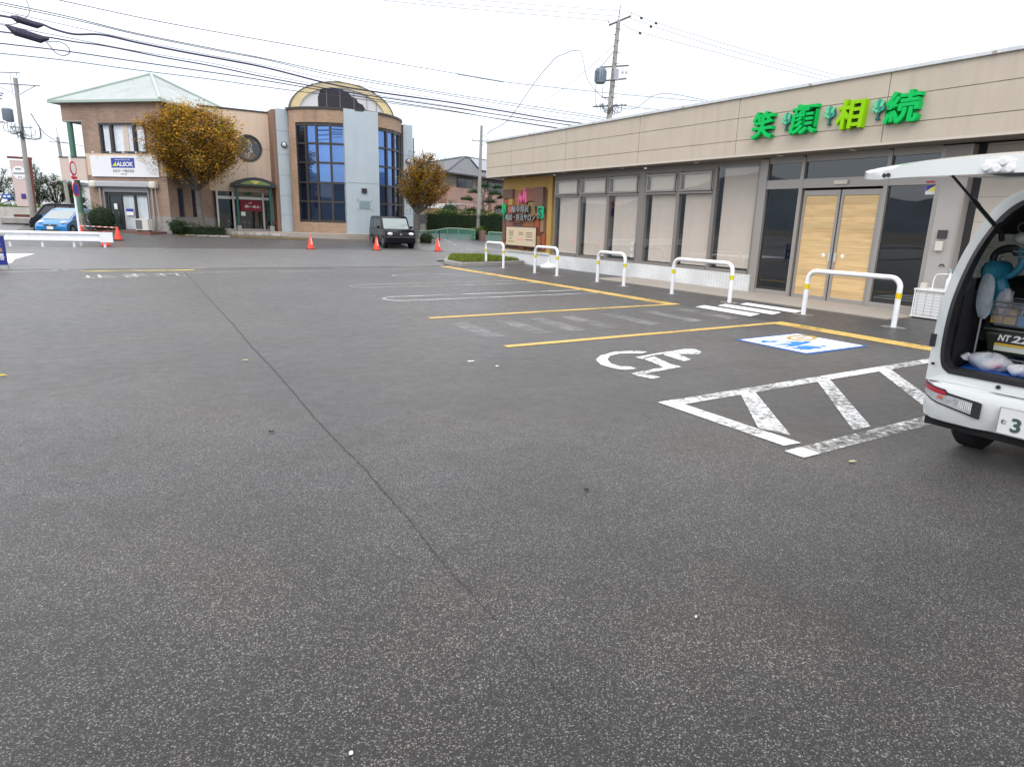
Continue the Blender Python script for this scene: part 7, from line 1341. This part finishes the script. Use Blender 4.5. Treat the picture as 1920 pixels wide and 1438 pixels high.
for y, z in ((2.09, .995), (2.01, .995), (2.09, 1.06), (2.01, 1.06)): b.box(5.37, 5.44, y - .037, y + .037, z, z + .055)
tag(b.build('yellow_packet', M('packet_yellow', (.75, .42, .03), .5, var=.15, vs=20), bevel=.005), 'small orange yellow packets stacked inside the clear box', 'packets')
b = MB(); b.mi = 0; b.box(5.365, 5.44, 1.68, 1.96, .99, 1.065); b.mi = 1; b.box(5.36, 5.44, 1.68, 1.96, 1.065, 1.11); bp_ = tag(b.build('blue_packet', [M('packet_blue', (.02, .22, .60), .5, var=.1), m_bk], bevel=.003), 'blue and black packet marked 22 inside the clear box', 'packet'); b = MB(); put_text(b, '22', (5.357, 1.83, 1.088), (0, -1, 0), (0, 0, 1), .09, .04, .002, .03, .2); put_text(b, 'NT', (5.357, 1.91, 1.088), (0, -1, 0), (0, 0, 1), .06, .035, .002, .02, .2); b.build('lettering', m_pl, bp_); b = MB(); b.box(5.355, 5.362, 1.74, 1.82, 1.005, 1.045); b.build('white_label', m_pl, bp_)
# teal blower hanging on the pillar
bl = empty('leaf_blower', (5.5, 2.06, 1.2), 'teal electric blower with round housing hanging inside the van', 'blower'); m_te = M('teal_plastic', (.015, .17, .26), .32, var=.05); m_te2 = M('teal_light', (.03, .26, .34), .35)
b = MB(); c = Vector((5.33, 2.165, 1.355)); b.tube([c, c + Vector((.12, -.02, 0))], .075, 24); b.tube([c + Vector((-.012, 0, 0)), c], .06, 24); b.tube(cr_spline([c + Vector((.06, -.04, -.03)), c + Vector((.06, -.10, -.02)), c + Vector((.06, -.15, .05)), c + Vector((.06, -.14, .12)), c + Vector((.06, -.09, .165))], 4), .024, 10); b.tube(cr_spline([c + Vector((.06, -.03, -.06)), c + Vector((.06, -.06, -.13)), c + Vector((.06, -.045, -.22)), c + Vector((.06, -.01, -.30))], 4), [.05] * 5 + [.04] * 4 + [.035] * 4, 12); b.build('housing', m_te, bl, smooth=True)
b = MB(); b.disc(c + Vector((-.013, .0, 0)), (-1, 0, 0), .034, .008, 20); b.build('intake_cap', m_te2, bl); b = MB(); b.tube(cr_spline([c + Vector((.06, .03, .07)), c + Vector((.06, .02, .125)), c + Vector((.06, -.03, .155)), c + Vector((.06, -.09, .16)), c + Vector((.06, -.12, .12))], 4), [.022] * 6 + [.028] * 11, 10); b.build('handle', m_bk, bl, smooth=True)
b = MB(); b.blob(c + Vector((.0, -.05, .09)), .015, .018, .015, 10, 6); b.build('metal_knob', m_chr, bl)
b = MB(); b.tube([(5.42, 2.12, 1.10), (5.45, 2.19, .86)], .035, 12); b.build('nozzle', m_bk, bl)
# plastic bags and bottles
def crumple(name, label, c, r, mat, cat='plastic bag', seed=1, group=None, smooth=True):
    random.seed(seed); b = MB(); c = Vector(c); n, m = 22, 14; ph = [random.uniform(0, 6) for _ in range(6)]; rings = []
    def R(a, t): return 1 + .10 * math.sin(3 * a + ph[0]) * math.sin(2 * t) + .07 * math.sin(4 * a + ph[1] + t * 2) + .03 * math.sin(7 * a + ph[2] - t * 3)
    for k in range(1, m):
        t = PI * k / m; rings.append([b.vert(c + Vector((r[0] * math.sin(t) * math.cos(2 * PI * j / n), r[1] * math.sin(t) * math.sin(2 * PI * j / n), r[2] * math.cos(t))) * R(2 * PI * j / n, t)) for j in range(n)])
    tp_ = b.vert(c + Vector((0, 0, r[2]))); bt_ = b.vert(c - Vector((0, 0, r[2] * .9)))
    for j in range(n):
        b.face([tp_, rings[0][j], rings[0][(j + 1) % n]]); b.face([bt_, rings[-1][(j + 1) % n], rings[-1][j]])
        for k in range(len(rings) - 1): b.face([rings[k][j], rings[k + 1][j], rings[k + 1][(j + 1) % n], rings[k][(j + 1) % n]])
    return tag(b.build(name, mat, smooth=smooth), label, cat, group)
m_bag = film('white_film', (.78, .80, .84), .62, .25); m_bag2 = film('clear_film', (.62, .70, .74), .5, .2)
kb = crumple('knotted_bag', 'knotted white plastic bag with pink and blue contents on the blue sheet', (5.24, 2.02, .735), (.10, .13, .065), m_bag, seed=3)
b = MB(); b.tube(cr_spline([(5.22, 2.12, .75), (5.2, 2.15, .765), (5.2, 2.17, .74)], 3), [.02, .01, .015, .02, .02, .025, .03], 7); b.build('knot', m_bag, kb)
crumple('pink_wrapper', 'pink wrapper showing through the knotted plastic bag', (5.2, 1.985, .725), (.05, .055, .03), M('wrap_pink', (.70, .16, .20), .4), 'wrapper', 4); crumple('blue_wrapper', 'pale blue wrapper showing through the knotted plastic bag', (5.22, 2.07, .74), (.05, .045, .035), M('wrap_blue', (.25, .50, .60), .4), 'wrapper', 5)
b = MB(); b.box(5.34, 5.5, 1.98, 2.17, .68, .77); tag(b.build('carton', M('carton_pale', (.42, .52, .52), .5, var=.1), bevel=.006), 'pale blue green carton behind the knotted bag', 'carton')
crumple('hanging_bag', 'clear plastic bag hanging down beside the teal blower', (5.30, 2.16, 1.18), (.03, .055, .15), m_bag2, seed=7); crumple('hanging_bag', 'pale plastic bag wrapped around the blower nozzle', (5.36, 2.06, 1.15), (.04, .05, .09), film('grey_film', (.66, .62, .66), .5), seed=9)
crumple('white_cloth', 'white crumpled cloth bundle hanging near the van pillar top', (5.42, 2.04, 1.585), (.05, .07, .04), film('cloth_film', (.75, .75, .72), .6), 'cloth', 8)
b = MB(); b.tube([(5.42 + .0, 2.04 + .055 * math.cos(a), 1.66 + .04 * math.sin(a)) for a in [2 * PI * k / 18 for k in range(19)]], .005, 6); tag(b.build('cable_ring', m_trim), 'thin cable ring hanging near the top of the van pillar', 'cable')
bo_ = MB(); bo_.lathe((5.52, 1.62, 1.155), [(.075, 0), (.08, .02), (.08, .16), (.055, .22), (.022, .26), (.022, .30)], 18); o = tag(bo_.build('water_bottle', film('bottle_film', (.52, .56, .62), .55, .1), smooth=True), 'large translucent bottle on the middle van shelf', 'bottle'); b = MB(); b.tube([(5.52, 1.62, 1.455), (5.52, 1.62, 1.48)], .026, 12); b.build('cap', m_pl, o)
b = MB(); b.box(5.36, 5.6, 1.38, 1.53, 1.155, 1.27); tag(b.build('blue_carton', M('carton_blue', (.07, .13, .42), .4, var=.2, vs=12), bevel=.01), 'blue carton beside the translucent bottle', 'carton')
b = MB(); b.tube(cr_spline([(5.4, 1.95, 1.44), (5.45, 1.75, 1.52), (5.4, 1.5, 1.55), (5.42, 1.3, 1.62)], 5), .005, 6); tag(b.build('orange_cord', M('cord_orange', (.50, .14, .05), .5)), 'thin orange cord strung across the van shelf', 'cord')
crumple('white_box_cloth', 'folded white cloth beside the cream shoe', (5.22, 1.835, .715), (.06, .065, .04), M('cloth_white', (.66, .66, .68), .8), 'cloth', 12)
def shoe(label, x, y, rz, seed):
    t = empty('shoe', (x, y, .685), label, 'shoe', 'shoes on the blue sheet', rz); b = MB(); secs = []
    for k, (u, w_, h_, z_) in enumerate(((-.12, .025, .05, .0), (-.11, .036, .085, .0), (-.06, .040, .10, 0), (.0, .040, .085, .0), (.05, .045, .06, 0), (.10, .042, .048, 0), (.135, .025, .035, 0), (.145, .012, .02, 0))):
        secs.append([(u, w_ * math.cos(a), .012 + z_ + h_ * .5 + h_ * .5 * math.sin(a)) for a in [2 * PI * j / 12 for j in range(12)]])
    b.loft(secs); b.build('upper', M('shoe_cream', (.55, .52, .50), .6, var=.1), t, True, smooth=True)
    b = MB(); b.prism([(-.125, .03, 0), (-.125, -.03, 0), (-.06, -.042, 0), (.05, -.048, 0), (.12, -.038, 0), (.15, 0, 0), (.12, .038, 0), (.05, .048, 0), (-.06, .042, 0)], (0, 0, .02)); b.build('sole', m_pl, t, True, bevel=.005)
    b = MB(); b.tube([(-.125, 0, .085), (-.07, 0, .098)], [.028, .030], 14); b.tube([(-.128, 0, .085), (-.126, 0, .085)], .024, 14); b.build('opening', M('shoe_dark', (.10, .08, .08), .9), t, True)
shoe('cream trainer lying on the blue sheet, toe pointing into the van', 5.27, 1.755, .35, 1); shoe('cream trainer at the right edge on the blue sheet', 5.22, 1.635, -.2, 2)
